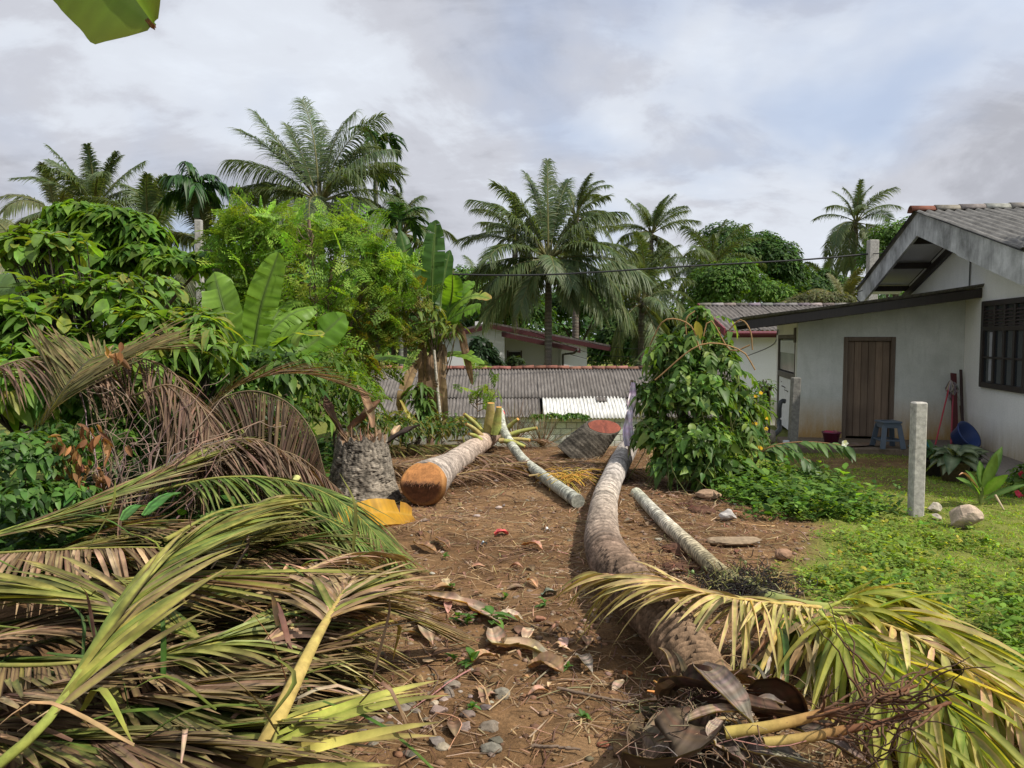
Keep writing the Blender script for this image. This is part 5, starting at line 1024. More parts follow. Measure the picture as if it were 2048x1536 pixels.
# thin log lying over it
p2 = [AT(1000, 822, 12.2), AT(1008, 862, 11.5), G(1042, 915, .12), G(1090, 955, .085), G(1156, 1003, .075)]
log2 = thing('thin_log', (p2[4][0], p2[4][1], 0), 'thin grey-green trunk propped on the chopped palm crown, slanting down to the path', 'log', LG)
mb, _, _ = log_mb(p2, [.062, .064, .066, .068, .072], .06, .035, 22, .014, (.40, .40, .33), crack=.12, wob=.1, seed=8, lump=.04); OBJ('trunk', mb, M['bark'], log2)
mb = MB(); rock(mb, AT(1004, 826, 12.1), (.12, .08, .1), 2, .3, (.6, .12, .12), 3); tag(OBJ('rag', mb, M['cloth'], None, AT(1004, 826, 12.1)), 'small pink red rag caught on top of the thin propped trunk', 'rag')
# long curved trunk on the right of the path
p3 = [G(1262, 886, .14), G(1240, 925, .16), G(1214, 985, .14), G(1204, 1055, .13), G(1215, 1110, .14), G(1258, 1170, .17), G(1322, 1238, .20), G(1380, 1315, .2), G(1410, 1372, .18)]
log3 = thing('felled_coconut_palm', (p3[4][0], p3[4][1], 0), 'long grey ringed coconut trunk curving down the path to a torn fibrous end', 'felled palm', LG)
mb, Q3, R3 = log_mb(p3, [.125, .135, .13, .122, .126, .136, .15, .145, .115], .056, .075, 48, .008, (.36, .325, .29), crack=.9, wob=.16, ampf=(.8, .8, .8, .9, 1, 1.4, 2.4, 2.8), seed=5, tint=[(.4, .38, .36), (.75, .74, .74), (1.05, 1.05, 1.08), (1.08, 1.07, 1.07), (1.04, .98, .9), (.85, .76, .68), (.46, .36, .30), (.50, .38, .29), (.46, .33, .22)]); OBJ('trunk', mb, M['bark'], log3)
# crown remains
FIB = (.13, .085, .05); GRY = (.23, .18, .14); TAN = (.36, .26, .17)
for i, (pts, w, arc, col, kw) in enumerate([
    ([(1398, 1330, .34), (1440, 1370, .38), (1480, 1415, .34), (1512, 1462, .26)], .15, 1.0, GRY, {}),
    ([(1330, 1395, .2), (1370, 1370, .3), (1420, 1375, .32), (1470, 1400, .25)], .22, 1.3, (.09, .055, .035), {}),
    ([(1350, 1440, .12), (1300, 1480, .16), (1280, 1540, .1)], .22, .9, FIB, dict(wave=.05)),
    ([(1420, 1420, .2), (1340, 1460, .24), (1290, 1530, .2)], .17, .7, (.17, .12, .075), dict(wave=.05)),
    ([(1390, 1410, .22), (1440, 1405, .3), (1530, 1425, .28), (1620, 1440, .16)], .14, 1.2, (.10, .06, .04), {}),
    ([(1370, 1440, .3), (1440, 1420, .34), (1500, 1425, .31)], .07, .8, TAN, dict(wave=.06)),
    ([(1500, 1420, .14), (1535, 1395, .25), (1560, 1410, .22), (1570, 1450, .1)], .26, 1.4, (.085, .045, .025), dict(up=(0, -1, .3))),
    ([(1400, 1460, .2), (1460, 1500, .22), (1540, 1560, .12)], .18, .9, (.19, .145, .11), dict(wave=.05)),
    ([(1440, 1480, .16), (1520, 1500, .2), (1640, 1540, .1)], .15, .8, GRY, dict(wave=.04)),
    ([(1330, 1470, .06), (1400, 1510, .14), (1430, 1570, .1)], .25, .9, (.15, .105, .065), dict(wave=.06)),
    ([(1440, 1440, .33), (1425, 1465, .31), (1432, 1490, .27)], .06, 1.0, (.42, .32, .24), dict(wave=.06)),
    ([(1440, 1490, .25), (1436, 1515, .22)], .05, .9, (.40, .31, .24), dict(wave=.06)),
    ([(1360, 1360, .34), (1335, 1385, .26), (1330, 1420, .14)], .12, 1.2, (.16, .10, .05), dict(wave=.08)),
    ([(1420, 1350, .28), (1470, 1345, .26), (1500, 1380, .12)], .14, 1.0, (.2, .13, .07), dict(wave=.08)),
    ([(1560, 1450, .1), (1640, 1470, .16), (1740, 1530, .08)], .16, .8, (.17, .12, .09), dict(wave=.05)),
    ([(1280, 1560, .05), (1330, 1530, .22), (1380, 1480, .3), (1400, 1430, .26)], .3, 1.1, (.10, .07, .045), dict(wave=.07))]):
    OBJ('leaf_sheath', channel(MB(), [G(*p) for p in pts], w, arc, np.array(col) * 1.0, seed=i, m=26, n=21, **{**kw, 'wave': .025 + kw.get('wave', 0) * .5}), M['dry'], log3)
mb = MB()
for k in range(11):
    a = G(1340 + rng.uniform(-14, 16), 1390 + rng.uniform(-16, 14), .1); tube(mb, [a, a + np.array([rng.uniform(-.09, -.02), -.02, rng.uniform(.0, .09)])], [.012, .004], 5, jit((.45, .20, .06), 1)[0])
OBJ('splinter', mb, M['woodend'], log3)
for k in range(30):
    a = G(1400 + rng.normal() * 65, 1430 + rng.normal() * 45, rng.uniform(.05, .28)); d = nrm(np.array([rng.normal(), rng.normal() * .6, rng.normal() * .35])) * rng.uniform(.1, .28)
    OBJ('leaf_sheath', channel(MB(), [a, a + d * .5 + [0, 0, .03], a + d], rng.uniform(.02, .06), 1.0, pick([FIB, GRY, (.17, .12, .075), TAN, (.07, .045, .03)], 1)[0], 7, ((0, .5), (.3, 1), (.7, .6), (1, .08)), seed=100 + k, m=12, wave=.06), M['dry'], log3)
mb = MB()
for k in range(520):   # loose fibre round the torn crown
    a = G(1400 + rng.normal() * 60, 1430 + rng.normal() * 55, rng.uniform(.03, .3)); d = rdir(1)[0] * rng.uniform(.08, .3); d[2] *= .4; tube(mb, resample([a, a + d * .5 + rdir(1)[0] * .03, a + d], 5), rng.uniform(.0012, .003), 3, jit((.2, .14, .09), 1)[0], False)
tag(OBJ('fibre', mb, M['twig'], log3), kind='stuff')
# coconut flower stalk with its bare brown branches
st = thing('coconut_flower_stalk', G(1450, 1470, .1), 'pair of yellow flower stalks with bare brown branches lying at the torn crown', 'flower stalk')
s1 = resample([G(1450, 1466, .27), G(1545, 1452, .30), (G(1645, 1428, .33))], 14); s2 = resample([G(1528, 1486, .25), G(1610, 1476, .27), G(1690, 1460, .30)], 12)
OBJ('stalk', tube(MB(), s1, np.linspace(.023, .019, 14), 10, np.linspace((.42, .33, .09), (.26, .13, .05), 14), up=(0, 0, 1)), M['twig'], st); OBJ('stalk', tube(MB(), s2, np.linspace(.020, .018, 12), 10, np.linspace((.38, .29, .09), (.24, .12, .045), 12)), M['twig'], st)
for s_, n_, e_ in ((s1, 36, (1660, 1925, 1250, 1490)), (s2, 30, (1700, 1900, 1340, 1560))):
    tip = s_[-1]; d0 = nrm(s_[-1] - s_[-3]); main = resample([tip, tip + d0 * .2, tip + d0 * .4 + [0, 0, .02]], 12); OBJ('branch', tube(MB(), main, np.linspace(.015, .006, 12), 7, (.16, .07, .035)), M['twig'], st)
    for k in range(n_):
        f = rng.random() ** .8; a = main[int(f * 11)] if k % 4 else s_[rng.integers(len(s_) - 4, len(s_))]; e = G(rng.uniform(e_[0], e_[1]), rng.uniform(e_[2], e_[3]), rng.uniform(.2, .55)); v = e - a; v = v / max(np.linalg.norm(v), .01) * rng.uniform(.22, .5)
        P = resample([a, a + v * .3 + rdir(1)[0] * .03, a + v * .65 + rdir(1)[0] * .03, a + v], 14); P = P + rng.normal(size=P.shape) * .003; P[0] = a
        OBJ('branch', tube(MB(), P, np.linspace(.0052, .0014, 14) * (1 + .25 * rng.random(14)), 5, np.linspace((.15, .075, .038), (.035, .022, .017), 14)), M['twig'], st)
# the felled areca palm on the right: trunk, black root-like inflorescence, crown shaft and fronds
p4 = [G(1272, 986, .07), G(1330, 1045, .08), G(1392, 1102, .08), G(1450, 1152, .08), G(1520, 1190, .10), G(1575, 1208, .12)]
log4 = thing('felled_areca_palm', (p4[2][0], p4[2][1], 0), 'thin felled areca palm with yellowing fronds spread at its crown', 'felled palm', LG)
mb, _, _ = log_mb(p4, [.062, .06, .062, .063, .06, .058], .055, .04, 24, .011, (.44, .42, .35), crack=.2, wob=.12, seed=12, tint=[(.9, .95, .85), (1, 1, 1), (1.05, 1, .95), (.9, .8, .65), (.5, .45, .3), (.5, .5, .3)], lump=.04); OBJ('trunk', mb, M['bark'], log4)
mb = MB(); tube(mb, resample([G(1540, 1203, .12), G(1600, 1216, .15), G(1660, 1222, .18)], 10), np.linspace(.062, .045, 10), 12, np.linspace((.22, .24, .06), (.34, .36, .08), 10)); OBJ('crown_shaft', mb, M['plastic'], log4)
AP = [(.22, .27, .035), (.13, .20, .03), (.33, .32, .05), (.085, .15, .025), (.36, .27, .13)]; AT_ = [(.52, .36, .2), (.46, .30, .17), (.42, .31, .13)]
FR = [([(1640, 1222, .2), (1700, 1196, .28), (1760, 1184, .30), (1830, 1200, .22)], AP, .44, .055, -1, .5, (32, 14), 22, [.4, .1, .3, .1, .1]),
      ([(1650, 1222, .2), (1770, 1225, .26), (1880, 1265, .22), (1960, 1310, .12)], AP, .55, .06, 0, .5, (30, 12), 30, [.3, .2, .3, .1, .1]),
      ([(1650, 1222, .2), (1790, 1250, .22), (1930, 1330, .18), (2080, 1450, .08)], AP, .6, .055, 0, .55, (30, 12), 34, None),
      ([(1650, 1225, .2), (1770, 1295, .22), (1890, 1405, .16), (1990, 1550, .06)], AP, .6, .06, 0, .5, (28, 12), 34, None),
      ([(1645, 1228, .2), (1710, 1310, .2), (1800, 1430, .13), (1870, 1570, .05)], AP, .56, .055, 0, .5, (28, 12), 32, None),
      ([(1640, 1225, .22), (1680, 1270, .28), (1720, 1340, .2), (1745, 1400, .1)], AP, .40, .05, 0, .7, (38, 18), 24, [.5, .3, .2, .1, .1]),
      ([(1640, 1215, .22), (1545, 1206, .30), (1440, 1192, .40), (1330, 1165, .45), (1190, 1148, .40)], AT_, .46, .026, 0, .42, (44, 10), 66, None),
      ([(1650, 1222, .18), (1800, 1260, .24), (1960, 1360, .2), (2100, 1500, .1)], AT_, .42, .04, 0, .4, (35, 15), 22, None)]
for i, (pts, pal, L, w, side, g, (a0, a1), nl, pw) in enumerate(FR):
    P = resample([G(*p) for p in pts], 30); mb, S3 = frond_parts(P, int(nl * (1.35 if pal is AP else 1)), L, w * (.72 if pal is AP else 1), a0, a1, 14 if pal is AP else 0, g, pal, (.45, .36, .12) if pal is AP else (.34, .24, .12), .16 if pal is AP else .04, sides=(-1, 1), r0=.013, rcol=(.34, .36, .07) if pal is AP else (.44, .33, .10), mid=(.42, .42, .10), twist=.7, S_=7, aj=.2, fold=.5, endL=.55, tipk=4, pw=pw, gj=.5, wflat=.8)
    fo = OBJ('frond', mb, M['twig'], log4); V, q, c = S3; V[..., 2] = np.maximum(V[..., 2], .012 + .02 * rng.random(V.shape[:1])[:, None])
    for k in range(len(V)): OBJ('leaflet', MB().add(V[k], q, None, c[k]), M['leaf'] if pal is AP else M['hero'], fo)
# hanging leaflets at the crown, bent straight down
mb = MB()
for k in range(34):
    a = G(1590 + rng.uniform(-40, 70), 1222 + rng.uniform(-14, 8), .22); e = G(1560 + rng.uniform(-130, 130), 1330 + rng.uniform(-30, 90), .03); m_ = (a + e) / 2 + [0, -.06, .09]
    OBJ('leaflet', channel(MB(), [a, m_, e], rng.uniform(.025, .045), .5, pick(AP + AT_, 1)[0], 3, ((0, .4), (.3, 1), (.7, .8), (1, .05)), seed=k, m=9, th=.001), M['leaf'], log4)
mb = MB()
for k in range(520):
    a = G(1490 + rng.normal() * 45, 1175 + rng.normal() * 17, rng.uniform(.02, .16)); d = rdir(1)[0] * rng.uniform(.06, .22); d[2] = abs(d[2]) * .5; tube(mb, resample([a, a + d * .5 + rdir(1)[0] * .03, a + d], 5), rng.uniform(.002, .004), 3, jit((.025, .021, .018), 1)[0], False)
for k in range(120):
    a = G(1490 + rng.normal() * 50, 1160 + rng.normal() * 12, rng.uniform(.08, .2)); d = rdir(1)[0] * rng.uniform(.06, .16); tube(mb, resample([a, a + d * .5 + rdir(1)[0] * .03, a + d], 5), rng.uniform(.002, .004), 3, jit((.2, .19, .07), 1)[0], False)
tag(OBJ('rootlets', mb, M['twig'], log4), kind='stuff')
for k in range(26):
    mb = MB(); a = G(1480 + rng.normal() * 50, 1160 + rng.normal() * 14, rng.uniform(.06, .18)); rock(mb, a, (.03, .03, .042), 1, .05, jit((.18, .2, .06), 1)[0], k); OBJ('nut', mb, M['plastic'], log4)
# stumps
def stump(name, b, top, r0, r1, label, cutn=None, base=(.30, .26, .215), ring=.04, cutcol=None, seed=1, crack=.7, flare=1.25, tint=None, fiss=0.0, wob=.5, rc=1.0, n=52, lichen=0.0):
    b = np.array(b, float); top = np.array(top, float); t = thing(name, b, label, 'stump'); P = [b - (top - b) * .12, b + (top - b) * .3, top] + ([] if cutn is None else [top + nrm(top - b) * r1 * 2.2]); rr_ = [r0 * flare, r0, (r0 + r1) / 2, r1] + ([] if cutn is None else [r1])
    mb, Q, R = log_mb(P, rr_, ring, .02 if lichen else .06, n, .010, base, (.06, .045, .03), crack, wob, seed, tint, up=(0, 1, 0), lump=.14, fiss=fiss, rc=rc, lichen=lichen)
    V = mb.V[0].reshape(-1, n, 3); axd = nrm(top - b)
    if cutn is not None:
        n_ = nrm(np.array(cutn, float)); dist = ((top - V) @ n_) / (axd @ n_); V = V + axd * np.minimum(dist, 0)[..., None]
        mb.V[0] = V.reshape(-1, 3); ringv = V[-1]; c = ringv.mean(0); mb.V = mb.V[:1]; mb.C = mb.C[:1]; mb.Q = mb.Q[:1]; mb.T = []; mb.n = len(mb.V[0])
        OBJ('trunk', mb, M['bark'], t); m2 = MB(); K = n; rows = np.linspace(0, 1, 10); VV = np.array([c + (ringv - c) * q + n_ * (.012 * (1 - q) * fbm((ringv - c)[:, 0] * 20 * q, (ringv - c)[:, 1] * 20 * q, 3))[:, None] + n_ * .003 for q in rows]); nz = np.array([fbm((ringv - c)[:, 0] * 30 * q, (ringv - c)[:, 1] * 8 * q + q, 4) for q in rows])
        C = np.array(cutcol) * (1 + 1.2 * nz[..., None]); C[-1] *= 1.2; i = np.arange(9)[:, None] * K; j = np.arange(K)[None]; k = (j + 1) % K; m2.add(VV.reshape(-1, 3), np.stack([i + j, i + k, i + K + k, i + K + j], -1).reshape(-1, 4), None, np.clip(C.reshape(-1, 3), .01, .9)); OBJ('cut_face', m2, M['woodend'], t)
    else:
        up_ = 6; sh = .10 * r0 / .37 * (vn(np.arange(n) * .35, np.arange(n) * 0) - .3) + .06 * (hsh(np.arange(n) // 2, 3.3) - .5); w = np.linspace(0, 1, len(V)) ** 12
        mb.V[0] = (V + axd * (w[:, None] * sh[None])[..., None]).reshape(-1, 3); mb.V = mb.V[:1]; mb.C = mb.C[:1]; mb.Q = mb.Q[:1]; mb.T = []; mb.n = len(mb.V[0]); ring_ = mb.V[0].reshape(-1, n, 3)[-1]; c = ring_.mean(0) - axd * .05; T = [[i, (i + 1) % n, n] for i in range(n)]; mb.add(np.vstack([ring_, c]), None, T, (.20, .13, .08)); OBJ('trunk', mb, M['bark'], t)
    return t
sb = GT(726, 996); s1_ = stump('palm_stump', sb, AT(724, 878, sb[1] + .02), .37, .27, 'thick upright grey coconut stump with ragged top among dead fronds', None, (.36, .31, .245), .021, seed=4, crack=.2, fiss=.75, wob=.9, rc=.25, n=120)
mb = MB(); ct_ = AT(724, 880, sb[1])
for k in range(46): a = ct_ + np.array([rng.uniform(-.24, .24), rng.uniform(-.2, .2), -.05]); tube(mb, [a, a + np.array([rng.normal() * .05, rng.normal() * .05, rng.uniform(.06, .24)])], [.012, .003], 4, jit((.3, .2, .11), 1)[0])
OBJ('splinter', mb, M['woodend'], s1_)
sb2 = GT(1152, 914); stump('palm_stump', sb2, AT(1209, 853, sb2[1] + .05), .29, .205, 'leaning dark lichened stump with red-brown cut top near the block wall', (.18, -.33, .93), (.13, .112, .088), .05, (.17, .045, .025), 9, .0, 1.1, rc=.06, lichen=.7, n=80, wob=.1)
mb = MB()
for k in range(60):   # lichen scabs on the leaning stump
    a = sb2 + (AT(1209, 853, sb2[1]) - sb2) * rng.uniform(.05, .9) + np.array([-.16 + rng.normal() * .07, -.2 + .1 * rng.random(), .12 + rng.normal() * .06]);
# ------------------------------------------------------------------ piled coconut fronds, left foreground
OLV = [(.085, .125, .022), (.13, .165, .028), (.052, .09, .018), (.18, .17, .036), (.15, .10, .06)]; GRN = [(.028, .07, .012), (.045, .10, .016), (.07, .12, .02)]; BRN = [(.16, .088, .056), (.10, .055, .035), (.22, .13, .085), (.07, .038, .024)]; TNN = [(.32, .20, .135), (.24, .14, .092), (.37, .275, .17), (.16, .10, .062)]; MIXP = OLV + BRN[:2]
def pile_frond(label, pts, pal, tip, nl, L, W, a0, a1, vee, grav, s0=.15, split=True, r0=.014, rcol=(.22, .21, .05), mid=(.28, .26, .055), sides=(-1, 1), group='cut coconut fronds piled on the left', pw=None, wind=None, S_=7, fold=.45, roll=0.0, mat='hero', twist=.3, aj=.11, floor=True, world=False, aL=1.0, edge2=None, endL=.5, n=40, extra=None):
    nl = int(nl * 1.3); W = W * .74
    P = resample([np.array(p, float) if world else G(*p) for p in pts], n); t = thing('coconut_frond', (P[0][0], P[0][1], max(0, P[:, 2].min() - .05)), label, 'palm frond', group)
    mb, S3 = frond_parts(P, nl, L, W, a0, a1, vee, grav, pal, tip, s0, sides=sides, r0=r0, rcol=rcol, mid=mid, mk=.45, edge2=edge2, twist=twist, S_=S_, aj=aj, fold=fold, wind=wind, roll=roll, pw=pw, endL=endL, lj=.12, aL=aL); OBJ('rachis', mb, M['twig'], t); V, q, c = S3
    if floor: V[..., 2] = np.maximum(V[..., 2], .01 + .03 * rng.random(len(V))[:, None])
    # blotches along the leaflets
    c = c * (1 + .28 * np.repeat(rng.normal(size=(len(c), c.shape[1] // 3)), 3, 1))[..., None].clip(.5, 1.6)
    if split:
        for k in range(len(V)): OBJ('leaflet', MB().add(V[k], q, None, np.clip(c[k], .005, .9)), M[mat], t)
    else: tag(OBJ('leaflets', addset(MB(), (V, q, np.clip(c, .005, .9))), M[mat], t), kind='stuff')
    return t
BT = (.24, .15, .09)
pile_frond('cut frond with yellow-green leaflets fanning up to the right, topmost on the pile', [(-40, 1560, .38), (95, 1440, .52), (205, 1275, .66), (310, 1140, .73), (430, 1050, .72), (540, 1000, .64)], OLV, (.2, .15, .06), 42, 1.0, .052, 22, 9, 12, .12, .08, wind=(.12, 0, .02), aj=.06, mid=(.36, .34, .07), r0=.017, rcol=(.24, .26, .055), aL=.35, edge2=BRN + OLV)
pile_frond('cut frond lying level across the pile with olive and rusty leaflets', [(-120, 1160, .5), (150, 1165, .54), (400, 1160, .58), (620, 1175, .5), (800, 1225, .3)], MIXP, BT, 50, 1.0, .044, 14, 6, 4, .1, .05, aj=.05, mid=(.34, .28, .07))
pile_frond('cut frond with tightly bundled brown leaflets slanting along the back of the pile', [(-140, 1110, .42), (60, 1050, .5), (260, 975, .62), (420, 905, .76), (560, 850, .88)], OLV[:3] + BRN[:2], (.28, .19, .13), 52, .95, .042, 13, 7, 8, .06, .05, aj=.05, mid=(.30, .25, .08))
pile_frond('cut frond arching over the back right of the pile with deep green hanging leaflets', [(300, 985, .55), (440, 955, .66), (580, 962, .62), (690, 1010, .46), (790, 1110, .14)], GRN + OLV[:1], (.2, .17, .06), 64, .6, .03, 52, 26, -8, .35, .12, mid=(.22, .24, .06))
pile_frond('cut green frond curving beneath the arching one on the right of the pile', [(330, 1080, .5), (450, 1020, .6), (580, 1010, .56), (690, 1060, .38), (780, 1140, .1)], GRN, (.2, .17, .06), 60, .55, .03, 48, 24, -8, .4, .12, mid=(.22, .24, .06))
pile_frond('cut frond with thick yellow stalk in front and dry pinkish-tan leaflets', [(480, 1600, .36), (560, 1425, .54), (628, 1285, .62), (668, 1215, .60), (700, 1160, .52)], TNN + OLV[1:2], (.3, .2, .12), 38, .66, .05, 34, 16, 14, .16, .5, r0=.031, rcol=(.38, .28, .085), mid=(.40, .30, .11), wind=(.12, 0, 0), aj=.14)
pile_frond('short cut frond end with long yellow-green leaflets along the bottom edge', [(500, 1640, .34), (522, 1560, .44), (552, 1470, .52), (562, 1440, .52)], [(.33, .32, .06), (.24, .27, .05), (.40, .33, .08)], (.26, .17, .09), 7, .62, .04, 74, 62, 4, .12, .25, sides=(1,), mid=(.46, .42, .1), aj=.05)
pile_frond('dry pinkish-brown frond fanning to the right over the bare soil', [(470, 1210, .52), (570, 1165, .56), (650, 1125, .52), (720, 1105, .40), (790, 1110, .2)], TNN + BRN[:1], (.3, .2, .13), 46, .42, .03, 34, 14, 4, .25, .02, mid=(.38, .26, .15), aj=.12, rcol=(.35, .25, .12))
pile_frond('second dry tan frond spreading right below the first', [(470, 1330, .44), (560, 1270, .52), (650, 1225, .46), (740, 1215, .24)], TNN, (.26, .17, .1), 44, .42, .03, 36, 16, 2, .3, .05, mid=(.36, .25, .15), aj=.12, rcol=(.35, .25, .12))
pile_frond('frond with long flat leaflets pointing left out of the picture', [(420, 1290, .48), (260, 1215, .54), (80, 1190, .56), (-80, 1200, .5)], OLV, (.24, .19, .08), 36, 1.0, .05, 16, 7, 8, .12, .05, mid=(.42, .38, .1), aj=.06)
pile_frond('frond with broad pale green leaflets bent over at the middle of the pile', [(260, 1330, .42), (420, 1290, .5), (560, 1250, .48), (660, 1300, .3)], OLV + [(.26, .29, .12)], BT, 40, .7, .042, 26, 14, 10, .3, .05, mid=(.40, .38, .12))
pile_frond('frond with hanging rusty leaflets under the left front of the pile', [(-120, 1330, .42), (80, 1330, .46), (270, 1320, .46), (460, 1350, .38), (600, 1400, .2)], BRN + OLV[3:], BT, 64, .5, .034, 64, 40, -30, .3, .02, mid=(.34, .26, .1))
pile_frond('frond with brown upright broken leaflets at the left of the pile', [(-60, 1110, .42), (110, 1100, .5), (300, 1095, .5), (470, 1110, .4)], BRN + TNN[:1], BT, 56, .42, .034, 70, 46, -20, .3, .02, mid=(.3, .24, .1))
for (x, y, dx, dy, h, pal_, lb) in [
    (27, 1480, 292, 11, 0.44, OLV, 'cut olive frond matted in the front of the pile, left'),
    (206, 1480, 276, 33, 0.54, BRN, 'cut brown frond matted in the front of the pile, centre'),
    (431, 1480, 241, -18, 0.48, OLV, 'cut olive frond matted in the front of the pile, right'),
    (-13, 1400, 240, -42, 0.48, TNN, 'cut tan frond matted in the lower front of the pile, left'),
    (249, 1400, 248, 25, 0.46, GRN, 'cut green frond matted in the lower front of the pile, centre'),
    (479, 1400, 309, -54, 0.49, TNN, 'cut tan frond matted in the lower front of the pile, right'),
    (-40, 1320, 243, 36, 0.46, GRN, 'cut green frond matted in the middle of the pile, left'),
    (221, 1320, 251, 38, 0.47, TNN, 'cut tan frond matted in the middle of the pile, centre'),
    (480, 1320, 326, -10, 0.46, GRN, 'cut green frond matted in the middle of the pile, right'),
    (9, 1250, 324, 5, 0.47, MIXP, 'cut olive and rusty frond matted in the upper middle of the pile, left'),
    (218, 1250, 266, -51, 0.47, OLV, 'cut olive frond matted in the upper middle of the pile, centre'),
    (475, 1250, 263, 19, 0.44, MIXP, 'cut olive and rusty frond matted in the upper middle of the pile, right'),
    (-1, 1120, 238, -32, 0.48, OLV, 'cut olive frond matted in the back of the pile, left'),
    (223, 1120, 208, 6, 0.49, MIXP, 'cut olive and rusty frond matted in the back of the pile, centre'),
    (402, 1120, 240, -63, 0.54, OLV, 'cut olive frond matted in the back of the pile, right'),
    (30, 1060, 212, -25, 0.53, OLV, 'cut olive frond matted in the far back of the pile, left'),
    (201, 1060, 213, -6, 0.49, BRN, 'cut brown frond matted in the far back of the pile, centre'),
    (425, 1060, 240, -1, 0.45, OLV, 'cut olive frond matted in the far back of the pile, right'),
    ]:
    x = x - max(0, x + dx - 560) - (40 if y > 1380 else 0)
    pile_frond(lb, [(x, y, h - .2), (x + dx * .35, y + dy * .3, h - .1), (x + dx * .7, y + dy * .8, h - .1), (x + dx, y + dy + 30, h - .2)], pal_, BT, 38, .72, .044, 13, 5, 4, .05, .0, r0=.009, rcol=(.18, .16, .05), mid=(.27, .24, .07), aj=.035, twist=.1, edge2=BRN + OLV if pal_ is OLV else None)
for k, (x, y, az, c_, lb) in enumerate([(-2.6, 2.6, .2, 0, 'buried brown frond at the bottom left corner'), (-1.9, 2.5, .5, 1, 'buried olive frond beneath the front of the pile'), (-2.9, 3.3, .1, 0, 'buried rusty frond at the left edge of the pile'), (-2.6, 3.8, -.2, 1, 'buried olive frond low in the middle left of the pile'), (-2.2, 3.0, .9, 0, 'buried brown frond pointing away under the pile'), (-1.5, 2.9, .35, 0, 'buried brown frond near the thick yellow stalk'),
        (-3.0, 4.5, .05, 0, 'buried brown frond deep in the left back of the pile'), (-2.4, 4.6, -.35, 1, 'buried olive frond deep in the middle back of the pile'), (-3.4, 5.3, -.1, 1, 'buried olive frond at the far left back of the pile'), (-1.5, 2.4, 1.3, 0, 'brown frond lying under the front stalk'), (-1.3, 3.5, .1, 0, 'low brown frond at the right hem of the pile'), (-2.0, 5.2, -.5, 2, 'low green frond at the right back of the pile'), (-1.4, 4.4, -.6, 2, 'low green frond at the right hem of the pile'), (-3.2, 2.9, .6, 1, 'olive frond rising from the lower left edge')]):
    P = [np.array([x, y, .16]), np.array([x + .7 * math.cos(az), y + .7 * math.sin(az), .34 + .05 * (k % 3)]), np.array([x + 1.5 * math.cos(az + .1), y + 1.5 * math.sin(az + .1), .34]), np.array([x + 2.3 * math.cos(az + .3), y + 2.3 * math.sin(az + .3), .12])]
    for p in P: p[0] = min(p[0], -.95 - .10 * max(p[1] - 3.0, 0))
    pile_frond(lb, P, [BRN, MIXP, GRN][c_], BT, 66, .55, .032, 24, 10, 0, .15, .05, world=True, mid=(.24, .19, .07), aj=.07, twist=.15, split=k < 6, r0=.012, rcol=(.17, .15, .045))
# stray bent leaflets sticking out of the pile
for k in range(60):
    lx, ly = rng.uniform(20, 760), rng.uniform(1060, 1500); a = G(lx, ly, rng.uniform(.35, .6)); tn_ = k % 2; d = np.array([rng.normal() * .6, rng.normal() * .3, rng.uniform(-.2, .8)]); d = nrm(d) * rng.uniform(.2, .55); m_ = a + d * .55; e = a + d + [rng.normal() * .1, 0, -rng.uniform(0, .25)]
    tag(OBJ('loose_leaflet', channel(MB(), [a, m_, e], rng.uniform(.014, .032), .6, pick(TNN if tn_ else OLV, 1)[0], 3, ((0, .6), (.3, 1), (.7, .7), (1, .05)), seed=k, m=9, th=.001), M['hero'], None, a), ('tan' if tn_ else 'olive') + ' loose leaflet poking out of the ' + ('back' if ly < 1180 else 'middle' if ly < 1340 else 'front') + ' of the frond pile, ' + ('toward its left end' if lx < 270 else 'halfway along' if lx < 520 else 'toward the path'), 'leaflet', 'loose leaflets on the frond pile')
o = OBJ('petiole_stub', tube(MB(), resample([G(575, 990, .3), G(588, 966, .5), G(592, 955, .53)], 6), [.06, .05, .045, .045, .044, .04], 12, (.42, .42, .15), True, .65), M['twig'], None, G(575, 990, .3)); tag(o, 'pale cut frond stub poking up behind the pile by the stump', 'frond stub')
t = thing('green_leaf', G(330, 1025, .6), 'torn bright green leaf lying on the back of the pile', 'leaf'); 
for a, b, w in (((245, 1040, .62), (292, 1012, .66), .09), ((290, 1030, .64), (362, 985, .7), .10)): OBJ('blade', channel(MB(), [G(*a), (G(*a) + G(*b)) / 2 + [0, 0, .03], G(*b)], w, .5, (.10, .24, .06), 7, seed=3, wave=.05), M['leaf'], t)

# ------------------------------------------------------------------ dead fronds between pile and green shrubs
DB = [(.17, .105, .075), (.12, .075, .05), (.22, .14, .10), (.09, .055, .04)]
DGp = 'dead fronds among the left shrubs'
def AW(l): return [AT(*p) for p in l]
pile_frond('dark arched dead frond hanging like a comb left of the upright stump', AW([(395, 850, 7.3), (440, 800, 7.3), (505, 782, 7.3), (575, 805, 7.2), (625, 865, 7.1), (650, 950, 7.0)]), [(.11, .075, .05), (.08, .05, .035), (.15, .10, .06)], None, 62, .85, .026, 78, 40, -55, .75, .08, group=DGp, world=True, mid=(.10, .07, .045), split=False, aj=.05, floor=False, rcol=(.14, .10, .06), mat='dry', endL=.6)
pile_frond('greenish dead frond with dark midrib spreading level leaflets at the left edge', AW([(55, 900, 6.3), (105, 815, 6.4), (152, 748, 6.6), (195, 712, 6.9), (270, 700, 7.3)]), [(.10, .10, .035), (.15, .13, .05), (.19, .13, .06), (.07, .08, .025)], (.22, .14, .08), 58, 1.05, .03, 66, 34, 4, .05, .06, group=DGp, world=True, mid=(.2, .19, .07), floor=False, aj=.06, rcol=(.05, .045, .025), mat='dry', r0=.018)
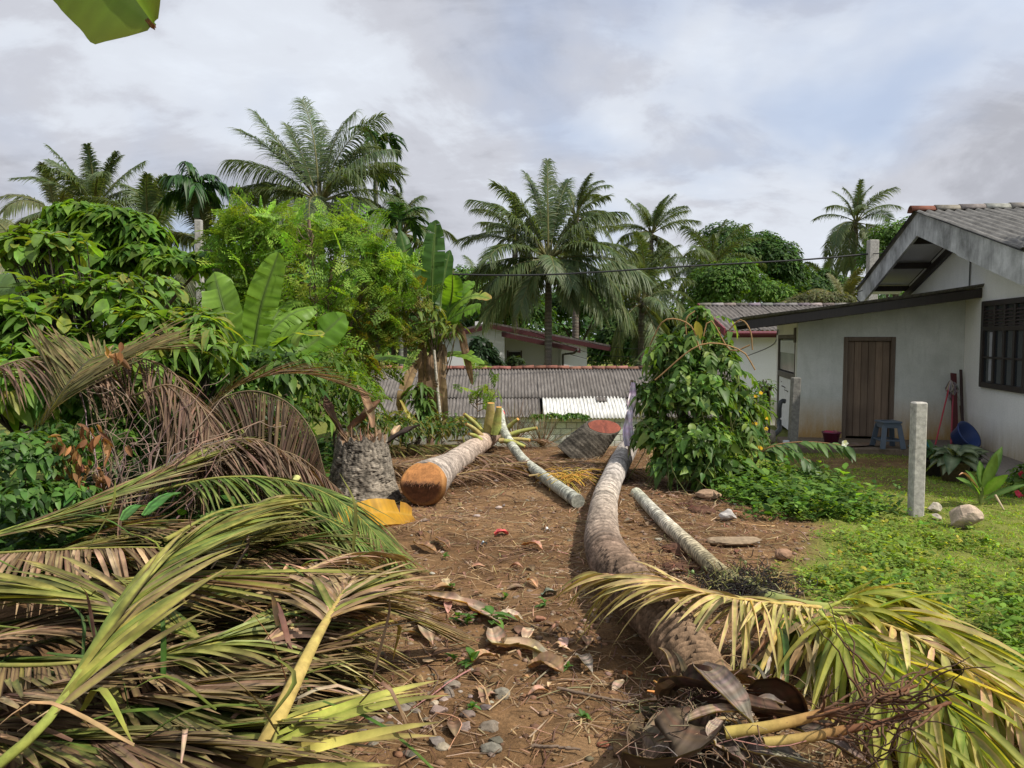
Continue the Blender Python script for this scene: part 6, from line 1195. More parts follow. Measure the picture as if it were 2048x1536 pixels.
pile_frond('brown dead frond with thin leaflets raking up to the right of the comb frond', AW([(385, 860, 7.8), (440, 795, 7.9), (520, 755, 8.0), (610, 748, 8.1), (700, 775, 8.2)]), DB, None, 50, .65, .022, 34, 18, 12, .12, .1, group=DGp, world=True, mid=(.2, .15, .06), split=False, floor=False, mat='dry', rcol=(.2, .15, .06))
for (pts, lb, g, L) in [([(150, 745, 7.4), (250, 715, 7.4), (340, 740, 7.3), (400, 830, 7.2), (420, 930, 7.1)], 'reddish dead frond drooping across the middle of the left thicket', .55, .6), ([(270, 790, 7.0), (340, 770, 7.0), (400, 810, 6.9), (440, 900, 6.8)], 'dead frond with hanging pinkish leaflets in the left thicket', .8, .6), ([(-60, 760, 6.8), (40, 720, 6.8), (130, 715, 7), (220, 750, 7)], 'brown dead frond along the left edge above the undergrowth', .4, .7),
                        ([(420, 930, 6.9), (500, 900, 7), (590, 910, 7), (680, 980, 7)], 'flattened dead frond at the foot of the comb frond', .4, .5), ([(330, 930, 6.6), (420, 890, 6.7), (520, 880, 6.8), (620, 940, 6.8)], 'tangled dead frond just behind the frond pile', .45, .5), ]:
    pile_frond(lb, AW(pts), DB, None, 50, L, .024, 62, 30, -25, g, .05, group=DGp, world=True, mid=(.22, .15, .09), split=False, aj=.16, mat='dry', rcol=(.2, .14, .08))
# dry fronds and trash lying behind, in front of the shed
for k, (x, y, az, lb) in enumerate([(-1.9, 9.4, .3, 'dry frond lying between stump and saw-cut trunk'), (-1.2, 10.6, -.2, 'dry frond lying behind the saw-cut trunk'), (-.3, 9.9, -.1, 'dry frond crossing the ground right of the saw-cut trunk'), (.2, 9.1, .15, 'dry greenish frond at the far end of the bare soil'), (-2.2, 11.3, .1, 'dry frond at the foot of the banana clump'), (-1.0, 12.0, .05, 'dry frond on the slope before the shed'), (-2.6, 8.8, .5, 'dry frond left of the upright stump'), (-.9, 8.9, .6, 'dry frond hugging the saw-cut trunk')]):
    z = .07; P = [np.array([x, y, z + .05]), np.array([x + .7 * math.cos(az), y + .7 * math.sin(az), z + .09]), np.array([x + 1.5 * math.cos(az + .1), y + 1.5 * math.sin(az + .1), z + .05])]
    for p in P: p[2] += TZ(p[0], p[1])
    pile_frond(lb, P, (DB + TNN[:2]) if k != 4 else OLV, None, 64, .5, .022, 50, 26, 0, .3, .05, group='dry fronds on the ground before the shed', world=True, mid=(.26, .18, .11), split=False, aj=.25, mat='dry', floor=False, rcol=(.3, .22, .1))
def chan_thing(nm, pts, w, arc, col, label, cat, mat='dry', group=None, world=False, **kw):
    P = [np.array(p, float) if world else G(*p) for p in pts]; return tag(OBJ(nm, channel(MB(), P, w, arc, col, **kw), M[mat], None, P[0]), label, cat, group)
for i, (pts, w, c, lb) in enumerate([([(700, 860, 8.3), (735, 830, 8.3), (760, 800, 8.4)], .22, (.2, .12, .07), 'curled brown sheath standing on the ragged stump'), ([(690, 880, 8.2), (660, 830, 8.2), (650, 790, 8.3)], .16, (.16, .10, .06), 'dark dried sheath beside the ragged stump top'), ([(760, 895, 8.3), (800, 870, 8.4), (840, 850, 8.6)], .14, (.05, .035, .028), 'blackened sheath right of the ragged stump'), ([(800, 800, 12), (830, 850, 11.8), (880, 858, 11.6)], .1, (.40, .33, .09), 'yellow bent petiole before the banana clump'), ([(770, 900, 10), (790, 870, 10), (800, 850, 10.2)], .14, (.45, .33, .2), 'pale dry sheath behind the upright stump'), ([(745, 855, 8.2), (730, 800, 8.3), (715, 770, 8.4)], .14, (.27, .17, .1), 'upright tan sheath above the ragged stump')]):
    chan_thing('dry_sheath', [AT(*p) for p in pts], w, 1.1, c, lb, 'dry sheath', world=True, wave=.08, seed=i, n=9, group='dry sheaths round the stumps')
# spiky dead flower heads before the shed
for i, (x, y, lb) in enumerate([(1030, 840, 'spiky dry flower head behind the chopped frond stubs'), (1085, 850, 'second spiky dry flower head nearer the white roof sheets')]):
    b = AT(x, y + 45, 12.4); t = thing('dry_flower_head', b, lb, 'dried plant'); mb = MB()
    for k in range(60): d = np.array([rng.normal() * .28, rng.normal() * .2, rng.uniform(.25, .75)]); tube(mb, resample([b, b + d * .5 + rdir(1)[0] * .03, b + d], 5), [.006, .005, .004, .003, .001], 3, jit((.2, .14, .07), 1)[0], False)
    OBJ('spikes', mb, M['twig'], t)
mb = MB()
for k in range(90): a = G(1135 + rng.normal() * 14, 955 + rng.normal() * 5, .12); d = np.array([rng.uniform(-.3, .35), rng.normal() * .12 - .1, rng.uniform(-.1, .08)]); tube(mb, resample([a, a + d * .5 + [0, 0, .05], a + d], 5), .004, 3, jit((.45, .27, .05), 1)[0], False)
tag(OBJ('flower_tassel', mb, M['twig'], None, G(1135, 960, 0)), 'golden yellow palm flower tassel lying over the thin propped trunk', 'flower tassel')
# yellow banana leaf
yb = [G(668, 1045, .14), G(720, 1030, .17), G(775, 1024, .17), G(824, 1030, .10)]; t = thing('yellow_banana_leaf', G(745, 1040, 0), 'large golden yellow banana leaf lying by the upright stump', 'leaf')
OBJ('blade', lamina(MB(), yb, .30, tears=1, stripe=.05, upv=(0, -.62, .78), tipcol=(.30, .14, .03), col=(.60, .33, .02), mid=(.6, .36, .05), vee=.1, sag=.06, rad=.006, seed=2, prof=((0, .15), (.15, .7), (.5, 1), (.9, .95), (1, .6)), wave=.004), M['banana'], t)
# ------------------------------------------------------------------ dead shrub with dry leaves, undergrowth
db = np.array([AT(240, 1000, 6.2)[0], 6.2, 0]); ds = thing('dead_shrub', db, 'bare dead shrub with clusters of curled orange-brown leaves at the left', 'shrub'); mb = MB(); lf = MB()
for k in range(46):
    e = AT(rng.uniform(150, 520), rng.uniform(760, 960), rng.uniform(5.9, 7.0)); m_ = (db + e) / 2 + [rng.normal() * .15, 0, rng.uniform(.05, .3)]; C = resample([db + [rng.normal() * .1, 0, 0], m_, e], 12); C = C + rng.normal(size=C.shape) * .012; tube(mb, C, np.linspace(.011, .002, 12), 4, jit((.25, .18, .13), 1)[0])
    for j in range(3): a = C[rng.integers(5, 12)]; q = a + rdir(1)[0] * .22; tube(mb, resample([a, (a + q) / 2 + rdir(1)[0] * .04, q], 6), .003, 3, (.26, .19, .14), False)
OBJ('stem', mb, M['twig'], ds)
cl_ = [AT(x, y, 6.0) for x, y in ((100, 960), (130, 900), (145, 935), (165, 985), (125, 990), (150, 890), (185, 880), (175, 950), (215, 880), (120, 880), (195, 960), (210, 990), (75, 975), (230, 700), (110, 1000), (185, 860))]
for c in cl_:
    k = 9; P = c + rng.normal(size=(k, 3)) * [.05, .05, .04]; d = nrm(np.array([0, 0, -1.]) + rng.normal(size=(k, 3)) * .45); addset(lf, leafset(P, d, rdir(k), U(.06, .13, k), U(.03, .05, k), .1, OVAL, .9, True, pick([(.30, .15, .06), (.38, .20, .08), (.22, .11, .05)], k), None))
OBJ('dry_leaves', lf, M['dry'], ds)
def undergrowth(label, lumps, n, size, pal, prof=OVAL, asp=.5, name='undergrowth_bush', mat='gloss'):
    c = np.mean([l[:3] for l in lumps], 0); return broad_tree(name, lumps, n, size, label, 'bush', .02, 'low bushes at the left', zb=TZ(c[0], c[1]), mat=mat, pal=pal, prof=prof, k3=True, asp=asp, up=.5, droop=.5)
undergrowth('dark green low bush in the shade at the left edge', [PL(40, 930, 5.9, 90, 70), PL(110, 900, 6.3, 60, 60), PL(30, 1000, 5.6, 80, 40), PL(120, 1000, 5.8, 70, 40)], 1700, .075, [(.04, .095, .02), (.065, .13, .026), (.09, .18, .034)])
undergrowth('low bush with fresh round leaves behind the dead shrub', [PL(250, 900, 7.2, 90, 80), PL(340, 860, 7.6, 70, 80), PL(180, 820, 7.4, 90, 60)], 1500, .10, [(.09, .19, .03), (.13, .25, .04), (.055, .12, .022)], HEART, .75)
undergrowth('low green bush behind the comb frond', [PL(450, 760, 9, 90, 60), PL(560, 760, 9.2, 80, 70), PL(380, 780, 8.8, 70, 70), PL(520, 850, 8.8, 90, 70)], 1900, .12, MDG)
undergrowth('yellow-green weeds beside the tall thin trunks', [PL(660, 740, 10.6, 60, 50), PL(700, 800, 10.2, 60, 60), PL(640, 830, 10, 70, 60)], 1300, .11, [(.08, .15, .025), (.12, .19, .03)], LANCE, .28, mat='leaf')
undergrowth('broad-leaved undergrowth along the left edge', [PL(30, 800, 7.2, 110, 80), PL(140, 770, 7.6, 90, 60), PL(260, 740, 8, 90, 50)], 1200, .15, SHG)
undergrowth('weeds before the shed at the foot of the banana clump', [PL(800, 860, 11.5, 70, 40), PL(900, 860, 11.9, 60, 35), PL(730, 850, 10.6, 50, 45)], 1300, .10, [(.06, .12, .022), (.10, .16, .03), (.2, .18, .04)], LANCE, .3)
# ------------------------------------------------------------------ things by the house
mb = MB(); t = thing('concrete_post', GT(1831, 1031), 'weathered grey concrete post standing alone on the lit grass', 'post'); b = np.array(t.location); tp = AT(1838, 804, b[1])
beam(mb, b - [0, 0, .25], tp, .122, .11, .012, (.42, .395, .35), up=(0, 1, 0)); OBJ('shaft', mb, M['pole'], t, smooth=False)
b = GT(1583, 906); t = thing('concrete_post', b, 'stained concrete post standing before the lean-to corner', 'post'); mb = MB(); tp = AT(1592, 755, b[1]); beam(mb, b - [0, 0, .3], tp, .13, .12, .012, (.2, .19, .17), up=(0, 1, 0)); OBJ('shaft', mb, M['pole'], t, smooth=False)
# stool
def stool():
    b = G(1789, 899, .03); cx, cy = b[0], b[1] + .22; z0 = .027; H = .41; t = thing('stool', (cx, cy, z0), 'grey-blue plastic stool standing on the step by the wooden door', 'stool'); cc = (.075, .10, .13)
    mb = MB(); cbox(mb, (cx, cy, z0 + H), (.30, .30, .03), .012, None, cc); cbox(mb, (cx, cy, z0 + H - .03), (.27, .27, .032), .006, None, cc)
    for a in range(0, 360, 45): cbox(mb, (cx + .09 * math.cos(math.radians(a)), cy + .09 * math.sin(math.radians(a)), z0 + H + .0155), (.05, .018, .003), .001, rotz(math.radians(a)), (.04, .055, .07))
    OBJ('seat', mb, M['plastic'], t, smooth=False)
    for sx in (-1, 1):
        for sy in (-1, 1):
            mb = MB(); A = np.array([cx + sx * .12, cy + sy * .12, z0 + H - .045]); B = np.array([cx + sx * .175, cy + sy * .175, z0]); beam(mb, A, B, .06, .014, .004, cc, up=(sx * .0 + .01, sy, 0)); beam(mb, A + [-sx * .02, 0, 0], B + [-sx * .03, 0, 0], .014, .055, .004, cc, up=(sx, 0, .01)); OBJ('leg', mb, M['plastic'], t, smooth=False)
    mb = MB()
    for sx, sy in ((0, -1), (0, 1), (-1, 0), (1, 0)):
        z = z0 + .13; d = .155
        cbox(mb, (cx + sx * d, cy + sy * d, z), (.29 if sx == 0 else .012, .29 if sy == 0 else .012, .028), .004, None, cc)
        cbox(mb, (cx + sx * .127, cy + sy * .127, z0 + H - .065), (.23 if sx == 0 else .012, .23 if sy == 0 else .012, .05), .004, None, cc)
    OBJ('rail', mb, M['plastic'], t, smooth=False)
stool()
c = G(1670, 889, .03); c = (c[0], c[1] + .15, .027); t = thing('bucket', c, 'maroon plastic bucket of washing beside the wooden door', 'bucket')
OBJ('body', lathe(MB(), c, [(0, .0), (.10, .0), (.138, .17), (.15, .172), (.152, .19), (.14, .192), (.13, .17), (.095, .012), (0, .012)], 24, (.13, .018, .05)), M['plastic'], t)
mb = MB(); rock(mb, (c[0] - .03, c[1], c[2] + .17), (.2, .2, .09), 2, .5, (.32, .05, .09), 3); rock(mb, (c[0] + .05, c[1] - .02, c[2] + .18), (.12, .14, .08), 2, .5, (.26, .10, .10), 5); OBJ('washing', mb, M['cloth'], t)
# tub, basin
c = np.array([6.93, 11.75, .22]); q = rotz(.5) @ np.array([[1, 0, 0], [0, math.cos(1.0), math.sin(1.0)], [0, -math.sin(1.0), math.cos(1.0)]]).T
t = thing('tub', (6.93, 11.75, .035), 'deep blue plastic tub tilted against the gable wall', 'tub'); OBJ('body', lathe(MB(), c - q @ np.array([0, 0, .1]), [(0, 0), (.15, 0), (.205, .19), (.225, .195), (.228, .21), (.2, .205), (.145, .012), (0, .012)], 28, (.018, .045, .16), q), M['plastic'], t)
c = (6.35, 11.9, .05); t = thing('basin', (6.35, 11.9, .03), 'teal plastic basin upside down among the potted plants', 'basin'); OBJ('body', lathe(MB(), c, [(.17, 0), (.17, .012), (.15, .02), (.12, .11), (.0, .125)], 24, (.015, .13, .15)), M['plastic'], t)
# mops, planks in the corner
def stick(nm, a, b, r, col, label, cat, mat='plastic', head=None):
    t = thing(nm, a, label, cat); OBJ('handle', tube(MB(), [a, b], r, 8, col), M[mat], t)
    if head is not None: OBJ('head', head, M['cloth'], t)
a, b_ = np.array([6.78, 12.25, .04]), np.array([7.22, 12.66, 1.02]); hd = MB()
for k in range(40): e = b_ + np.array([rng.normal() * .05, -.03 - .04 * rng.random(), -rng.uniform(.12, .34)]); tube(hd, resample([b_ + [0, 0, .03], (b_ + e) / 2 + rng.normal(size=3) * .03, e], 5), .009, 4, jit((.33, .29, .27), 1)[0])
stick('mop', a, b_, .012, (.42, .03, .05), 'string mop with thin red handle leaning upside down in the corner', 'mop', head=hd)
hd = MB(); a, b_ = np.array([7.06, 12.3, .04]), np.array([7.28, 12.68, 1.0])
for k in range(30): e = b_ + np.array([rng.normal() * .04, -.03 - .04 * rng.random(), -rng.uniform(.1, .3)]); tube(hd, resample([b_ + [0, 0, .03], (b_ + e) / 2 + rng.normal(size=3) * .03, e], 5), .009, 4, jit((.27, .21, .21), 1)[0])
stick('mop', a, b_, .014, (.30, .025, .045), 'darker red mop standing between the thin red mop and the boards', 'mop', head=hd)
for i, (x, xt, h, c_, lb) in enumerate([(7.16, 7.30, 1.16, (.085, .018, .02), 'dark red board leaning in the house corner behind the mops'), (7.30, 7.42, 1.22, (.04, .022, .02), 'narrow dark board leaning right of the red board'), (7.36, 7.44, .62, (.13, .08, .045), 'short brown stick leaning at the right of the corner boards')]):
    mb = MB(); beam(mb, (x, 12.35 + .03 * i, .036), (xt, 12.72, h), .10 if i == 0 else .045, .022, .004, c_, up=(0, 1, .3)); tag(OBJ('board', mb, M['plain'], None, (x, 12.35, .036), False), lb, 'board')
# drain pipe and cups
mb = MB(); tube(mb, resample([(4.93, 13.85, .60), (4.86, 13.85, .60), (4.83, 13.85, .5), (4.83, 13.85, .2), (4.78, 13.7, .1), (4.55, 13.4, .02)], 24), .042, 12, (.045, .05, .052)); tag(OBJ('drain_pipe', mb, M['plastic'], None, (4.83, 13.85, -.05)), 'dark grey drain pipe bending down the lean-to side wall', 'pipe')
for i, (px, py, col, h, lb) in enumerate([(1572, 893, (.55, .56, .55), .10, 'white tin cup on the step by the drain pipe'), (1552, 893, (.7, .7, .7), .03, 'flat white dish on the step end'), (1541, 888, (.5, .5, .48), .06, 'small grey tub at the left end of the step')]):
    c = G(px, py, .03); c[2] = .026; tag(OBJ('cup', lathe(MB(), c, [(0, 0), (.045, 0), (.05, h), (.044, h), (.04, .01), (0, .01)], 16, col), M['plastic'], None, c), lb, 'cup')
tag(OBJ('rock', rock(MB(), AT(1538, 872, 12.3), (.3, .25, .25), 3, .25, (.22, .19, .15), 77), M['stone'], None, AT(1538, 880, 12.3)), 'mossy rock at the foot of the lean-to side wall', 'rock')
tag(chan_thing('doormat', [(1690, 893, .035), (1740, 889, .04), (1785, 895, .034)], .3, .15, (.16, .11, .08), 'crumpled brown cloth lying on the step before the door', 'cloth', 'cloth', wave=.03))
# potted plants
def pot(px, py, r, h, col, label, leaves):
    b = GT(px, py); t = thing('potted_plant', b, label, 'potted plant'); OBJ('pot', lathe(MB(), b, [(0, 0), (r * .72, 0), (r * .95, h * .9), (r * 1.08, h * .9), (r * 1.08, h), (r * .95, h), (r * .9, h * .85), (0, h * .85)], 22, col), M['stone'], t)
    k, L, asp, pal, mid, el, prof = leaves; a = U(0, 6.28, k); e = U(el[0], el[1], k); d = np.stack([np.cos(a) * np.cos(e), np.sin(a) * np.cos(e), np.sin(e)], 1); P = b + [0, 0, h * .85] + d * np.array([.06, .06, 0]) + np.array([0, 0, 1]) * U(0, .12, k)[:, None]
    ll = L * U(.7, 1.2, k); OBJ('foliage', addset(MB(), leafset(P, d, nrm(np.array([0, -.3, 1.]) - d * .4), ll, ll * asp, U(.4, 1.0, k), prof, .3, True, pick(pal, k), None, 3, mid)), M['gloss'], t)
pot(1868, 952, .15, .22, (.06, .05, .045), 'dark pot of small dark-leaved plants left of the patterned one', (44, .3, .22, [(.03, .07, .02), (.05, .10, .03)], None, (.2, 1.3), LANCE))
pot(1908, 963, .18, .26, (.16, .12, .075), 'brown pot of plants with silver-striped patterned leaves', (40, .34, .5, [(.06, .09, .04), (.04, .07, .03)], (.32, .36, .22), (.2, 1.1), OVAL))
pot(1940, 942, .13, .2, (.05, .042, .038), 'small dark pot of patterned leaves close to the gable wall', (22, .28, .48, [(.06, .09, .04), (.04, .07, .03)], (.3, .34, .2), (.2, 1.1), OVAL))
# broad-leaved plant near the right edge
b = GT(1962, 1010); t = thing('broad_leaved_plant', b, 'upright plant with broad bright leaves and one dry leaf at the right', 'plant'); b = np.array(b)
D = b[1]; pts = [((1962, 985), (1935, 935), .11), ((1965, 980), (1990, 905), .13), ((1960, 975), (1960, 920), .11), ((1966, 990), (2010, 945), .11), ((1958, 985), (1918, 950), .10), ((1966, 975), (2000, 890), .12), ((1958, 990), (1945, 960), .10), ((1968, 1000), (2045, 960), .06)]
mb = MB(); lf = MB()
for i, (a, e, w) in enumerate(pts):
    A, E = AT(*a, D), AT(*e, D - .15 + .1 * (i % 3)); d = E - A; tube(mb, [b + [0, 0, -.02], A], .012, 6, (.16, .2, .05)); addset(lf, leafset(A[None], nrm(d)[None], np.array([[.2, -.6, .8]]), [np.linalg.norm(d) * 1.15], [w], [.15], OVAL, .25, True, pick([(.09, .19, .03), (.13, .23, .04), (.06, .14, .025)], 1), None, 3, (.18, .28, .07)))
OBJ('stem', mb, M['twig'], t); OBJ('foliage', lf, M['gloss'], t); OBJ('dry_leaf', channel(MB(), [AT(1955, 975, D - .1), AT(1930, 948, D - .2), AT(1918, 950, D - .25)], .04, 1.2, (.42, .27, .17)), M['dry'], t); OBJ('dry_stalk', tube(MB(), [AT(1990, 990, D - .1), AT(2008, 1020, D - .2)], [.014, .008], 6, (.42, .33, .22)), M['twig'], t)
fl = [PL(2050, 965, 8.3, 28, 40), PL(2035, 1000, 8.2, 20, 20), PL(2090, 960, 8.4, 40, 45)]; t = thing('flowering_plant', (AT(2050, 1010, 8.3)[0], 8.3, 0), 'low plant with pink-red flowers at the right edge below the gable wall', 'plant')
OBJ('stem', limbs(MB(), (AT(2050, 1010, 8.3)[0], 8.3, -.05), fl, .012), M['twig'], t); OBJ('foliage', addset(MB(), crown_set(fl, 600, .07, .4, MDG, .4, OVAL, True)), M['leaf'], t)
for k in range(12):
    p = scat(fl, 1)[0] + [0, -.04, 0]; mb = MB(); a = np.arange(5) * 1.2566; d = np.stack([np.cos(a), np.sin(a) * .5 - .3, np.sin(a)], 1); addset(mb, leafset(np.repeat(p[None], 5, 0), d, np.array([[0, -1., .2]]), .04, .035, 0, OVAL, .1, False, (.5, .05, .09))); OBJ('flower', mb, M['leaf'], t)
# spiral ginger arching before the lean-to
t = thing('spiral_ginger', G(1500, 965, 0), 'arching plant with reddish stems and broad leaves in front of the step', 'plant'); mb = MB(); lf = MB()
for pts in ([(1492, 968, 9.4), (1515, 915, 9.3), (1545, 892, 9.2), (1600, 884, 9.1), (1650, 886, 9.0), (1690, 892, 8.9)], [(1492, 968, 9.4), (1520, 910, 9.2), (1550, 893, 9.1), (1590, 905, 9.0), (1620, 925, 8.9), (1640, 945, 8.85)]):
    C = resample([AT(*p) for p in pts], 30); tube(mb, C, np.linspace(.014, .006, 30), 6, (.26, .15, .07)); tt, ss, uu = frames(C)
    for i in range(9, 30, 1):
        sg = 1 if i % 2 else -1; d = tt[i] * .7 + ss[i] * sg * .55 + np.array([rng.normal() * .2, -.25, -.25 + rng.normal() * .25]); addset(lf, leafset(C[i][None], nrm(d)[None], np.array([[0, -.4, 1.]]), U(.18, .26, 1), U(.075, .1, 1), [.5], OVAL, .25, True, pick([(.07, .14, .03), (.11, .19, .05), (.045, .10, .02)], 1), None, 3, (.14, .22, .07)))
OBJ('stem', mb, M['twig'], t); OBJ('foliage', lf, M['gloss'], t)
mb = MB(); p = AT(1689, 886, 8.85); a = np.arange(5) * 1.2566; addset(mb, leafset(np.repeat(p[None], 5, 0), np.stack([np.cos(a), -.3 + 0 * a, np.sin(a)], 1), np.array([[0, -1., .2]]), .045, .04, .1, OVAL, .1, False, (.8, .8, .78))); OBJ('flower', mb, M['leaf'], t)
tips = [AT(1500 + x, y, 9.6) for x, y in ((-8, 885), (6, 876), (14, 900), (-14, 905), (2, 925), (18, 935), (-2, 950))]
rosette_shrub('leafy_sapling', 'fresh sapling with whorls of narrow leaves left of the arching plant', GT(1500, 965), tips, 7, .2, .24, [(.10, .20, .03), (.13, .24, .04)], stemr=.012, prof=LANCE, mat='leaf', droop=(.2, .6), cat='sapling', stemc=(.16, .18, .06))
# hanging mauve cloth by the vines
t = thing('hanging_cloth', AT(1258, 905, 9.35), 'faded mauve cloth hanging on a stick left of the vine bush', 'cloth'); OBJ('stick', tube(MB(), [AT(1258, 910, 9.35), AT(1264, 760, 9.35)], .02, 7, (.2, .15, .1)), M['twig'], t)
for i, (pts, w) in enumerate([([(1266, 765, 9.3), (1262, 812, 9.25), (1252, 858, 9.2), (1257, 892, 9.2)], .16), ([(1256, 800, 9.25), (1260, 840, 9.2), (1264, 880, 9.2)], .10)]): OBJ('drape', channel(MB(), AW(pts), w, 1.3, (.56, .48, .56), 11, ((0, .4), (.3, .9), (.6, .6), (1, .9)), up=(0, -1, 0), wave=.07, m=22, seed=i + 5), M['cloth'], t)
# ------------------------------------------------------------------ rocks, rubble, litter
for i, (px, py, s, c, lb) in enumerate([(1930, 1056, (.30, .26, .24), (.40, .31, .23), 'big pale boulder on the grass right of the lone post'), (1868, 1026, (.14, .12, .12), (.42, .37, .30), 'upright pale stone between the lone post and the boulder'), (1872, 1040, (.10, .1, .07), (.38, .33, .27), 'small stone at the foot of the upright pale stone'), (1455, 1041, (.19, .15, .12), (.40, .37, .34), 'rough grey stone on the soil right of the thin trunk'), (1470, 1091, (.46, .22, .10), (.25, .185, .12), 'flat broken slab on the soil below the rough grey stone'), (1568, 1120, (.15, .12, .1), (.27, .16, .1), 'reddish stone at the edge of the weeds'), (1412, 998, (.32, .2, .12), (.3, .2, .13), 'brown flat stone at the foot of the vine bush')]):
    b = GT(px, py); tag(OBJ('rock', rock(MB(), b + [0, 0, s[2] * .4], s, 4, .22, c, 20 + i, angular=.6), M['stone'], None, b, False), lb, 'rock')
def onsoil(n, x0, x1, y0, y1):
    P = []
    while len(P) < n:
        x, y = rng.uniform(x0, x1), rng.uniform(y0, y1)
        if grassmask(np.array(x), np.array(y)) < .3: P.append((x, y, TZ(x, y)))
    return np.array(P)
def clear(p, d=.2): return min(np.linalg.norm((Q3 - p)[:, :2], axis=1).min(), np.linalg.norm((Q1 - p)[:, :2], axis=1).min()) > d
def where(p):
    p = np.asarray(p); c = [(np.linalg.norm((Q3 - p)[:, :2], axis=1).min(), 'beside the long ringed trunk'), (np.linalg.norm((Q1 - p)[:, :2], axis=1).min(), 'beside the saw-cut trunk'), (np.linalg.norm((p4[2] - p)[:2]) * .8, 'near the thin felled palm')]
    d, w = min(c)
    if d < .45: return w
    if p[1] > 8.3: return 'at the far end of the path'
    if p[0] < -.25 and p[1] < 6: return 'along the hem of the frond pile'
    return 'in the front of the path' if p[1] < 4 else 'in the middle of the path' if p[1] < 6 else 'on the path below the saw cut'
def tone(c): b = float(np.mean(c)); return 'dark brown' if b < .14 else 'mid brown' if b < .21 else 'pale tan'
k = 0
for i in range(34):
    b = GT(rng.uniform(700, 1010), rng.uniform(1365, 1520)); s = rng.uniform(.025, .085); tag(OBJ('rubble', rock(MB(), b + [0, 0, s * .1], (s * 1.3, s, s * .7), 3, .25, jit((.17, .14, .11), 1, .25, .04)[0], 60 + i, angular=.8), M['stone'], None, b, False), ('big ' if s > .08 else 'small ' if s < .05 else '') + 'broken grey concrete lump in the ' + ('upper' if b[1] > 3.75 else 'lower') + ' rubble ' + ('nearest the fronds' if b[0] < -.5 else 'nearest the path'), 'rubble', 'broken concrete by the frond pile')
for i in range(70):
    p = onsoil(1, -1.0, 2.4, 2.7, 9.5)[0]; s = abs(rng.normal()) * .02 + .018; tag(OBJ('stone', rock(MB(), p + [0, 0, s * .2], (s * 1.4, s, s * .7), 2, .2, jit([(.28, .24, .2), (.25, .13, .075), (.36, .32, .27)][i % 3], 1, .2, .05)[0], 200 + i, angular=.6), M['stone'], None, p, False), ('grey', 'reddish', 'pale')[i % 3] + (' pebble-sized stone ' if s < .03 else ' fist-like stone ') + where(p), 'stone', 'small stones on the bare soil')
for i, (px, py, w, lb) in enumerate([(1210, 1494, .07, 'flat red brick piece at the bottom of the path'), (1255, 1350, .06, 'orange wood chip on the shaded soil'), (1090, 1340, .11, 'dark clay shard by the curled leaf in the path')]):
    b = GT(px, py); tag(OBJ('shard', rock(MB(), b + [0, 0, .012], (w, w * .7, .03), 3, .2, [(.24, .09, .05), (.42, .17, .06), (.2, .12, .08)][i], 300 + i, angular=1), M['stone'], None, b, False), lb, 'shard')
LB = [(.30, .18, .105), (.38, .25, .15), (.24, .14, .08), (.2, .11, .07), (.44, .31, .2)]
nl = 0
while nl < 130:
    p = onsoil(1, -1.1, 2.3, 2.6, 10.5)[0] if nl % 3 else GT(rng.uniform(820, 1130), rng.uniform(1130, 1400))
    if not clear(p): continue
    L = rng.uniform(.05, .16); a = rng.uniform(0, 6.28); d = np.array([math.cos(a), math.sin(a), 0]) * L; pts = [p + [0, 0, .008] - d / 2, p + [0, 0, .015 + rng.uniform(0, .035)], p + d / 2 + [0, 0, .008 + rng.uniform(0, .03)]]
    lc = pick(LB, 1)[0]; tag(OBJ('dry_leaf', channel(MB(), pts, L * rng.uniform(.3, .6), rng.uniform(-.3, 1.3), lc, 5, ((0, .15), (.25, .8), (.5, 1), (.8, .65), (1, .05)), seed=nl, m=8, wave=.05, th=.0015), M['dry'], None, p), ('small ' if L < .085 else 'large ' if L > .125 else '') + tone(lc) + ' curled dry leaf ' + where(p), 'dry leaf', 'dry leaves on the bare soil'); nl += 1
for i, (pts, w, c, lb) in enumerate([([(855, 1190), (905, 1200), (950, 1215), (1000, 1245)], .13, (.46, .34, .22), 'long crumpled tan banana leaf strip right of the tan fronds'), ([(985, 1255), (1000, 1290), (1040, 1290), (1105, 1310)], .13, (.44, .32, .21), 'crumpled tan banana leaf strip lower in the path'), ([(840, 1215), (850, 1250), (865, 1290)], .12, (.42, .31, .2), 'tan leaf scrap hanging at the edge of the frond pile'), ([(1060, 1335), (1095, 1322), (1125, 1345)], .13, (.30, .19, .11), 'big curled brown leaf on the path'), ([(930, 1330), (960, 1310), (1000, 1312)], .09, (.36, .22, .13), 'reddish brown leaf scrap beside the weeds'), ([(1000, 1240), (1015, 1225), (1045, 1238)], .07, (.5, .4, .3), 'pale leaf scrap right of the little weed'), ([(830, 1085), (855, 1092), (875, 1105)], .09, (.3, .18, .1), 'brown curled leaf below the yellow banana leaf'), ([(870, 1075), (890, 1085), (900, 1098)], .09, (.34, .2, .12), 'second brown curled leaf below the yellow banana leaf'), ([(1045, 1090), (1070, 1086), (1085, 1098)], .09, (.36, .2, .14), 'pinkish brown leaf left of the long trunk'), ([(1590 - 50, 1300), (1555, 1335), (1570, 1380)], .06, (.40, .33, .29), 'grey dry leaf strip standing under the areca crown'), ([(1530, 1360), (1545, 1320), (1560, 1300)], .04, (.44, .37, .31), 'thin pale leaf strip under the areca crown'), ([(1160, 1310), (1170, 1320), (1185, 1345)], .09, (.26, .21, .17), 'pale grey torn leaf beside the dark trunk shadow')]):
    P = [GT(x, y, .02 + .035 * (j % 2)) for j, (x, y) in enumerate(pts)]; chan_thing('dry_leaf', P, w, .9, c, lb, 'dry leaf', world=True, wave=.09, seed=40 + i, m=22, n=9)
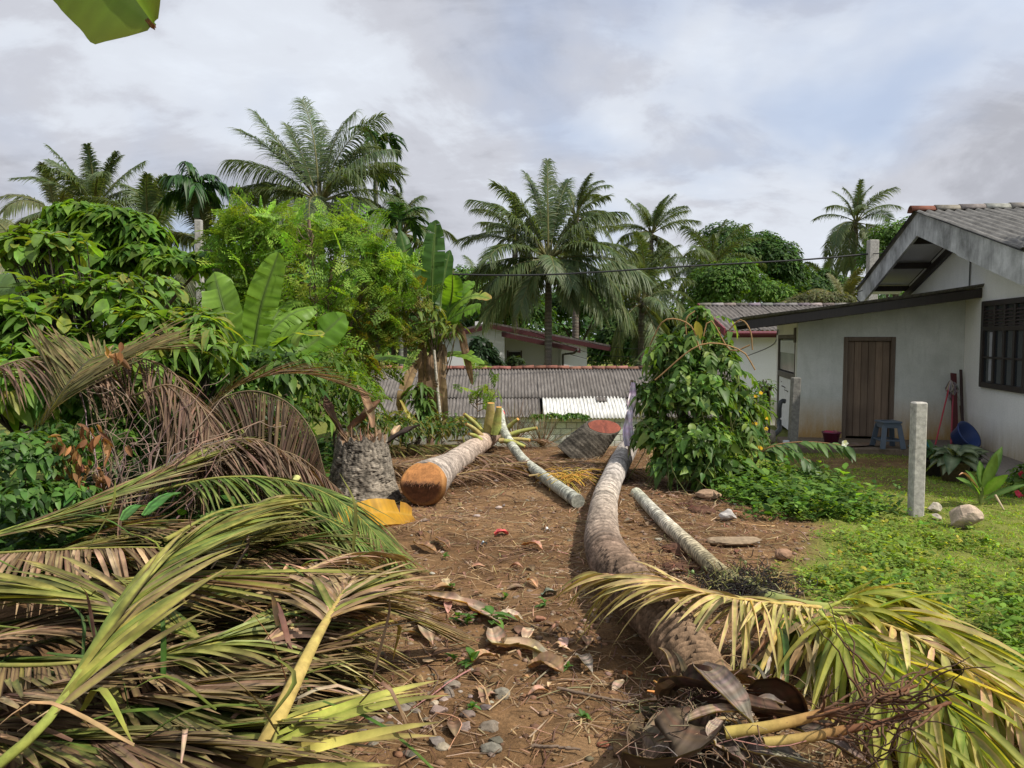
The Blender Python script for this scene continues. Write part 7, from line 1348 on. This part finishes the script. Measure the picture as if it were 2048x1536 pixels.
for i, (px, py, c, w, lb) in enumerate([(1003, 1072, (.62, .12, .11), .12, 'crumpled red plastic scrap in the middle of the path'), (968, 1093, (.45, .55, .62), .05, 'tiny pale blue wrapper left of the red scrap'), (1095, 1066, (.75, .75, .72), .05, 'tiny white paper scrap right of the red scrap'), (1098, 1194, (.16, .18, .13), .10, 'grey-green torn scrap in the path')]):
    p = GT(px, py); chan_thing('scrap', [p + [-w / 2, 0, .012], p + [0, 0, .04], p + [w / 2, .02, .012]], w * .8, 1.0, c, lb, 'litter', 'cloth', world=True, wave=.14, seed=70 + i, m=12, n=9)
nt_ = 0
while nt_ < 90:
    p = onsoil(1, -1.0, 2.6, 2.6, 10.5)[0]
    if not clear(p, .16): continue
    L = rng.uniform(.12, .55); a = rng.uniform(0, 6.28); d = np.array([math.cos(a), math.sin(a), 0]) * L / 2; q = np.array([-d[1], d[0], 0]) * rng.normal() * .4; C = resample([p - d + [0, 0, .008], p + q + [0, 0, .015], p + d + [0, 0, .008]], 8); C[:, 2] = terrain(C[:, 0], C[:, 1]) + .01 + rng.uniform(0, .02) * np.sin(np.linspace(0, 3.1, 8))
    r = rng.uniform(.002, .006); tag(OBJ('twig', tube(MB(), C, np.linspace(r, r * .4, 8), 5, jit([(.22, .13, .08), (.36, .25, .15), (.13, .085, .055)][nt_ % 3], 1)[0]), M['twig'], None, p), ('short ' if L < .25 else 'long ' if L > .42 else 'mid-length ') + ('reddish brown', 'pale tan', 'dark')[nt_ % 3] + ' dry twig ' + where(p), 'twig', 'twigs on the bare soil'); nt_ += 1
for i, (pts, r, lb) in enumerate([([(1115, 1376), (1180, 1390), (1240, 1402), (1310, 1405)], .009, 'dark bent twig running into the trunk shadow'), ([(1065, 1492), (1110, 1494), (1160, 1500)], .008, 'straight grey stick at the bottom of the path'), ([(1330, 985), (1420, 978), (1500, 970)], .006, 'thin reddish stem lying below the vine bush')]):
    C = resample([GT(x, y, .02) for x, y in pts], 20); C = C + rng.normal(size=C.shape) * [.004, .004, .002]; tag(OBJ('twig', tube(MB(), C, np.linspace(r, r * .6, 20), 6, (.17, .12, .085)), M['twig'], None, C[0]), lb, 'twig')
# clods and root tangles thrown up beside the thin trunk
for i, (px, py, w, lb) in enumerate([(1395, 1022, .3, 'tangle of roots and soil right of the long trunk'), (1372, 1100, .34, 'root tangle beside the thin areca trunk'), (1350, 1140, .25, 'dug up soil clod where the thin trunk meets the frond')]):
    b = GT(px, py); t = thing('root_clod', b, lb, 'clod'); OBJ('soil', rock(MB(), b, (w, w * .8, w * .35), 4, .7, (.09, .045, .028), 400 + i, .4), M['stone'], t); mb = MB()
    for k in range(60): a_ = b + np.array([rng.normal() * w * .35, rng.normal() * w * .3, w * .1]); d = rdir(1)[0] * rng.uniform(.08, .25); d[2] = d[2] * .35; tube(mb, resample([a_, a_ + d * .5 + rdir(1)[0] * .03, a_ + d], 5), rng.uniform(.0015, .004), 3, jit((.16, .09, .055), 1)[0], False)
    tag(OBJ('roots', mb, M['twig'], t), kind='stuff')
# small weeds in the path
for i, (px, py, s, lb) in enumerate([(985, 1250, .16, 'taller fresh green weed in the middle of the path'), (915, 1245, .11, 'low green weed left of the taller weed'), (935, 1250, .10, 'low green weed touching the taller weed patch'), (945, 1335, .11, 'flat green weed below the weed patch'), (905, 1325, .07, 'small weed by the left litter'), (1010, 1200, .07, 'small weed above the taller weed'), (1090, 1215, .08, 'thin weed near the grey scrap'), (900, 1180, .08, 'weed at the tip of the tan frond'), (890, 1120, .07, 'weed beside the tan frond tips'), (1135, 1340, .05, 'tiny weed beside the dark clay shard'), (1165, 1440, .06, 'tiny weed in the lower right of the path'), (945, 1420, .06, 'tiny weed by the rubble')]):
    b = GT(px, py); k = 9; a = U(0, 6.28, k); e = U(.1, 1.2, k); d = np.stack([np.cos(a) * np.cos(e), np.sin(a) * np.cos(e), np.sin(e)], 1); P = b + np.array([0, 0, 1]) * U(.005, s * .5, k)[:, None]
    tag(OBJ('weed', addset(MB(), leafset(P, d, nrm(np.array([0, 0, 1.]) - d * .3), s * U(.5, 1, k), s * .34, .4, OVAL, .25, True, pick([(.09, .20, .035), (.06, .15, .025)], k), None, 3, (.15, .26, .07))), M['leaf'], None, b), lb, 'weed')
# ------------------------------------------------------------------ uncountable cover: grass, herbs, gravel, shreds
def sample_mask(n, x0, x1, y0, y1, f, dens=1.0):
    out = []; c = 0
    while c < n:
        x = rng.uniform(x0, x1, n); y = y0 + (y1 - y0) * rng.random(n) ** 1.4; ok = rng.random(n) < f(x, y); out.append(np.stack([x[ok], y[ok]], 1)); c += ok.sum()
    o = np.concatenate(out)[:n]; return np.column_stack([o, terrain(o[:, 0], o[:, 1])])
def lawn(x, y): return grassmask(x, y) * (x > 1.6)
P = sample_mask(70000, 1.6, 9, 3.0, 12, lambda x, y: lawn(x, y) * (.35 + .65 * sstep(2.6, 3.6, x)) * (.25 + 1.5 * vn(x * 2.3, y * 2.3)).clip(0, 1)); n = len(P); a = U(0, 6.28, n); e = U(.3, 1.35, n); d = np.stack([np.cos(a) * np.cos(e), np.sin(a) * np.cos(e), np.sin(e)], 1)
tag(OBJ('grass', addset(MB(), leafset(P, d, rdir(n), U(.03, .085, n), U(.005, .011, n), .5, BLADE, 0, False, pick([(.23, .37, .055), (.30, .41, .065), (.17, .30, .04), (.38, .36, .12)], n, .2, .08, [4, 3, 3, 1]))), M['leaf']), 'short sunlit grass round the lone post and boulder', 'grass', kind='stuff')
def herbs(name, P, size, pal, label, nlf=6, hmax=.1, asp=.5, w=None):
    n = len(P); Pn = np.repeat(P, nlf, 0); m = len(Pn); sc = np.repeat(np.exp(.3 * rng.normal(size=n)), nlf); a = np.repeat(U(0, 6.28, n), nlf) + np.tile(np.arange(nlf) * 2.4, n); e = U(-.1, .9, m); d = np.stack([np.cos(a) * np.cos(e), np.sin(a) * np.cos(e), np.sin(e)], 1)
    Pn = Pn + np.column_stack([rng.normal(size=(m, 2)) * .012, U(.005, hmax, m) * sc]); c = np.repeat(pick(pal, n, .18, .07, w), nlf, 0) * (1 + .12 * rng.normal(size=(m, 1))); L = size * sc * U(.6, 1.2, m)
    pr = np.array([[0, .15], [.35, 1], [.7, .75], [1, .04]]); tag(OBJ(name, addset(MB(), leafset(Pn, d, nrm(np.array([0, 0, 1.]) + rdir(m) * .4), L, L * asp, .3, pr, 0, False, np.clip(c, .01, .8))), M['leaf']), label, 'ground cover', kind='stuff')
herbs('weed_cover', sample_mask(3900, 1.6, 6.5, 3.2, 9.5, lambda x, y: lawn(x, y) * sstep(4.2, 2.6, x - .15 * (8 - y)) * (2.2 * vn(x * 1.7 + 9, y * 1.7) - .7).clip(0, 1) * 1.4), .036, [(.19, .29, .045), (.24, .33, .055), (.14, .23, .036), (.40, .37, .06)], 'leafy yellow-green weeds creeping over the soil on the right', 7, .05, .5, [4, 3, 3, 1])
herbs('herb_patch', sample_mask(2000, 2.2, 4.6, 7.3, 10.4, lambda x, y: np.exp(-(((x - 3.0) / .6) ** 2 + ((y - 8.6) / .9) ** 2) * 1.3)), .062, [(.10, .19, .034), (.14, .24, .04), (.07, .145, .026)], 'low dark green herbs between vine bush and step', 8, .13, .5)
herbs('herb_corner', sample_mask(650, 2.2, 4.5, 3.2, 5.2, lambda x, y: sstep(2.5, 3.0, x) * sstep(5.3, 4.6, y)), .06, [(.14, .24, .035), (.18, .28, .045)], 'broader fresh green weeds at the lower right edge', 7, .13, .5)
herbs('left_ground_cover', sample_mask(2600, -5, -1.6, 5.2, 12, lambda x, y: sstep(-1.8, -2.6, x)), .09, [(.04, .09, .02), (.06, .13, .025)], 'green ground cover under the left shrubs', 7, .2, .5)
def gravel():
    P = sample_mask(11000, -1.4, 3.0, 2.3, 9.5, lambda x, y: (1 - grassmask(x, y)) * (.25 + 1.2 * vn(x * 1.3, y * 1.3) ** 2).clip(0, 1)); V, T = ICO[1]; n = len(P); s = .004 + .018 * rng.random(n) ** 4; R = rng.normal(size=(n, len(V), 3)) * .14
    X = P[:, None] + (V[None] + R) * s[:, None, None] * np.array([1.2, 1, .7]); c = pick([(.22, .165, .12), (.20, .11, .062), (.24, .17, .12), (.13, .07, .04), (.17, .095, .053), (.22, .125, .07)], n, .2, .06)
    mb = MB(); mb.add(X.reshape(-1, 3), None, (T[None] + (np.arange(n) * len(V))[:, None, None]).reshape(-1, 3), np.repeat(c, len(V), 0)); tag(OBJ('gravel', mb, M['stone']), 'fine gravel and grit strewn over the bare soil', 'gravel', kind='stuff')
gravel()
def shreds():
    P = np.concatenate([sample_mask(9000, -1.6, 2.8, 2.4, 8.5, lambda x, y: (1 - grassmask(x, y)) * (.2 + vn(x * 1.1 + 4, y * 1.1)).clip(0, 1)), sample_mask(12000, -2.8, 2.6, 7.6, 12.8, lambda x, y: (.15 + sstep(8.2, 10, y)) * (x < 2.4))]); n = len(P); a = U(0, 6.28, n); e = rng.normal(size=n) * .12; d = np.stack([np.cos(a) * np.cos(e), np.sin(a) * np.cos(e), np.sin(e)], 1); P[:, 2] += .012 + .03 * rng.random(n) * sstep(8, 10, P[:, 1])
    tag(OBJ('straw_litter', addset(MB(), leafset(P, d, nrm(np.array([0, 0, 1.]) + rdir(n) * .3), U(.04, .28, n), U(.003, .010, n), .05, BLADE, 0, False, pick([(.34, .23, .13), (.22, .13, .08), (.42, .31, .19), (.14, .08, .05)], n), sidebend=rng.normal(size=n) * .2)), M['dry']), 'dry straw and leaf shreds strewn over the soil', 'litter', kind='stuff')
shreds()
